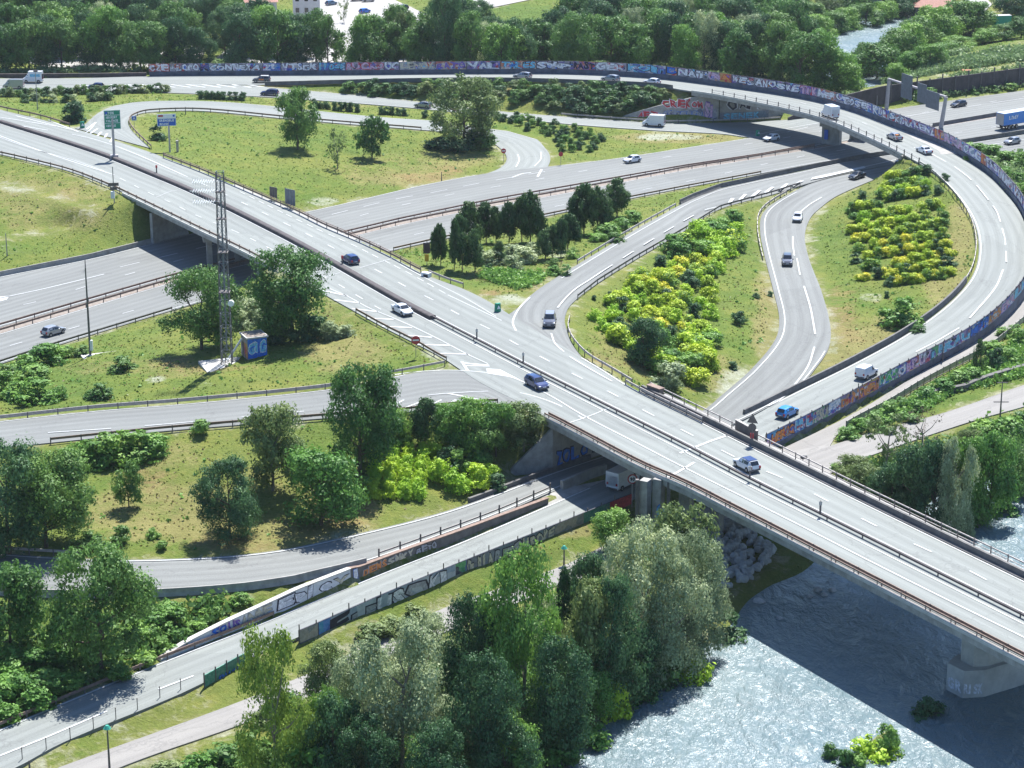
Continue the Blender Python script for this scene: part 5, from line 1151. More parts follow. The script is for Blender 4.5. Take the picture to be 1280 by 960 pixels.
def build_car(kind, paintm, loc, head, label, cat='car', roof=None, extra=None, tilt=0.0, group='vehicles on the interchange', name=None):
    L, st, (xr, xf), rw, irear, ifront, (sx0, sx1) = CAR[kind]
    nm = name or {'hatch': 'hatchback', 'estate': 'estate_car', 'suv': 'sport_utility_car', 'saloon': 'saloon_car', 'van': 'panel_van', 'smallvan': 'small_van'}[kind]
    root = bpy.data.objects.new(nm, None); COL.objects.link(root); root.location = tuple(map(float, loc)); root.rotation_euler = (0, tilt, head); root.empty_display_size = .5
    tag(root, label, cat, group)
    def add(mb, n, par=None, smooth=False):
        o = bpy.data.objects.new(n, mb.mesh(n, smooth)); COL.objects.link(o); o.parent = par or root; return o
    X = lambda x: x - L / 2
    def ring(s):
        x, zl, zb, zr, w_, wr = s; x = X(x); cab = zr > zb + .12
        zm = zl + (zb - zl) * .55
        return [(x, -w_ * .9, zl), (x, -w_, zl + .12), (x, -w_, zm), (x, -w_ * .97, zb), (x, -wr, zr), (x, -wr * .5, zr + (.05 if cab else .02)), (x, wr * .5, zr + (.05 if cab else .02)), (x, wr, zr), (x, w_ * .97, zb), (x, w_, zm), (x, w_, zl + .12), (x, w_ * .9, zl)]
    rs = [ring(s) for s in st]; n = 12; mb = MB(); vs = [p for r in rs for p in r]; fs = []; roof_f = []
    for i in range(len(rs) - 1):
        for k in range(n):
            a = i * n + k; b_ = i * n + (k + 1) % n; fs.append((a, b_, b_ + n, a + n))
    fs += [tuple(range(n))[::-1], tuple(range(len(vs) - n, len(vs)))]
    mb.poly(vs, fs, paintm)
    body = add(mb, 'body', None, False)
    def lerp(a, b_, f): return tuple(a[k] + (b_[k] - a[k]) * f for k in range(3))
    def panel(q, shrink, off, n_, mat, par=None):
        c = [sum(p[k] for p in q) / 4 for k in range(3)]; q = [lerp(p, c, shrink) for p in q]
        nn = (Vector(q[1]) - Vector(q[0])).cross(Vector(q[2]) - Vector(q[0])).normalized()
        if nn.dot(Vector(c) - Vector((0, 0, .7))) < 0: nn = -nn; q = q[::-1]
        m2 = MB(); m2.poly([tuple(Vector(p) + nn * off) for p in q], [(0, 1, 2, 3)], mat)
        return add(m2, n_, par)
    # windscreen and rear window
    f0, f1 = rs[ifront], rs[ifront + 1]; panel([f0[4], f0[7], f1[7], f1[4]], .07, .06, 'windscreen', 'glass_dark')
    if irear is not None: r0, r1 = rs[irear], rs[irear + 1]; panel([r0[4], r0[7], r1[7], r1[4]], .09, .06, 'rear_window', 'glass_dark')
    def side_at(x, side):
        for i in range(len(st) - 1):
            if st[i][0] <= x <= st[i + 1][0]:
                f = (x - st[i][0]) / (st[i + 1][0] - st[i][0]); k = (3, 4) if side < 0 else (8, 7)
                return lerp(rs[i][k[0]], rs[i + 1][k[0]], f), lerp(rs[i][k[1]], rs[i + 1][k[1]], f)
    for sd_ in (-1, 1):
        k = 2 if kind not in ('van', 'smallvan') else 1; xs_ = np.linspace(sx0, sx1 + .25, k + 1)
        for i in range(k):
            a, b_ = side_at(xs_[i] + .04, sd_), side_at(xs_[i + 1] - .04, sd_)
            q = [lerp(a[0], a[1], .08), lerp(a[0], a[1], .84), lerp(b_[0], b_[1], .84), lerp(b_[0], b_[1], .08)]
            panel(q, .02, .015, 'side_window', 'glass_dark')
        m2 = MB(); w0 = st[3][4]; m2.box((X(xf - .55), sd_ * (w0 + .1), st[ifront][2] + .05), (.14, .2, .16), 'trim_dark' if paintm != 'paint_white' else paintm); add(m2, 'wing_mirror')
        for (xx, nm_, mt) in ((L - .12, 'headlight', 'lamp_white'), (.03, 'tail_light', 'lamp_red')):
            zb = st[-2][2] - .12 if nm_ == 'headlight' else st[1][2] - .22
            m2 = MB(); m2.box((X(xx), sd_ * (st[-2][4] - .18), zb), (.14, .26, .15 if nm_ == 'headlight' else .3), mt); add(m2, nm_)
        for xx in (xr, xf):
            wo = bpy.data.objects.new('wheel', WM); COL.objects.link(wo); wo.parent = root; wo.location = (X(xx), sd_ * (w0 - .07), rw); wo.scale = (rw, 1, rw)
            ro = bpy.data.objects.new('rim', RM); COL.objects.link(ro); ro.parent = wo
            m2 = MB(); m2.tube((X(xx), sd_ * (w0 - .02), rw + .04), (X(xx), sd_ * (w0 + .006), rw + .04), rw * 1.2, rw * 1.2, 'trim_dark', 14); add(m2, 'wheel_arch', body)
    for xx, nm_ in ((.02, 'rear_bumper'), (L - .04, 'front_bumper')):
        m2 = MB(); m2.box((X(xx), 0, .42), (.12, st[1][4] * 1.7, .22), 'plastic_grey'); add(m2, nm_)
    for xx in (-.03, L): m2 = MB(); m2.box((X(xx), 0, .55), (.02, .5, .12), 'sign_white'); add(m2, 'number_plate')
    if roof:
        q = [rs[2][4], rs[2][7], rs[ifront][7], rs[ifront][4]]; m2 = MB()
        xa, xb = st[2][0] + .08, st[ifront][0] - .05; zr = max(s[3] for s in st) + .045
        m2.box((X((xa + xb) / 2), 0, zr - .02), (xb - xa, st[3][5] * 1.85, .05), roof); add(m2, 'roof_panel')
    if kind in ('suv', 'estate'):
        for sd_ in (-1, 1): m2 = MB(); m2.box((X(st[3][0]), sd_ * st[3][5] * .93, st[3][3] + .05), (1.7, .05, .05), 'trim_dark'); add(m2, 'roof_bar')
    if extra: extra(root, add, X, L)
    return root
def head_of(p, q): return math.atan2(q[1] - p[1], q[0] - p[0])
def car(kind, pm, s, u, v, u2, v2, label, cat='car', z=None, **kw):
    """u,v: middle of the footprint in the photo, u2,v2: a point ahead of it on the same road"""
    if s is not None: p, q = s.on(u, v, .06), s.on(u2, v2)
    else: p, q = P(u, v, z), P(u2, v2, z)
    return build_car(kind, pm, p, head_of(p, q), label, cat, **kw)
def luton(box, logo=None, h=2.0):
    def f(root, add, X, L):
        m2 = MB(); m2.box((X(1.75), 0, .75), (3.5, 2.05, h), box, base=True); o = add(m2, 'load_box')
        if logo:
            m2 = MB()
            for s_ in (-1, 1): m2.box((X(1.75), s_ * 1.035, 1.9), (2.6, .02, .7), 'sp_cyan'); 
            add(m2, 'painted_band', o)
    return f
car('hatch', 'paint_white', S_R1F, 933, 586, 905, 571, 'white hatchback with dark blue roof on the far lanes of the river bridge', roof='paint_navy')
car('estate', 'paint_navy', S_R1N, 671, 484, 700, 500, 'glossy dark blue estate car at the slip road merge on the near lanes')
car('saloon', 'paint_white', S_R1N, 503, 392, 530, 406, 'white saloon car beside the hatched area on the near lanes')
car('hatch', 'paint_navy', S_R1F, 438, 328.5, 412, 316, 'dark blue hatchback on the far lanes near the small conifer grove', tilt=0)
car('suv', 'paint_grey', S_R3, 687, 406, 683, 432, 'dark sport utility car with pale roof where the diagonal slip road joins the overpass', roof='paint_silver')
car('suv', 'paint_grey', S_R4, 984, 330, 985, 350, 'dark grey car coming down the curved slip road inside the loop')
car('hatch', 'paint_white', S_R4, 997, 276, 992, 288, 'white hatchback at the top bend of the slip road inside the loop')
car('saloon', 'paint_dark', S_R4, 1071, 223, 1045, 231, 'black saloon car just out of the shadow of the flyover')
car('hatch', 'paint_dark', S_R4, 1128, 205.5, 1105, 212, 'dark car in the deep shadow under the flyover')
car('hatch', 'paint_white', S_R7 if False else S_F2, 964, 176, 940, 180, 'white hatchback on the motorway beside the green gore sign')
car('hatch', 'paint_white', S_F2, 790, 203, 765, 207, 'white hatchback on the motorway right of the meadow slip road')
car('estate', 'paint_dark', S_F2, 1198, 133.5, 1175, 137.5, 'dark car on the motorway right of the sign gantry', z=0)
car('hatch', 'paint_silver', S_R3, 1265, 180, 1240, 184, 'white hatchback on the slip road at the right edge of the photo')
car('hatch', 'paint_silver', S_N2, 67, 418, 95, 410, 'silver hatchback on the motorway at the left near the tall lamp post')
car('hatch', 'paint_azure', S_R5, 984, 520, 1010, 507, 'bright blue hatchback between the dark barrier and painted wall of the loop')
car('smallvan', 'paint_white', S_R5, 1083, 471, 1110, 457, 'white delivery van climbing the lower part of the loop road', 'van')
car('saloon', 'paint_white', S_R5, 1155, 191.5, 1135, 182, 'white saloon car at the end of the flyover')
def pick(root, add, X, L):
    m2 = MB(); m2.box((X(1.2), 0, 1.03), (1.7, 1.3, .03), 'trim_dark'); add(m2, 'load_bed')
    m2 = MB(); m2.box((X(1.0), .2, 1.15), (.7, .7, .3), 'sp_orange'); add(m2, 'cargo')
car('saloon', 'paint_silver', S_R5, 1118, 174.5, 1098, 166, 'silver pickup car with dark open top on the flyover', extra=pick)
car('van', 'paint_white', S_R5, 1037, 147, 1015, 139, 'white box van in the middle of the flyover', 'van', extra=luton('paint_white', h=2.1))
car('hatch', 'paint_white', S_R5, 815, 105.5, 790, 103.5, 'white hatchback on the far loop road where the bank begins to drop')
car('suv', 'paint_silver', S_R5, 763, 102, 740, 101, 'silver car in the middle of the far loop road')
car('suv', 'paint_silver', S_R5, 653, 98.5, 630, 98.3, 'silver white people carrier on the far loop road, left of two others')
car('suv', 'paint_grey', S_R5, 327, 103, 300, 103.2, 'dark utility car with orange side and white roof on the far loop road', roof='paint_white', extra=lambda root, add, X, L: [add((lambda m2: (m2.box((X(2.2), sgn * .945, .85), (1.3, .02, .4), 'sp_orange'), m2)[1])(MB()), 'orange_stripe') for sgn in (-1, 1)])
car('estate', 'paint_navy', S_R7, 337, 119, 310, 117.5, 'dark navy car on the road below the far loop, behind the round tree')
car('estate', 'paint_silver', S_R7, 529, 134.5, 505, 132, 'silver estate car left of the large tree on the far road')
car('van', 'paint_white', S_R7, 817, 157.5, 790, 156, 'white van with pale box passing below the red graffiti', 'van', extra=luton('paint_white', h=1.9))
car('hatch', 'paint_navy', S_R7, 120, 111, 95, 111, 'blue car half hidden behind the shrubs at the upper left')
car('van', 'paint_white', S_R5, 41, 103, 20, 103, 'white box van with blue band at the top left', 'van', extra=luton('paint_white', True, 2.1))
car('van', 'paint_silver', S_R7, 17, 110.5, 0, 110.5, 'pale grey panel van at the left edge of the far road', 'van')
car('van', 'paint_white', S_R5, 779, 608, 800, 598, 'white box van in the shadow under the river bridge', 'van', extra=luton('paint_white', h=1.9))
PK = 'cars in the pale car park at the top'
for (k, pm, u, v, u2, v2, lb) in [('hatch','paint_blue',456,16,480,12,'bright blue car standing alone on the pale car park'),('estate','paint_dark',502,12,480,14,'dark car at the upper right of the pale car park'),
     ('hatch','paint_bluegrey',414,6,436,3,'teal grey car at the grass edge of the pale car park'),('hatch','paint_silver',460,2,440,3,'pale silver car cut by the top edge of the photo'),('estate','paint_dark',447,1,470,0,'dark car cut by the top edge beside the silver one')]:
    car(k, pm, None, u, v, u2, v2, lb, z=.3, group=PK)
# articulated lorry
p, q = S_N2.on(1262, 160.5, .06), S_N2.on(1300, 154)
root = empty('articulated_lorry', p, 'blue lorry with white roofed curtain trailer at the right edge', 'lorry', 'vehicles on the interchange', rz=head_of(p, q))
def lp(mb, n, par=None):
    o = bpy.data.objects.new(n, mb.mesh(n)); COL.objects.link(o); o.parent = par or root; return o
mb = MB(); mb.box((3.2, 0, 1.15), (13.4, 2.5, 2.75), 'paint_truck', base=True); tr = lp(mb, 'trailer_box')
mb = MB(); mb.box((3.2, 0, 3.9), (13.3, 2.44, .06), 'paint_white', base=True); lp(mb, 'roof', tr)
mb = MB(); mb.box((-3.52, 0, 1.2), (.04, 2.3, 2.6), 'paint_silver', base=True); lp(mb, 'rear_doors', tr)
mb = MB(); wt = Wall([(-2.2, -1.27, 0), (2.2, -1.27, 0)]); wt.text(mb, .3, 3.6, 2.3, 3.3, .01, 'Lndy', 'sp_white', jit=0, gap=.1); lp(mb, 'lettering', tr)
mb = MB(); mb.box((3.2, 0, .85), (12.6, .9, .28), 'trim_dark', base=True); lp(mb, 'chassis')
mb = MB(); mb.box((-3.4, 0, .45), (.12, 2.3, .16), 'trim_dark', base=True); lp(mb, 'rear_bumper')
mb = MB(); mb.box((11.6, 0, .5), (2.1, 2.45, 3.1), 'paint_white', base=True); cb_ = lp(mb, 'cab')
mb = MB(); mb.box((12.66, 0, 1.9), (.04, 2.2, 1.0), 'glass_dark', base=True); lp(mb, 'windscreen', cb_)
for x in (-1.6, -.3, 1.0, 9.2, 11.9):
    for s_ in (-1, 1):
        o = bpy.data.objects.new('wheel', WM); COL.objects.link(o); o.parent = root; o.location = (x, s_ * 1.1, .5); o.scale = (.5, 1.6, .5); r2 = bpy.data.objects.new('rim', RM); COL.objects.link(r2); r2.parent = o

# ---------------------------------------------------------------- signs, masts, lamps, huts
def facing(p, u, v):     # yaw so that local +x runs along the given photo direction on the ground
    q = P(u, v, p[2]); return head_of(p, q)
def panel_sign(name, label, p, ang, w_, h_, z0, mat, posts, lines=(), cat='sign', border='sign_white', pw=.3, back=None, tiltv=0):
    root = empty(name, p, label, cat, rz=ang)
    for x in posts: mb = MB(); mb.tube((x, .12, -.3), (x, .12, z0 + h_ * .6), pw / 2, pw / 2 * .9, 'gantry_steel', 8); o = lp_(mb, 'post', root)
    mb = MB(); mb.box((0, 0, z0), (w_, .08, h_), mat, base=True); pn = lp_(mb, 'panel', root)
    if border: 
        mb = MB()
        for zz in (z0 + .05, z0 + h_ - .05): mb.box((0, -.05, zz), (w_ - .06, .02, .07), border)
        for xx in (-w_ / 2 + .05, w_ / 2 - .05): mb.box((xx, -.05, z0 + h_ / 2), (.07, .02, h_ - .06), border)
        lp_(mb, 'border', pn)
    wt = Wall([(-w_ / 2, -.04, 0), (w_ / 2, -.04, 0)])
    for (x0, x1, a, b_, tx, mt) in lines: mb = MB(); wt.text(mb, w_ * x0, w_ * x1, z0 + h_ * a, z0 + h_ * b_, .02, tx, mt, jit=0, gap=.15); lp_(mb, 'lettering', pn)
    return root, pn
def lp_(mb, n, par): o = bpy.data.objects.new(n, mb.mesh(n)); COL.objects.link(o); o.parent = par; return o
p = S_R1N.on(143, 199); r_, pn = panel_sign('direction_sign', 'large green direction sign of three panels on the overpass median', p, R(14), 3.3, 3.9, 6.2, 'sign_green', [0], [(.1,.6,.77,.95,'LYON','sign_white'),(.1,.8,.56,.70,'AEROPORT','sign_white'),(.1,.85,.38,.52,'VALENCE','sign_white'),(.1,.7,.12,.26,'CENTRE','sign_white')], pw=.55)
mb = MB(); 
for zz in (.33, .74): mb.box((0, -.05, 6.2 + 3.9 * zz), (3.3, .02, .08), 'sign_white')
mb.box((-1.2, -.052, 6.2 + 3.4), (.5, .02, .5), 'sign_blue'); lp_(mb, 'border', pn)
mb = MB(); mb.box((0, .05, -.1), (1.6, .8, 1.0), 'gantry_steel', base=True); lp_(mb, 'base_guard', r_)
p = T(210, 190); panel_sign('direction_sign', 'blue direction sign with pale top panel on a single post in the meadow', p, R(10), 3.9, 1.6, 5.5, 'sign_blue', [.4], [(.1,.9,.55,.9,'GRENOBLE','sign_white'),(.1,.6,.12,.42,'SUD','sign_white')], pw=.4)
p2 = p.copy(); r2 = [o for o in bpy.data.objects if o.get('label', '').startswith('blue direction sign')][0]
mb = MB(); mb.box((0, 0, 7.15), (3.9, .08, .85), 'sign_white', base=True); q = lp_(mb, 'upper_panel', r2); mb = MB(); mb.box((-1.2, -.05, 7.45), (1.0, .02, .35), 'sign_red', base=True); mb.box((1.5, -.05, 7.4), (.4, .02, .4), 'sign_blue', base=True); lp_(mb, 'emblem', q)
p = T(168, 158); panel_sign('small_sign', 'small square blue sign at the end of the meadow guardrail', p, R(10), 1.1, 1.0, 1.3, 'sign_blue', [0], [(.15,.85,.2,.8,'A','sign_white')], pw=.1)
for (s, u, v, lb) in ((S_R1F, 103, 159.5, 'low green and white gore beacon at the upper left slip road'), (S_R1F, 622, 389, 'low green gore beacon where the diagonal slip road leaves'), (S_F2, 947, 169.5, 'green gore beacon in front of the flyover shadow')):
    p = s.on(u, v); root = empty('gore_beacon', p, lb, 'beacon', 'green gore beacons', rz=R(20)); mb = MB(); n = 10
    vs = [(0.55 * math.cos(math.pi * k / n), -.55 * math.sin(math.pi * k / n), z) for z in (0, 1.35) for k in range(n + 1)]
    vs = [(x * (1 if z == 0 else .85), y * (1 if z == 0 else .85), z) for x, y, z in vs]
    mb.poly(vs, [(k, k + 1, n + 2 + k, n + 1 + k) for k in range(n)] + [tuple(range(n + 1, 2 * n + 2)), (0, n + 1, 2 * n + 1, n)], 'sign_green'); lp_(mb, 'shell', root)
    mb = MB(); mb.poly([(-.3, -.56, .5), (.3, -.56, .5), (0, -.54, 1.1)], [(0, 1, 2)], 'sign_white'); lp_(mb, 'arrow', root)
def round_sign(p, label, mat='sign_red', h=2.0, d=.9, bar=True, name='round_sign', ang=R(8), pole=.05):
    root = empty(name, p, label, 'sign', rz=ang); mb = MB(); mb.tube((0, .06, -.2), (0, .06, h + d * .4), pole, pole, 'galvanised'); lp_(mb, 'post', root)
    mb = MB(); mb.tube((0, 0, h + d / 2), (0, .05, h + d / 2), d / 2, d / 2, mat, 18); q = lp_(mb, 'disc', root)
    if bar: mb = MB(); mb.box((0, -.02, h + d / 2), (d * .7, .02, d * .17), 'sign_white'); lp_(mb, 'white_bar', q)
    return root
round_sign(T(520, 447), 'red no entry sign at the gore of the near slip road', d=1.3)
round_sign(T(629.5, 203), 'red no entry sign at the tip of the meadow', d=1.1); round_sign(T(701, 207), 'red round sign right of the meadow slip road junction', d=1.0, bar=False)
r_ = round_sign(P(790, 632, -.5), 'white speed limit disc with red rim on the pier under the bridge', 'sign_red', 3.0, 1.3, False)
mb = MB(); mb.tube((0, -.02, 3.65), (0, .0, 3.65), .5, .5, 'sign_white', 16); q = lp_(mb, 'number_face', r_); wt = Wall([(-.4, -.03, 0), (.4, -.03, 0)]); mb = MB(); wt.text(mb, .08, .72, 3.35, 3.95, .01, '90', 'sp_black', jit=0); lp_(mb, 'number', q)
# stack of signs on the far edge of the bridge
p = S_R1F.on(941, 561); p[1] += 1.5; root = empty('sign_post', p, 'post with a brown triangular sign above a round sign on the far bridge edge', 'sign', rz=R(-20))
mb = MB(); mb.tube((0, .05, -.2), (0, .05, 4.0), .1, .1, 'post_steel'); lp_(mb, 'post', root)
mb = MB(); mb.poly([(-.75, -.02, 3.0), (.75, -.02, 3.0), (0, -.02, 4.3), (-.75, .03, 3.0), (.75, .03, 3.0), (0, .03, 4.3)], [(0, 1, 2), (5, 4, 3), (0, 3, 4, 1), (1, 4, 5, 2), (2, 5, 3, 0)], 'sign_brown'); lp_(mb, 'triangle_panel', root)
mb = MB(); mb.tube((0, 0, 2.4), (0, .05, 2.4), .55, .55, 'sign_brown', 16); lp_(mb, 'disc', root); mb = MB(); mb.box((0, 0, .9), (.5, .05, .7), 'sign_red', base=True); lp_(mb, 'plate', root)
# black screen sign with yellow plate, dark panels on the far edge
p = T(533.5, 331); root, pn = panel_sign('screen_sign', 'black rectangular display sign above a yellow plate by the conifer grove', p, R(-4), 1.15, 1.8, 2.0, 'screen_black', [0], border=None, pw=.12); mb = MB(); mb.box((0, -.02, .6), (.7, .05, 1.2), 'sign_yellow', base=True); lp_(mb, 'yellow_plate', root)
for (u, v, lb, nn) in ((363, 259.5, 'grey sign seen from behind with four upright ribs on the overpass edge', 4), (342, 250, 'low brown sign seen from behind left of the ribbed grey one', 3)):
    p = S_R1F.on(u, v); root = empty('traffic_sign', p, lb, 'sign', rz=R(-42)); hh_ = 3.0 if nn == 4 else 2.0
    for k in range(nn): mb = MB(); mb.box(((k - nn / 2 + .5) * .7, 0, .5), (.6, .08, hh_), 'sign_back' if nn == 4 else 'sign_brown', base=True); lp_(mb, 'plank', root)
    for s_ in (-1, 1): mb = MB(); mb.box((s_ * .8, .1, -.2), (.14, .12, hh_ + .4), 'post_steel', base=True); lp_(mb, 'post', root)
p = S_R1F.on(819, 494); root = empty('concrete_block', p, 'brown box beside the guardrail at the foot of the broom triangle', 'box', rz=R(-52)); mb = MB(); mb.box((0, 0, 0), (2.6, .8, 1.2), 'sign_brown', base=True); lp_(mb, 'body', root); mb = MB(); mb.box((0, 0, 1.2), (2.8, 1.0, .12), 'rusty_rail', base=True); lp_(mb, 'lid', root)
p = P(923, 549, 7); root = empty('traffic_sign', p, 'long low dark panel on the far edge of the river bridge', 'sign', rz=head_of(P(917, 535, 7), P(943, 549, 7))); mb = MB(); mb.box((0, 1.2, .2), (5.2, .25, 1.5), 'sign_brown', base=True); lp_(mb, 'panel', root); mb = MB(); mb.box((0, 1.2, 1.7), (5.3, .35, .1), 'galvanised', base=True); lp_(mb, 'coping', root)
p = T(530, 331) ; p = S_R1F.on(533, 345.5); root = empty('cabinet', p, 'white equipment box at the guardrail end by the conifer grove', 'cabinet'); mb = MB(); mb.box((0, 0, 0), (1.5, .9, .7), 'sign_white', rz=-.6, base=True); lp_(mb, 'body', root); mb = MB(); mb.box((0, -.3, -.05), (.9, .5, .5), 'trim_dark', rz=-.6, base=True); lp_(mb, 'wheel_base', root)
# bracket post at the near edge of the overpass
p = T(143, 254); root = empty('instrument_pole', p, 'slender pole with a brown sign back and white cabinet at the overpass edge', 'pole')
zt = ZD + 6.0; mb = MB(); mb.tube((0, 0, 0), (0, 0, zt - p[2]), .12, .09, 'galvanised'); lp_(mb, 'pole', root)
for dz_, ww in ((ZD + 2.3, 2.0), (ZD + 1.5, 1.3)): mb = MB(); mb.box((0, -.1, dz_ - p[2]), (ww, .08, .6), 'sign_brown', rz=.15, base=True); lp_(mb, 'sign_back', root)
mb = MB(); mb.box((-.2, -.2, 1.0), (.7, .5, 1.3), 'sign_white', base=True); lp_(mb, 'cabinet', root)
# gantry
ga, gb = P(1108, 136, 0), P(1176, 160, 0); root = empty('sign_gantry', ga, 'steel sign gantry with ribbed panel backs rising behind the flyover', 'gantry')
def wpart(mb, n): return part(mb, n, root)
for g_ in (ga, gb): mb = MB(); mb.tube(g_, (g_[0] + (.3 if g_ is ga else .8), g_[1], 7.3), .55, .42, 'gantry_steel', 10); wpart(mb, 'leg')
mb = MB(); mb.tube((ga[0] + .2, ga[1], 7.3), (gb[0] + .9, gb[1], 7.3), .3, .3, 'gantry_steel', 8); wpart(mb, 'cross_beam')
gd = gb - ga; gl = np.linalg.norm(gd); gd /= gl; ang = math.atan2(gd[1], gd[0])
for (t0, t1, z0, z1) in ((.26, .46, 4.0, 9.8), (.56, .72, 4.3, 8.8), (.72, .95, 3.7, 7.8)):
    nr_ = int(gl * (t1 - t0) / .8) + 1
    mb = MB(); c = ga + gd * gl * (t0 + t1) / 2; mb.box((c[0], c[1] + .4, z0), (gl * (t1 - t0), .1, z1 - z0), 'sign_back', rz=ang, base=True); pn = wpart(mb, 'sign_panel')
    mb = MB()
    for k in range(nr_): c = ga + gd * gl * (t0 + (t1 - t0) * (k + .5) / nr_); mb.box((c[0], c[1] + .2, z0 + .1), (.16, .2, z1 - z0 - .2), 'gantry_steel', rz=ang, base=True)
    q = mb.build('ribs', None, origin=root.location); q.parent = pn; q['kind'] = 'stuff'
# lattice mast
pm_ = T(284, 455); root = empty('lattice_mast', pm_, 'tall steel lattice mast on a concrete slab beside the graffiti hut', 'mast')
Hm = 29.0; mb = MB(); mb.box((0, -.5, -.3), (7.2, 6.2, .42), 'concrete_light', rz=.35, base=True); lp_(mb, 'base_slab', root)
def mw(z): return .78 - .24 * min(1, z / Hm)
lv = [0] + list(np.cumsum([1.935] * 15)); cs = [(-1, -1), (1, -1), (1, 1), (-1, 1)]
for (cx, cy) in cs: mb = MB(); mb.tube((cx * mw(0), cy * mw(0), 0), (cx * mw(Hm), cy * mw(Hm), Hm), .085, .06, 'post_steel', 5); lp_(mb, 'leg', root)
mb = MB()
for i in range(len(lv) - 1):
    z0, z1 = lv[i], min(lv[i + 1], Hm)
    for k in range(4):
        a, b_ = cs[k], cs[(k + 1) % 4]; w0, w1 = mw(z0), mw(z1)
        mb.tube((a[0] * w0, a[1] * w0, z0), (b_[0] * w1, b_[1] * w1, z1), .034, .034, 'sign_back', 4, False); mb.tube((b_[0] * w0, b_[1] * w0, z0), (a[0] * w1, a[1] * w1, z1), .034, .034, 'sign_back', 4, False)
        mb.tube((a[0] * w1, a[1] * w1, z1), (b_[0] * w1, b_[1] * w1, z1), .034, .034, 'sign_back', 4, False)
lp_(mb, 'lattice_bracing', root)
mb = MB(); mb.box((0, .2, 2), (.22, .22, Hm - 3), 'sign_back', base=True); lp_(mb, 'cable_duct', root)
for zz in (11, 17, 22, 26): mb = MB(); mb.box((0, 0, zz), (mw(zz) * 2.4, mw(zz) * 2.4, .1), 'post_steel', base=True); lp_(mb, 'platform', root)
for k, (zz, xx) in enumerate(((27.6, -1), (26.2, -1), (24.6, -1))):
    mb = MB(); mb.tube((0, 0, zz), (-3.6 - (k == 1) * .8, -.4, zz), .05, .04, 'sign_white', 5)
    for j in range(9): x = -1.0 - j * .36; mb.tube((x, -.4 - .9, zz), (x, .9, zz), .03, .03, 'sign_white', 4); mb.tube((x, -.2, zz - .6), (x, -.2, zz + .6), .03, .03, 'sign_white', 4)
    lp_(mb, 'yagi_antenna', root)
mb = MB(); mb.tube((1.0, -.4, 9.5), (1.0, -.9, 9.5), .45, .45, 'sign_white', 12); lp_(mb, 'dish_antenna', root)
# technical hut
ph = T(318, 444); root = empty('technical_hut', ph, 'small concrete technical hut covered in blue graffiti beside the lattice mast', 'hut', rz=R(24))
mb = MB(); mb.box((0, 0, -.2), (3.0, 3.2, 3.3), 'concrete', base=True); wl_ = lp_(mb, 'walls', root)
mb = MB(); mb.box((0, 0, 3.1), (3.4, 3.6, .22), 'concrete_light', base=True); lp_(mb, 'roof', root); mb = MB(); mb.box((0, 0, 3.32), (2.9, 3.1, .05), 'verge', base=True); lp_(mb, 'gravel_roof', root)
wt = Wall([(-1.5, -1.6, 0), (1.5, -1.6, 0)]); mb = MB(); wt.patch(mb, 0.02, 2.98, .05, 3.0, .012, 'sp_blue'); wt.text(mb, .15, 2.85, .5, 2.8, .03, 'GIG', 'sp_cyan', 'sp_white', .04, .05); lp_(mb, 'graffiti', wl_)
wt = Wall([(-1.5, 1.6, 0), (-1.5, -1.6, 0)]); mb = MB(); wt.patch(mb, 1.6, 3.15, .05, 2.2, .012, 'graf_g'); wt.patch(mb, 0.1, 1.6, .05, 1.8, .012, 'sp_purple'); wt.text(mb, .2, 1.5, .3, 1.6, .03, 'AK', 'sp_white'); lp_(mb, 'graffiti', wl_)
mb = MB(); mb.box((-1.52, .6, 0), (.03, .9, 2.1), 'sign_brown', base=True); lp_(mb, 'door', wl_)
pq = T(302, 449); root = empty('cable_bridge', pq, 'white sloping cable tray between hut and mast', 'cable tray'); q1 = Vector(ph) + Vector((-1.7, -.6, 2.8)) - Vector(pq)
mb = MB(); mb.tube((-1.8, -.4, .3), q1, .16, .16, 'sign_white', 6); mb.tube((-1.8, -.9, .3), (-2.6, -1.2, .2), .2, .2, 'sign_white', 6); lp_(mb, 'tray', root)
for (x, y) in ((-.6, -.6), (-2.2, -1.6), (.8, -1.4)): mb = MB(); mb.tube((x, y, -.1), (x, y, 1.2), .06, .06, 'post_steel'); lp_(mb, 'leg', root)
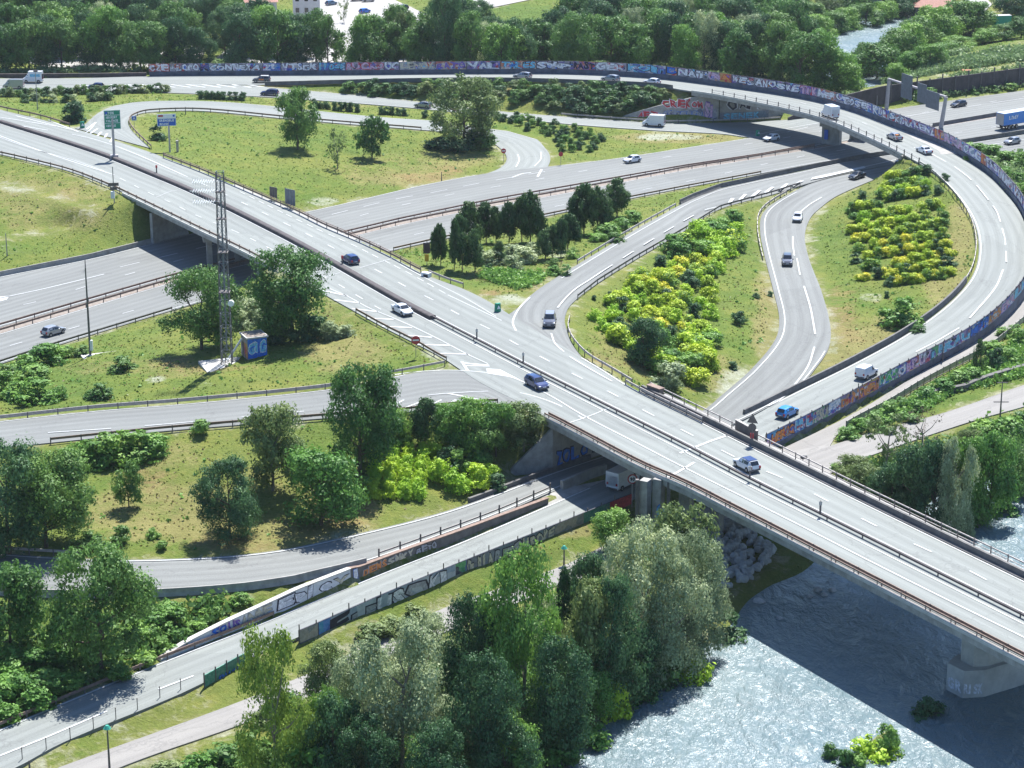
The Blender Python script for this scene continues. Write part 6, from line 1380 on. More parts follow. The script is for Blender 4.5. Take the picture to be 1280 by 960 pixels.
# lamp posts and thin poles
def pole(u, v, hpx, label, head=None, r0=.13, r1=.07, slab_=False, name='lamp_post', mat='post_steel', p=None, cat='lamp post', arms=()):
    p = T(u, v) if p is None else p; h = hpx / scale_at(p) / .955; root = empty(name, p, label, cat)
    mb = MB(); mb.tube((0, 0, -.3), (0, 0, h), r0, r1, mat, 8); lp_(mb, 'pole', root)
    if slab_: mb = MB(); mb.box((1.6, -.3, -.2), (5.6, 2.6, .3), 'concrete_light', rz=.4, base=True); lp_(mb, 'base_slab', root); mb = MB(); mb.box((.25, 0, .8), (.4, .4, 1.6), 'sign_white', base=True); lp_(mb, 'cabinet', root)
    if head == 'lamp':
        mb = MB(); n = 8; vs = [(.42 * math.cos(2 * math.pi * k / n), .42 * math.sin(2 * math.pi * k / n), h) for k in range(n)] + [(.16 * math.cos(2 * math.pi * k / n), .16 * math.sin(2 * math.pi * k / n), h + .35) for k in range(n)]
        mb.poly(vs, [(k, (k + 1) % n, n + (k + 1) % n, n + k) for k in range(n)] + [tuple(range(n))[::-1], tuple(range(n, 2 * n))], 'bin_green'); lp_(mb, 'lantern', root)
    if head == 'cam': mb = MB(); mb.box((.1, -.1, h - .1), (.9, .5, .35), 'trim_dark'); lp_(mb, 'camera_housing', root)
    for z_, w_ in arms: mb = MB(); mb.box((0, 0, h * z_), (w_, .1, .12), mat); lp_(mb, 'cross_arm', root)
    return root
pole(113, 444, 108, 'very tall slim lamp mast standing on a pale slab at the left', slab_=True, r0=.2, r1=.1)
pole(137, 962, 54, 'dark green lantern post beside the path at the bottom left', 'lamp')
pole(705, 707, 22, 'small green lantern post on the path above the river trees', 'lamp')
pole(1250, 523, 46, 'wooden pole with cross arms beside the path at the right', arms=((.45, 2.2), (.97, 1.6)), name='utility_pole', cat='utility pole')
pole(47, 137, 47, 'slim grey camera mast at the upper left beside the shrubs', 'cam', mat='galvanised', name='camera_mast', cat='mast')
pole(37, 960, 10, 'short thin post at the lower left corner', name='marker_post', cat='marker post')
for (u, v, hp, lb) in ((1072, 505, 26, 'dark pole against the painted barrier below the white van'), (1178, 452, 26, 'dark pole against the painted barrier in the middle of the curve'), (1256, 385, 22, 'dark pole against the painted barrier at the right end')):
    pole(u, v, hp, lb, name='barrier_pole', cat='pole', p=P(u, v, -1.3))
pole(552, 227, 12, 'short dark post at the lower edge of the meadow', name='marker_post', cat='marker post'); pole(222, 190, 14, 'grey oval topped post right of the blue sign', name='marker_post', cat='marker post', r0=.25, r1=.3, mat='galvanised')
pole(1003, 590, 20, 'little black lamp behind the bridge railing at the service road', 'cam'); pole(1096, 132, 12, 'thin pale post left of the gantry leg', mat='galvanised', name='marker_post', cat='marker post')
pole(232, 143, 9, 'tiny dark post at the top of the meadow loop', name='marker_post', cat='marker post'); pole(107, 339, 14, 'dark stub post on the bank beside the motorway', name='marker_post', cat='marker post')
pole(9, 320, 28, 'leaning grey post at the left edge of the photo', name='marker_post', cat='marker post', mat='galvanised')
# buildings far behind
def house(label, u, v, w_, d, h, wall, roofm, ang=0, z=.2, rh=1.6, wins=4, floors=2, kind='building'):
    p = T(u, v); root = empty('house' if rh else 'flat_roof_building', p, label, 'building', rz=R(ang)); mb = MB(); mb.box((0, 0, -1), (w_, d, h + 1), wall, base=True); wl_ = lp_(mb, 'walls', root)
    mb = MB()
    if rh:
        o_ = .5; vs = [(-w_ / 2 - o_, -d / 2 - o_, h), (w_ / 2 + o_, -d / 2 - o_, h), (w_ / 2 + o_, d / 2 + o_, h), (-w_ / 2 - o_, d / 2 + o_, h), (-w_ / 2 + d * .3, 0, h + rh), (w_ / 2 - d * .3, 0, h + rh)]
        mb.poly(vs, [(0, 1, 5, 4), (1, 2, 5), (2, 3, 4, 5), (3, 0, 4), (3, 2, 1, 0)], roofm)
    else: mb.box((0, 0, h), (w_ + .5, d + .5, .35), roofm, base=True)
    lp_(mb, 'roof', root)
    for f in range(floors):
        for k in range(wins): mb = MB(); mb.box((-w_ / 2 + w_ * (k + .5) / wins, -d / 2 - .01, h / floors * (f + .3)), (1.1, .06, 1.4), 'glass_dark', base=True); lp_(mb, 'window', wl_)
    return root
house('pink tiled house with pale walls among the trees at the top', 327, 38, 9, 10, 9, 'plaster', 'roof_tile', 8, rh=2, wins=3, floors=3)
house('white block partly hidden by trees at the top, right of the pink roofed house', 384, 30, 8, 12, 10, 'plaster', 'metal_roof', 4, rh=0, wins=3, floors=3)
house('pale house hidden in trees at the top left corner', 78, 26, 14, 10, 7, 'plaster', 'metal_roof', 0, rh=0, wins=4)
house('small pale building at the far top left edge', 8, 22, 12, 10, 7, 'plaster', 'roof_tile', 0, rh=1.8)
house('long low hall with dark roof at the top centre', 610, -4, 28, 10, 3.5, 'plaster', 'metal_roof', 12, rh=0, wins=8, floors=1)
house('dark red roofed house among trees at the top right', 1168, 26, 13, 10, 5, 'sign_brown', 'roof_tile', -5, z=3, rh=2.2)
house('house with orange roof hidden in the forest at the top right', 1082, 8, 9, 8, 4, 'plaster', 'roof_tile', 0, z=2, rh=1.8)
p = T(1252, 33); root = empty('container', p, 'green container in the scrub at the top right', 'container', rz=R(12)); mb = MB(); mb.box((0, 0, 0), (5, 2.4, 3.2), 'bin_green', base=True); lp_(mb, 'box', root); mb = MB(); mb.box((0, 0, 3.2), (5.1, 2.5, .15), 'metal_roof', base=True); lp_(mb, 'lid', root)
p = T(1208, 92); root = empty('rusty_tank', p, 'rust orange tarpaulin heap in the scrub above the noise wall', 'heap'); mb = MB(); mb.tube((-1.2, 0, .3), (1.2, 0, .5), .9, .6, 'tarp_orange', 7); lp_(mb, 'heap', root)
# ---------------------------------------------------------------- vegetation
def leaves(rg, c, nrm, size, tone, jit=.42):
    """kite shaped leaf sprays at centres c with rough normals nrm"""
    n = len(c); d = nrm + rg.normal(size=(n, 3)) * jit; d /= np.linalg.norm(d, axis=1)[:, None] + 1e-9
    a = np.cross(d, rg.normal(size=(n, 3))); a /= np.linalg.norm(a, axis=1)[:, None] + 1e-9; b_ = np.cross(d, a)
    s = (size * 1.12 * rg.uniform(.55, 1.35, n))[:, None]; w_ = rg.uniform(.45, .8, n)[:, None]
    V_ = np.stack([c - a * s * .5, c + b_ * s * w_ * .5 + d * s * .12, c + a * s * .55, c - b_ * s * w_ * .5 + d * s * .12], 1).reshape(-1, 3)
    F_ = np.arange(n * 4).reshape(n, 4)
    return V_, F_, np.clip(tone, 0, 1)
ENV = {   # crown base, crown radius as a function of relative crown height
 'broad': (.16, lambda t: math.sqrt(max(0, 1 - ((t - .45) / .6) ** 2))), 'oval': (.10, lambda t: math.sqrt(max(0, 1 - ((t - .42) / .62) ** 2)) ** 1.1),
 'poplar': (.06, lambda t: min(1, .45 + 1.6 * t) * (1 - t ** 2.2) ** .7), 'pine': (.22, lambda t: min(1, .6 + 2 * t) * (1 - t ** 1.6) ** .6), 'willow': (.03, lambda t: math.sqrt(max(0, 1 - ((t - .35) / .7) ** 2))),
 'spruce': (.05, lambda t: (1 - t) ** .85), 'bush': (.0, lambda t: math.sqrt(max(0, 1 - (t / 1.05) ** 2))), 'cypress': (.02, lambda t: min(1, .6 + 1.5 * t) * (1 - t) ** .4)}
def crown(kind, seed, nl, nleaf, leaf, lr=(.15, .25), upper=.0, sag=0.0, sparse=0.0):
    rg = np.random.default_rng(seed); b0, env = ENV[kind]; L_ = []
    k = 0
    while len(L_) < nl:
        k += 1; t_ = (len(L_) + rg.uniform(0, 1)) / nl if kind != 'bush' else rg.uniform(0, .95) ** 1.2
        r = env(min(t_, .98)) * .56; rad = rg.uniform(*lr) * (.62 + .42 * (r / .56)) * (1 if kind not in ('poplar', 'spruce', 'pine', 'cypress') else .9)
        rr = max(0, r - rad * .68) * math.sqrt(rg.uniform(.25, 1)); th = rg.uniform(0, 2 * math.pi)
        z = b0 + (1 - b0) * t_; z = min(z, 1 - rad * .7); z = max(z, b0 + rad * .2)
        L_.append((rr * math.cos(th), rr * math.sin(th), z, rad, rg.uniform(0, 1)))
    tot = sum(l[3] ** 2 for l in L_); Vs, Fs, Ts = [], [], []; off = 0
    for (x, y, z, rad, tone) in L_:
        n = max(8, int(nleaf * 1.75 * rad ** 2 / tot)); ncl = max(5, n // 14)
        cd = rg.normal(size=(ncl, 3)); cd[:, 2] += .35; cd /= np.linalg.norm(cd, axis=1)[:, None]
        cl = cd * rg.uniform(.72, 1.08, ncl)[:, None]; ctone = rg.uniform(-.28, .28, ncl)
        idx = rg.integers(0, ncl, n); p = cl[idx] + rg.normal(size=(n, 3)) * .17
        inner = rg.uniform(size=n) < .22; p[inner] *= .6
        if sparse: keep = rg.uniform(size=n) > sparse * (np.sin(idx * 1.7) > 0); p = p[keep]; idx = idx[keep]; n = len(p)
        vert = 1.0 if kind not in ('poplar', 'cypress') else 1.6
        c = p * [rad, rad, rad * vert * (.8 if kind != 'bush' else .9)] + [x, y, z]
        if sag: c[:, 2] -= sag * rad * np.hypot(p[:, 0], p[:, 1]) ** 2
        c[:, 2] = np.clip(c[:, 2], .015, 1.03)
        v, f, t_ = leaves(rg, c, p, leaf, .5 + (tone - .5) * .55 + ctone[idx] + rg.uniform(-.15, .15, n))
        Vs.append(v); Fs.append(f + off); Ts.append(t_); off += len(v)
    return np.concatenate(Vs), np.concatenate(Fs), np.concatenate(Ts), L_
def trunk_mesh(name, L_, seed, mat='bark', r=.022, b0=.2, k=9):
    mb = MB(); rnd = random.Random(seed); top = max(l[2] for l in L_) * .86; pts = [(0, 0, -.04)]; 
    for i in range(1, 6): pts.append((rnd.uniform(-.012, .012) * i, rnd.uniform(-.012, .012) * i, top * i / 5))
    for i in range(5): mb.tube(pts[i], pts[i + 1], r * (1.15 - .2 * i), r * (1.15 - .2 * (i + 1)), mat, 7, False)
    for l in rnd.sample(L_, min(k, len(L_))):
        z0 = max(b0 * .7, l[2] * rnd.uniform(.45, .7)); f = z0 / top * 5; i = min(4, int(f)); a = pts[i]; b_ = pts[i + 1]; q = tuple(a[j] + (b_[j] - a[j]) * (f - i) for j in range(3))
        mid = (q[0] * .4 + l[0] * .6, q[1] * .4 + l[1] * .6, (q[2] + l[2]) / 2 - .01)
        mb.tube(q, mid, r * .5, r * .32, mat, 5, False); mb.tube(mid, l[:3], r * .32, r * .12, mat, 4, False)
    return mb.mesh(name)
def leafmesh(name, V_, F_, T_, mats, midx=None): return mesh_np(name, V_, F_, mats, {'tone': ('FACE', T_)}, midx)
PROTO = {}
def proto(key):
    """list of (crown mesh, trunk mesh) variants"""
    if key in PROTO: return PROTO[key]
    kind, mat, nv, nl, nleaf, leaf, kw, bark = SPEC[key]; out = []
    for s in range(nv):
        V_, F_, T_, L_ = crown(kind, hash(key) % 1 + 100 * s + len(key) * 7 + sum(map(ord, key)), nl, nleaf, leaf, **kw)
        cm = leafmesh('crown', V_, F_, T_, [mat]); tm = trunk_mesh('trunk', L_, s, bark, .022 if kind != 'poplar' else .03, ENV[kind][0]) if bark else None
        out.append((cm, tm))
    PROTO[key] = out; return out
SPEC = {
 'broad': ('broad', 'leaf_broad', 4, 17, 5200, .040, {}, 'bark'), 'broad_big': ('broad', 'leaf_broad', 3, 26, 11000, .027, dict(lr=(.12, .21)), 'bark'),
 'bright': ('broad', 'leaf_bright', 3, 18, 6500, .036, {}, 'bark'), 'dark': ('oval', 'leaf_dark', 4, 20, 7500, .034, {}, 'bark'),
 'dark_big': ('oval', 'leaf_dark', 3, 28, 12000, .025, dict(lr=(.12, .2)), 'bark'), 'olive': ('broad', 'leaf_olive', 3, 18, 6000, .036, {}, 'bark_grey'),
 'olive_big': ('broad', 'leaf_olive', 1, 26, 8500, .030, dict(lr=(.12, .2), sparse=.3), 'bark'),
 'silver': ('willow', 'leaf_silver', 4, 26, 12000, .023, dict(lr=(.12, .21), sag=.25), 'bark_grey'), 'poplar': ('oval', 'leaf_poplar', 2, 30, 9000, .026, dict(lr=(.10, .19), sparse=.4), 'bark_grey'),
 'poplar_green': ('oval', 'leaf_bright', 2, 32, 11000, .025, dict(lr=(.10, .19), sparse=.25), 'bark_grey'),
 'pine': ('pine', 'leaf_pine', 4, 17, 4200, .048, dict(lr=(.18, .27)), 'bark'), 'spruce': ('spruce', 'leaf_pine', 2, 34, 8000, .026, dict(lr=(.08, .16)), 'bark'),
 'cypress': ('cypress', 'leaf_pine', 1, 16, 3000, .04, dict(lr=(.14, .22)), 'bark'), 'small': ('broad', 'leaf_broad', 2, 11, 2600, .055, dict(lr=(.16, .26)), 'bark'),
 'sparse': ('broad', 'leaf_olive', 2, 12, 1100, .045, dict(lr=(.12, .2), sparse=.6), 'bark_grey'), 'bare': ('broad', 'leaf_brown', 1, 16, 500, .03, dict(lr=(.1, .18), sparse=.7), 'bark_grey'),
 'bush': ('bush', 'leaf_broad', 4, 9, 1500, .085, dict(lr=(.22, .34)), None), 'bush_bright': ('bush', 'leaf_bright', 4, 10, 1700, .08, dict(lr=(.2, .32)), None),
 'bush_dark': ('bush', 'leaf_dark', 4, 8, 1300, .09, dict(lr=(.24, .36)), None), 'bush_olive': ('bush', 'leaf_olive', 3, 10, 1700, .08, dict(lr=(.2, .32)), None),
 'bush_silver': ('bush', 'leaf_silver', 3, 10, 1700, .075, dict(lr=(.2, .32)), None), 'bush_lime': ('bush', 'leaf_limegreen', 4, 9, 1500, .085, dict(lr=(.22, .34)), None),
 'bush_brown': ('bush', 'leaf_brown', 2, 10, 1200, .07, dict(lr=(.2, .32)), None),
}
def broom(key, flower, frac, seed0, base='leaf_bright'):
    out = []
    for s in range(4):
        V_, F_, T_, L_ = crown('bush', seed0 + s, 7, 1900, .085, lr=(.26, .38)); zc = V_.reshape(-1, 4, 3).mean(1); rg = np.random.default_rng(s + seed0)
        r = np.sqrt((zc[:, 0] / .5) ** 2 + (zc[:, 1] / .5) ** 2 + (zc[:, 2] / 1.0) ** 2)
        midx = ((rg.uniform(size=len(F_)) < frac * np.clip((zc[:, 2] - .25) * 2.6, 0, 1)) & (r > .5)).astype(np.int32)
        out.append((leafmesh('shrub', V_, F_, T_, [base, flower], midx), None))
    PROTO[key] = out
broom('broom_yellow', 'flower_yellow', .85, 300, 'leaf_lime'); broom('broom_lime', 'flower_lime', .8, 340, 'leaf_lime'); broom('broom_green', 'flower_lime', .35, 380, 'leaf_bright')
ONES = ['', 'first', 'second', 'third', 'fourth', 'fifth', 'sixth', 'seventh', 'eighth', 'ninth', 'tenth', 'eleventh', 'twelfth', 'thirteenth', 'fourteenth', 'fifteenth', 'sixteenth', 'seventeenth', 'eighteenth', 'nineteenth']
def ordn(n):
    if n < 20: return ONES[n]
    t_, o_ = divmod(n, 10); T1 = ['', '', 'twenty', 'thirty', 'forty', 'fifty', 'sixty', 'seventy', 'eighty', 'ninety'][t_]
    return (T1 + '-' + ONES[o_]) if o_ else T1[:-1] + 'ieth'
vr = random.Random(5)
def plant(key, u, v, hpx, wpx, label=None, group=None, p=None, wide=1.0, kind=None):
    p = T(u, v) if p is None else p; s = scale_at(p); h = hpx / s / .96; w_ = wpx / s * (1.38 if key == 'pine' else 1.2 if key.startswith('br') or 'bush' in key else 1.0 if 'big' in key or key == 'silver' else 1.08); cm, tm = vr.choice(proto(key)); rz = vr.uniform(0, 6.28)
    isb = tm is None
    nm = {'broom_yellow': 'broom_shrub', 'broom_lime': 'broom_shrub', 'broom_green': 'broom_shrub', 'pine': 'conifer', 'spruce': 'spruce_tree', 'cypress': 'cypress_tree', 'poplar': 'poplar_tree', 'poplar_green': 'poplar_tree', 'silver': 'willow_tree'}.get(key, 'bush' if isb else 'tree')
    if isb and kind: nm = kind
    if isb:
        o = bpy.data.objects.new(nm, cm); COL.objects.link(o)
    else:
        o = bpy.data.objects.new(nm, None); COL.objects.link(o); o.empty_display_size = .3
        for n_, me in (('crown', cm), ('trunk', tm)): c = bpy.data.objects.new(n_, me); COL.objects.link(c); c.parent = o
    o.location = (float(p[0]), float(p[1]), float(p[2]) - .05); o.rotation_euler = (0, 0, rz); o.scale = (w_, w_ * wide, h)
    return tag(o, label, 'shrub' if isb else 'tree', group)
DESC = {'broad': 'mid green rounded tree', 'broad_big': 'large leafy green tree', 'bright': 'fresh green leafy tree', 'dark': 'dark green tree', 'dark_big': 'large dark green tree', 'olive': 'olive green tree', 'olive_big': 'large spreading pale green tree',
 'silver': 'silvery grey green willow', 'poplar': 'tall yellow green poplar', 'poplar_green': 'tall fresh green poplar', 'pine': 'small dark conifer', 'spruce': 'dark pointed conifer', 'cypress': 'narrow dark cypress', 'small': 'small round tree', 'sparse': 'thin half bare tree', 'bare': 'leafless twiggy tree',
 'bush': 'round green shrub', 'bush_bright': 'fresh green bush', 'bush_dark': 'dark green shrub', 'bush_olive': 'olive green bush', 'bush_silver': 'grey green bush', 'bush_lime': 'lime green shrub', 'bush_brown': 'brownish bush', 'broom_yellow': 'yellow flowering broom', 'broom_lime': 'lime yellow broom', 'broom_green': 'green broom with few flowers'}
def grove(items, where, group, kind=None):
    """items (key,u,v,h,w); labels carry the order from the left"""
    for k, (key, u, v, h, w_) in enumerate(sorted(items, key=lambda i: i[1])): plant(key, u, v, h, w_, '%s %s, %s from left' % (DESC[key], where, ordn(k + 1)), group, kind=kind)
def in_px(u, v, poly): return inpoly(u, v, poly)

# single trees with labels of their own
for it in [('broad', 372, 187, 74, 43, 'oval green tree standing alone in the meadow above the motorway'), ('small', 465, 198, 52, 36, 'small round tree in the meadow right of the oval one'), ('sparse', 422, 211, 48, 26, 'thin pale half bare tree between two meadow trees'),
           ('olive_big', 580, 182, 82, 86, 'large spreading pale green tree at the right end of the meadow'), ('broad_big', 252, 437, 98, 80, 'broad round tree left of the lattice mast'), ('broad_big', 365, 424, 110, 88, 'large double crowned tree right of the lattice mast under the overpass'),
           ('small', 161, 634, 58, 36, 'small lone tree on the dry slope at the left'), ('dark_big', 288, 672, 100, 82, 'dark round tree on the dry slope above the slip road'), ('olive', 341, 613, 106, 78, 'olive tree with loose crown behind the dark round tree'),
           ('bright', 402, 656, 95, 90, 'fresh green tree on the slope left of the lime shrub rows'), ('broad_big', 450, 592, 134, 82, 'tall leafy tree rising over the rising slip road'), ('broad_big', 128, 840, 158, 104, 'large leafy tree between the two lowest slip roads at the left'),
           ('dark_big', 12, 694, 146, 112, 'huge dark tree cut by the left edge'), ('broad_big', 58, 684, 118, 96, 'large round tree joined to the huge dark one at the left edge'), ('broad', 14, 812, 106, 74, 'tree cut by the left edge below the slip road'),
           ('cypress', 266 + 67, 80, 70, 14, 'narrow dark cypress in front of the pink roofed house'), ('sparse', 430, 29, 28, 14, 'thin small tree on the grass strip of the car park'), ('bare', 1152, 572, 62, 60, 'bare brown twiggy tree by the riverside path'),
           ('sparse', 1108, 588, 70, 54, 'pale sparse tree at the path beyond the bridge railing'), ('bush_bright', 1125, 404, 30, 44, 'single broad green bush on the grass inside the loop'), ('bush_dark', 196, 175, 18, 18, 'dark bush in the meadow behind the blue sign'),
           ('bush_bright', 252, 543, 18, 22, 'small bright bush at the rail of the rising slip road'), ('cypress', 1224, 465, 40, 20, 'narrow dark conifer on the bank below the service road'), ('bush_dark', 1246, 461, 26, 22, 'dark round bush right of the narrow conifer on the bank'),
           ('bush_lime', 868, 864, 40, 46, 'lime green bush leaning over the river edge'), ('bush_brown', 1216, 664, 30, 44, 'reddish brown bush at the water beyond the bridge'), ('dark', 803, 455, 56, 46, 'dark leafy tree among the lime shrubs of the triangle'),
           ('bush_silver', 836, 486, 32, 38, 'grey green bush at the foot of the triangle')]:
    plant(*it[:5], label=it[5])
grove([('pine',545,331,46,13),('pine',551,332,51,15),('pine',568,337,62,15),('pine',578,339,46,19),('pine',594,340,52,21),('pine',586,308,54,26),('pine',576,311,40,18),('pine',608,304,50,24),('pine',600,306,46,18),('pine',620,305,45,16),('pine',624,330,28,14),('pine',636,305,51,20),('pine',652,303,54,22),('pine',663,303,62,28),('pine',671,303,40,18),
       ('pine',682,324,36,21),('pine',691,323,41,20),('pine',701,322,47,18),('pine',710,313,44,24),('pine',722,293,52,24),('pine',730,292,60,26),('pine',747,291,56,26),('pine',757,288,40,18),('pine',771,271,46,28)], 'of the conifer grove', 'conifer grove')
grove([('bush_silver',590,328,13,16),('bush_silver',606,331,18,26),('bush_silver',619,330,17,22),('bush_silver',640,322,17,24),('bush_silver',655,327,20,28),('bush_silver',641,337,18,22),('bush_silver',668,318,15,20),('bush_bright',700,344,14,24),('bush_bright',716,322,12,18),('bush_bright',746,302,13,22),('bush_bright',760,296,16,30),('bush_bright',790,279,15,24),('bush_bright',778,286,14,26),('bush',770,303,12,20),('bush_dark',612,338,9,12),('bush_dark',598,320,12,14),('bush',690,332,9,14)], 'under the conifer grove', 'grove undergrowth bushes')
grove([('bush_dark',548,186,14,30),('bush_dark',566,188,18,30),('bush_dark',590,184,20,28),('bush',606,182,26,28),('bush',598,186,14,24)], 'below the large meadow tree', 'bushes under the meadow tree')
grove([('bush_silver',296,392,24,26),('bush_silver',310,402,28,28),('bush_silver',322,395,26,26),('bush_silver',300,410,22,24),('bush_silver',330,412,26,28),('bush_silver',318,380,20,24),('bush_dark',340,424,26,30),('bush_silver',286,402,22,22),('bush_dark',356,428,22,28),('bush_dark',388,424,30,30),('bush_dark',402,420,24,26),('bush_silver',412,424,22,24),('bush_silver',424,422,16,22),('bush_silver',434,420,14,18),('bush_silver',336,396,24,26)], 'around the trees by the mast', 'bushes by the lattice mast')
grove([('bush_bright',34,462,20,36),('bush_bright',58,457,26,40),('bush_bright',76,448,20,26),('bush_bright',44,473,16,38),('bush_bright',20,497,20,34),('bush_bright',46,502,26,48),('bush_bright',70,500,16,26),('bush_bright',4,486,22,24),('bush',157,463,17,30),('bush',126,498,18,28),('bush',104,444,12,20),('bush',8,470,14,22)], 'on grass by the left motorway', 'bushes on the left grass')
grove([('bush_bright',98,580,28,38),('bush_bright',116,581,28,40),('bush_bright',138,576,34,44),('bush_bright',158,574,32,44),('bush_bright',176,570,28,44),('bush_bright',194,566,26,34),('bush',152,676,18,22),('bush',112,682,18,28),('bush_bright',192,672,12,16),('bush_bright',203,686,10,14)], 'on the dry slope at the left', 'bushes on the dry slope')
grove([('pine',531,560,62,32),('bright',562,558,52,46),('bright',590,564,64,50),('bright',620,570,66,42),('olive',655,563,58,60),('bright',505,556,44,36),('broad',606,577,48,40),('broad',470,556,50,36)], 'by the bridge wing wall', 'trees by the wing wall')
lime = []
for c_ in range(4):
    for r_ in range(7): lime.append(('bush_lime', 466 + 19 * c_ + 1.2 * r_ + vr.uniform(-.6, .6), 622 - 8.6 * r_, 19 + vr.uniform(-2, 2), 17))
grove(lime, 'in the planted slope rows', 'planted lime green shrubs', kind='planted_shrub')
grove([('bush_lime',549,600,26,26),('bush_lime',569,613,28,28),('bush_lime',593,609,28,30),('bush_lime',612,602,22,22),('bush_lime',586,566,22,34),('bush_bright',447,616,26,28),('bush_bright',500,562,20,24),('bush_bright',575,588,26,28),('bush_bright',600,585,24,26),('bush_dark',620,612,20,26),('bush_dark',560,585,26,28),('bush_lime',540,572,20,24)], 'right of the planted lime rows', 'loose shrubs by the lime rows')
# hedges and round shrubs along the far roads
row = [(('bush_dark', 'bush_olive', 'bush')[k % 3], 4 + 9.2 * k + vr.uniform(-1, 1), 121.5 - .03 * 9 * k + vr.uniform(-.5, .5), vr.uniform(9, 12), vr.uniform(11, 14)) for k in range(23)]
grove(row, 'in the upper left roadside row', 'upper left roadside shrubs', kind='hedge_shrub')
grove([('bush_silver' if k % 2 else 'bush_dark', u, v, 10, 12) for k, (u, v) in enumerate([(30,128),(44,126),(56,128),(66,128),(83,128),(93,128),(114,126),(125,125),(135,125)])] + [('bush_dark', 92, 153, 24, 22), ('bush_dark', 84, 152, 17, 16), ('bush_dark', 98, 140, 12, 14)], 'above the overpass end', 'upper left grass shrubs')
grove([('bush_dark', 250 + 7.6 * k, 124.5 + .2 * k, 10.5, 11) for k in range(8)], 'of the clipped hedge', 'clipped hedge shrubs', kind='hedge_shrub')
grove([('bush_dark', u, v, h, 9) for u, v, h in [(392,136,12),(400,136.5,9),(408,137,10),(418,138.5,11),(425,139,11),(432,139,11),(439,139.5,11),(446,140,10),(477,143,10),(484,143.5,10),(490,144,10),(497,144.5,9),(504,145,9),(532,147,9)]], 'in the far road hedge row', 'roadside shrubs near the round tree', kind='hedge_shrub')
bank = []
BKP = [(436,112),(520,110),(612,109),(700,112),(800,114),(842,120),(800,137),(768,144),(700,139),(620,131),(520,121),(436,119)]
for k in range(400):
    u, v = vr.uniform(430, 845), vr.uniform(106, 146)
    if in_px(u, v, BKP) and all((u - b_[1]) ** 2 + ((v - b_[2]) * 1.9) ** 2 > 95 for b_ in bank): bank.append((vr.choice(['bush_dark', 'bush', 'bush', 'bush_olive', 'bush_dark']), u, v, vr.uniform(10, 15), vr.uniform(14, 20)))
grove(bank[:99], 'on the far loop bank', 'bank shrubs below the loop', kind='bank_shrub')
tri = []
for k in range(300):
    u, v = vr.uniform(612, 756), vr.uniform(146, 194)
    if in_px(u, v, [(612,146),(680,150),(752,172),(753,181),(738,190),(706,193),(680,172),(640,156)]) and all((u - b_[1]) ** 2 + ((v - b_[2]) * 2) ** 2 > 62 for b_ in tri): tri.append((vr.choice(['bush', 'bush_bright', 'bush_dark']), u, v, 9.5, 10))
grove(tri, 'in the plot beside the meadow', 'planted plot shrubs', kind='planted_shrub')
# broom triangle and loop patch
td = []
TDP = [(742,402),(758,384),(790,352),(830,326),(868,290),(924,284),(926,304),(898,336),(884,370),(896,400),(890,440),(872,482),(846,480),(820,470),(800,452),(775,432),(750,414)]
for k in range(1500):
    u, v = vr.uniform(738, 928), vr.uniform(282, 486)
    if in_px(u, v, TDP) and all((u - b_[1]) ** 2 + ((v - b_[2]) * 2.0) ** 2 > 165 for b_ in td):
        if v < 325 and u > 840: key, h = vr.choice(['bush_bright', 'broom_green', 'bush_lime']), 21
        elif v < 425 and u < 900: key, h = vr.choice(['broom_yellow', 'broom_lime', 'broom_lime', 'broom_green', 'bush_lime', 'bush_dark']), 15
        else: key, h = vr.choice(['broom_lime', 'bush_lime', 'bush_bright']), 21
        td.append((key, u, v, h * vr.uniform(.85, 1.2), h * 1.25))
grove(td[:99], 'in the triangle', 'shrubs in the triangle', kind='broom_shrub')
lo_ = []
for r_ in range(9):
    for k in range(14):
        u = 1066 + 9.2 * k + (r_ % 2) * 3 + vr.uniform(-1.5, 1.5); v = 266 + 12.4 * r_ - .17 * (u - 1066) - (14 if u > 1100 and r_ == 0 else 0) + vr.uniform(-1, 1)
        if not in_px(u, v, [(1062,268),(1080,250),(1105,226),(1150,218),(1168,240),(1182,270),(1188,320),(1190,352),(1120,360),(1066,350)]) or vr.random() < .1: continue
        key = vr.choice(['broom_lime', 'broom_lime', 'bush_lime', 'broom_green', 'bush_bright']) if v < 300 else vr.choice(['broom_yellow', 'broom_yellow', 'broom_lime', 'broom_green', 'bush_dark'] if r_ > 4 else ['broom_lime', 'broom_yellow', 'broom_green'])
        lo_.append((key, u, v, vr.uniform(11, 13.5), vr.uniform(13, 15.5), r_ + 4))
for r_, v0 in ((0, 238), (1, 251), (2, 226)):
    for k in range(6): lo_.append((vr.choice(['broom_lime', 'bush_bright', 'bush_dark']), 1106 + 9 * k + r_ * 4, v0 - .17 * 9 * k, 12, 14, {2: 1, 0: 2, 1: 3}[r_]))
for r_ in range(1, 16):
    for k, (key, u, v, h, w_, rr) in enumerate(sorted([i for i in lo_ if i[5] == r_], key=lambda i: i[1])): plant(key, u, v, h, w_, '%s, %s in the %s planted row inside the loop' % (DESC[key], ordn(k + 1), ordn(r_)), 'planted shrubs inside the loop', kind='broom_shrub')
grove([('bush_dark',1078,248,9,13),('bush_dark',1082,258,9,12),('bush_dark',1172,242,11,12),('bush_dark',1180,226,9,12),('bush_dark',1108,372,8,8),('bush',1147,416,9,16),('bush_dark',945,372,6,8),('bush_dark',962,370,6,8),('bush_dark',743,375,6,7),('bush_dark',762,370,6,7),('bush_dark',925,405,16,18),('bush_dark',915,460,8,12)], 'scattered on loop grass', 'scattered loop shrubs')
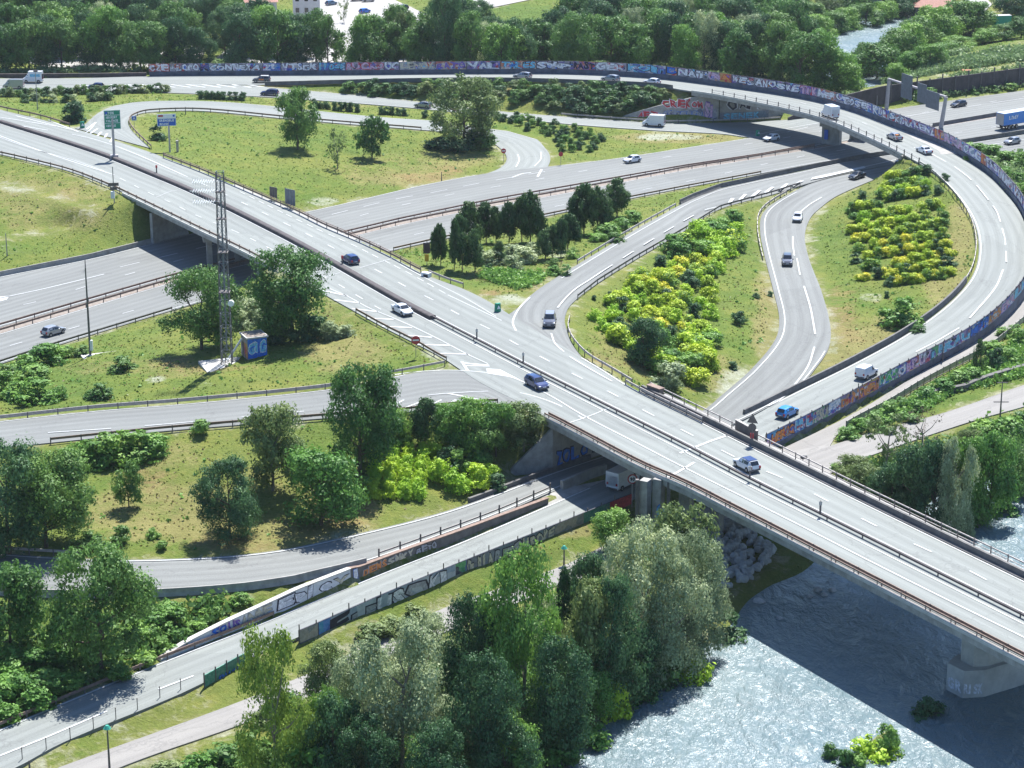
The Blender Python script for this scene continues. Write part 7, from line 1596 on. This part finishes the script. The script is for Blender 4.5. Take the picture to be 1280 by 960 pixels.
# bank on the right, trees beyond the bridge
grove([('bush_bright', u, v, h, w_) for u, v, h, w_ in [(1060,548,14,26),(1078,538,16,28),(1096,530,16,28),(1115,520,18,30),(1136,512,16,28),(1156,500,18,30),(1178,492,18,28),(1198,482,18,28),(1216,476,16,26),(1240,440,16,24),(1262,420,14,24),(1262,452,16,26),(1278,430,18,26),(1140,528,10,22),(1108,542,10,20)]], 'below the service road', 'bushes on the green bank')
def riv_tree(u, vtop, wpx, y_v, key, label, zb=-2.6):
    pass
grove([('olive',1066,600,30,44),('olive',1086,626,46,54),('dark',1112,650,66,56),('dark',1142,664,104,60),('dark',1166,672,118,52),('silver',1190,676,128,56),('bright',1214,668,118,50),('bright',1236,662,118,52),('broad',1256,640,92,54),('broad',1278,622,84,50),('bush_bright',1250,652,40,50),('bush_bright',1275,628,34,44),('dark',1128,640,60,50),('bush_bright',1060,590,16,34),('bush_bright',1232,545,22,34),('bush_bright',1262,560,36,44),('olive',1210,560,24,30),('bush',1276,540,26,30)], 'beyond the bridge railing', 'trees beyond the river bridge')
# river belt in front
grove([('poplar',345,988,212,84),('olive',408,880,78,54),('dark',420,992,128,66),('bush_bright',385,990,84,66),('dark_big',462,1004,112,84),('silver',455,936,132,90),('silver',503,966,192,128),('silver',532,884,118,92),('dark_big',584,900,158,84),('dark_big',600,975,160,96),('poplar_green',655,905,222,104),('dark_big',694,946,150,92),
       ('spruce',705,862,156,66),('olive',731,884,158,72),('dark_big',762,884,168,84),('silver',800,832,182,112),('silver',838,852,158,98),('silver',866,808,146,84),('olive',848,762,134,84),('bright',772,692,52,54),('bright',684,928,66,60),('bush_lime',765,902,52,34),('dark_big',545,1012,112,90),('dark_big',632,1008,104,90),('bush_bright',700,962,40,54),('bush_bright',733,940,40,50),
       ('bush',280,978,48,60),('bush_bright',246,986,44,60),('bush',312,960,46,50),('bush_olive',215,975,24,44),('bush_olive',330,905,22,30),('bush',362,895,30,34),('bush',790,880,44,54),('bush',826,852,44,54),('bush_dark',905,800,36,40),('bright',640,990,90,60),('silver',560,950,80,70),('dark',735,800,110,60),('dark',620,860,110,60),('bush_olive',470,800,22,40),('bush_olive',490,790,20,44),('bush_olive',520,776,20,34),('poplar_green',410,975,120,50),('silver',690,820,80,60),('bright',735,905,70,50),('dark',800,872,84,60),('silver',850,826,100,64)],
      'of the river belt', 'trees of the river belt')
grove([('bush',1040,966,36,26),('bush',1056,972,34,24),('bush_lime',1088,955,34,48),('bush_bright',1108,945,40,32),('bush_dark',1158,908,34,46),('bush_olive',1128,915,14,24),('bush_bright',1075,968,26,30)], 'of the little river islet', 'islet bushes')
grove([('bush_bright',v_[0],v_[1],v_[2],v_[3]) for v_ in [(12,870,34,50),(36,880,36,50),(60,872,34,46),(18,840,30,46),(48,842,30,44),(78,838,28,36),(0,900,30,40),(180,800,26,34),(196,792,26,34),(214,782,24,34),(86,862,24,34),(182,830,18,28),(206,812,16,26),(226,800,16,26),(244,786,14,26),(210,768,16,28),(190,775,18,30),(262,772,14,24),(300,752,12,24),(150,852,20,30)]], 'by the lowest slip road', 'bushes by the lowest slip road')
# far wood
SH = ['dark', 'broad', 'dark', 'bright', 'broad', 'broad_big', 'dark_big', 'broad', 'silver', 'dark', 'broad', 'bright']
def far_row(rowname, v0, u0, u1, step, hr, wr_, skip, jit=5, keys=SH):
    u = u0; items = []
    while u < u1:
        uu = u + vr.uniform(-jit, jit); v = v0(uu) + vr.uniform(-3, 3) if callable(v0) else v0 + vr.uniform(-3, 3)
        if not any(a <= uu <= b_ for a, b_ in skip): items.append((vr.choice(keys), uu, v, vr.uniform(*hr), vr.uniform(*wr_)))
        u += step * vr.uniform(.8, 1.2)
    for k, (key, a, b_, c, d) in enumerate(sorted(items, key=lambda i: i[1])): plant(key, a, b_, c, d, '%s in the %s row of the far wood, %s from left' % (DESC[key], rowname, ordn(k + 1)), 'trees of the far wood')
far_row('front', lambda u: 86 if u < 820 else 86 + (u - 820) * .1, -6, 1010, 22, (48, 74), (36, 50), [(252,276),(385,455),(474,492),(528,540)])
far_row('second', lambda u: 70 if u < 800 else 74, -10, 1000, 23, (48, 68), (36, 48), [(390,500),(515,560),(255,275),(585,720)])
far_row('third', 50, -10, 1000, 24, (46, 62), (34, 46), [(305,340),(345,560),(600,712)])
far_row('fourth', 28, -10, 1010, 26, (40, 52), (28, 38), [(62,96),(300,350),(352,720)])
far_row('fifth', 8, -10, 1130, 26, (34, 44), (26, 36), [(60,90),(305,345),(365,725)])
far_row('hindmost', -12, -10, 1290, 26, (30, 40), (26, 34), [(360,560),(585,700)])
grove([('bright',462,86,64,40),('sparse',428,78,34,28),('olive',505,82,64,30),('olive',526,82,52,30),('dark_big',556,86,100,54),('dark_big',548,82,84,40),('bright',445,86,30,26),('broad',410,84,60,36),('broad',395,80,64,36),('dark',615,80,56,34),('broad',640,84,52,34),('broad',668,84,56,36),('olive',655,76,46,34),('broad',690,82,60,38),('broad',596,70,44,30),('dark',630,66,38,30),('broad',665,64,34,34),('dark',700,62,50,36)], 'beside the car park', 'trees beside the car park')
grove([('broad',975,104,72,48),('broad',1000,112,66,50),('bright',1018,112,70,46),('bright',1040,116,50,48),('bright',1056,118,38,40),('broad',1096,102,46,54),('broad',1084,96,40,38),('broad',1116,90,50,48),('bright',1132,78,46,46),('broad',1152,66,42,46),('bright',1172,54,44,46),('broad',1192,46,42,48),('broad',1216,42,38,44),('bright',1142,92,26,32),('bright',1162,82,26,34),('bright',1124,102,22,26),('broad',1004,54,32,40),('bright',1024,50,30,36),('broad',1042,46,30,36),('bright',1062,42,30,36),('broad',1082,37,30,36),('bright',1100,31,28,36),('dark',1122,25,30,40),('dark',1138,18,28,36),('broad',985,48,36,40),('broad',1010,34,30,38),('olive',1036,28,30,36),('broad',1060,22,30,36),('bright',1085,16,28,36),('dark',1108,10,28,36),('dark',1264,24,32,42),('dark',1284,20,30,40),('broad',1276,48,26,34),('broad',1256,50,18,30),('bright',1228,54,18,36),('bright',1198,62,16,34),('broad',1210,28,24,30),('bright',1180,70,16,30)], 'by the upper river bend', 'trees at the upper right river bend')
grove([('bush_bright',u,v,h,w_) for u,v,h,w_ in [(1204,190,14,24),(1222,196,16,26),(1240,200,18,28),(1258,208,18,28),(1275,212,20,28),(1230,210,14,22),(1250,222,16,24),(1268,232,16,24),(1282,244,18,24),(1215,202,10,18),(1180,188,8,14)]] + [('bush_bright',1150,125,12,16),('bush_bright',1162,122,12,18),('bush_bright',1215,116,5,14),('bush_bright',1240,113,6,14),('bush_bright',1262,111,7,16)], 'outside the loop wall', 'bushes outside the loop')
# boulders under the bridge
rk = []
for s in range(4):
    rg = np.random.default_rng(s + 50); mb = MB(); import bmesh
    bm = bmesh.new(); bmesh.ops.create_icosphere(bm, subdivisions=2, radius=.5)
    ax = [Vector(rg.normal(size=3)).normalized() for _ in range(9)]
    for v_ in bm.verts:
        for a in ax:
            d_ = v_.co.dot(a) - .36
            if d_ > 0: v_.co -= a * d_
    me = bpy.data.meshes.new('boulder'); bm.to_mesh(me); bm.free(); me.materials.append(M['rock']); rk.append(me)
for k in range(420):
    u, v = vr.uniform(870, 972), vr.uniform(640, 745)
    if not in_px(u, v, [(872,645),(930,655),(968,690),(956,712),(928,732),(892,740),(875,700)]): continue
    p = T(u, v); o = bpy.data.objects.new('boulder', vr.choice(rk)); COL.objects.link(o); sz = vr.uniform(.9, 1.7); o.location = (p[0], p[1], p[2] + sz * .2); o.scale = (sz, sz * vr.uniform(.7, 1), sz * .75); o.rotation_euler = (vr.uniform(0, 6), vr.uniform(0, 6), vr.uniform(0, 6))
    tag(o, 'pale grey boulder piled on the bank under the river bridge', 'boulder', 'boulders under the river bridge')
for (u, v, s_) in ((949, 752, 1.6), (1022, 738, 1.3), (1030, 744, 1.0), (1040, 738, 1.2), (975, 773, .9), (1012, 746, .9)):
    p = P(u, v, ZW); o = bpy.data.objects.new('boulder', vr.choice(rk)); COL.objects.link(o); o.location = tuple(p); o.scale = (s_, s_, s_ * .7)
    tag(o, 'wet boulder at the water edge under the river bridge', 'boulder', 'boulders at the water edge')

# ground cover: grass tufts everywhere off the roads, brambles in the thickets
def scatter(name, n, region, hgt, leaf, mats, per, label, seed, dens=None, z_up=.5):
    rg = np.random.default_rng(seed); pts = []
    while len(pts) < n:
        k = n * 3; x = rg.uniform(-150, 150, k); y = rg.uniform(195, 760, k); jx = ((x - X0) / CS).astype(int); jy = ((y - Y0) / CS).astype(int)
        z = H[jy, jx]; ok = (FREE[jy, jx]) & (z > ZW + .15); u_, v_ = proj(x, y, z); ok &= (u_ > -30) & (u_ < 1310) & (v_ > -20) & (v_ < 990)
        if region is not None:
            m_ = np.zeros(k, bool)
            for pl in region: m_ |= np.array([ok[i] and inpoly(u_[i], v_[i], pl) for i in range(k)])
            ok &= m_
        ok &= rg.uniform(size=k) < np.clip((430 / np.maximum(y, 1)) ** 1.0 * .8, .2, 1) if region is None else ok
        pts += [(x[i], y[i], hz(x[i], y[i])) for i in np.nonzero(ok)[0]]
        if not ok.any(): break
    pts = np.array(pts[:n]); m_ = len(pts); c = np.repeat(pts, per, 0); nn = len(c); sc_ = np.repeat(rg.uniform(.5, 1.3, m_) ** 1.5, per)
    hh_ = hgt * sc_; d = rg.normal(size=(nn, 3)) * [.55, .55, .0] * hh_[:, None]; c = c + d; c[:, 2] += rg.uniform(.1, .9, nn) * hh_
    nrm_ = d / (hh_[:, None] + 1e-6) + [0, 0, z_up]
    ton = np.repeat(rg.uniform(.1, .9, m_), per) + rg.uniform(-.2, .2, nn)
    V_, F_, T_ = leaves(rg, c, nrm_, leaf * np.sqrt(sc_), ton, .5)
    midx = None
    if len(mats) > 1:
        u_, v_ = proj(pts[:, 0], pts[:, 1], pts[:, 2]); dr = np.zeros(m_)
        for (bu, bv, ru, rv, s_) in DRY: dr = np.maximum(dr, s_ * np.clip(1.3 - ((u_ - bu) / ru) ** 2 - ((v_ - bv) / rv) ** 2, 0, 1))
        midx = np.repeat((rg.uniform(size=m_) < .12 + .75 * dr).astype(np.int32), per)
    o = bpy.data.objects.new(name, leafmesh(name, V_, F_, T_, mats, midx)); COL.objects.link(o); return tag(o, label, 'ground cover', kind='stuff')
FREE = free > .8
for nm, px, z in YARDS: FREE &= ~mask_poly([P(u, v, z) for u, v in px])
scatter('grass', 48000, None, .10, .26, ['grass_blade', 'grass_dry'], 3, 'rough grass tufts over the banks and meadows', 1)
scatter('weeds', 1500, None, .28, .42, ['leaf_bright'], 6, 'scattered weeds and low seedlings in the grass', 2)
TH = [[(1100,104),(1140,84),(1200,66),(1290,62),(1290,84),(1180,100),(1120,108)]]
scatter('brambles', 5200, TH, 1.3, .6, ['leaf_scrub'], 12, 'pale bramble thicket behind the brown noise wall', 3)
scatter('undergrowth', 2600, [[(1050,550),(1120,500),(1290,405),(1290,470),(1190,492),(1130,530),(1060,554)], [(600,348),(610,338),(700,345),(790,290),(830,262),(800,290),(740,315),(690,352),(650,362)]], .8, .45, ['leaf_bright'], 9, 'fresh green weeds on the verges', 4)
scatter('undergrowth', 4200, [[(560,810),(700,735),(780,705),(880,690),(930,745),(900,795),(780,880),(690,960),(300,975),(420,880)], [(0,800),(80,790),(220,745),(330,740),(230,800),(130,860),(0,905)], [(1060,580),(1290,515),(1290,610),(1240,660),(1120,650)]], 1.1, .55, ['leaf_broad'], 10, 'leafy undergrowth below the riverside trees', 5)
scatter('brambles', 3800, [[(0,88),(180,85),(180,90),(0,92)], [(183,76),(400,76),(700,76),(830,80),(1000,96),(1080,112),(1060,120),(990,108),(820,88),(183,86)], [(1195,180),(1285,195),(1285,262),(1262,240),(1230,208)], [(1130,124),(1290,104),(1290,109),(1130,130)]], 1.1, .6, ['leaf_scrub'], 10, 'pale scrub at the foot of the far wood', 6)
# ---------------------------------------------------------------- air
mb = MB(); mb.box((0, 2250, (CAM_H + 6 - 7.5) / 2), (10600, 9900, CAM_H + 6 + 7.5), 'concrete')
hz_o = mb.build('haze'); hz_o['kind'] = 'stuff'; hz_o['label'] = 'thin summer haze over the valley'
hm = bpy.data.materials.new('haze'); hm.use_nodes = True; ht_ = hm.node_tree; ht_.nodes.clear()
vo_ = ht_.nodes.new('ShaderNodeVolumePrincipled'); vo_.inputs['Density'].default_value = 0.000045; vo_.inputs['Color'].default_value = (0.82, 0.9, 1.0, 1); vo_.inputs['Anisotropy'].default_value = 0.2
mo_ = ht_.nodes.new('ShaderNodeOutputMaterial'); ht_.links.new(vo_.outputs[0], mo_.inputs['Volume'])
hz_o.data.materials.clear(); hz_o.data.materials.append(hm)
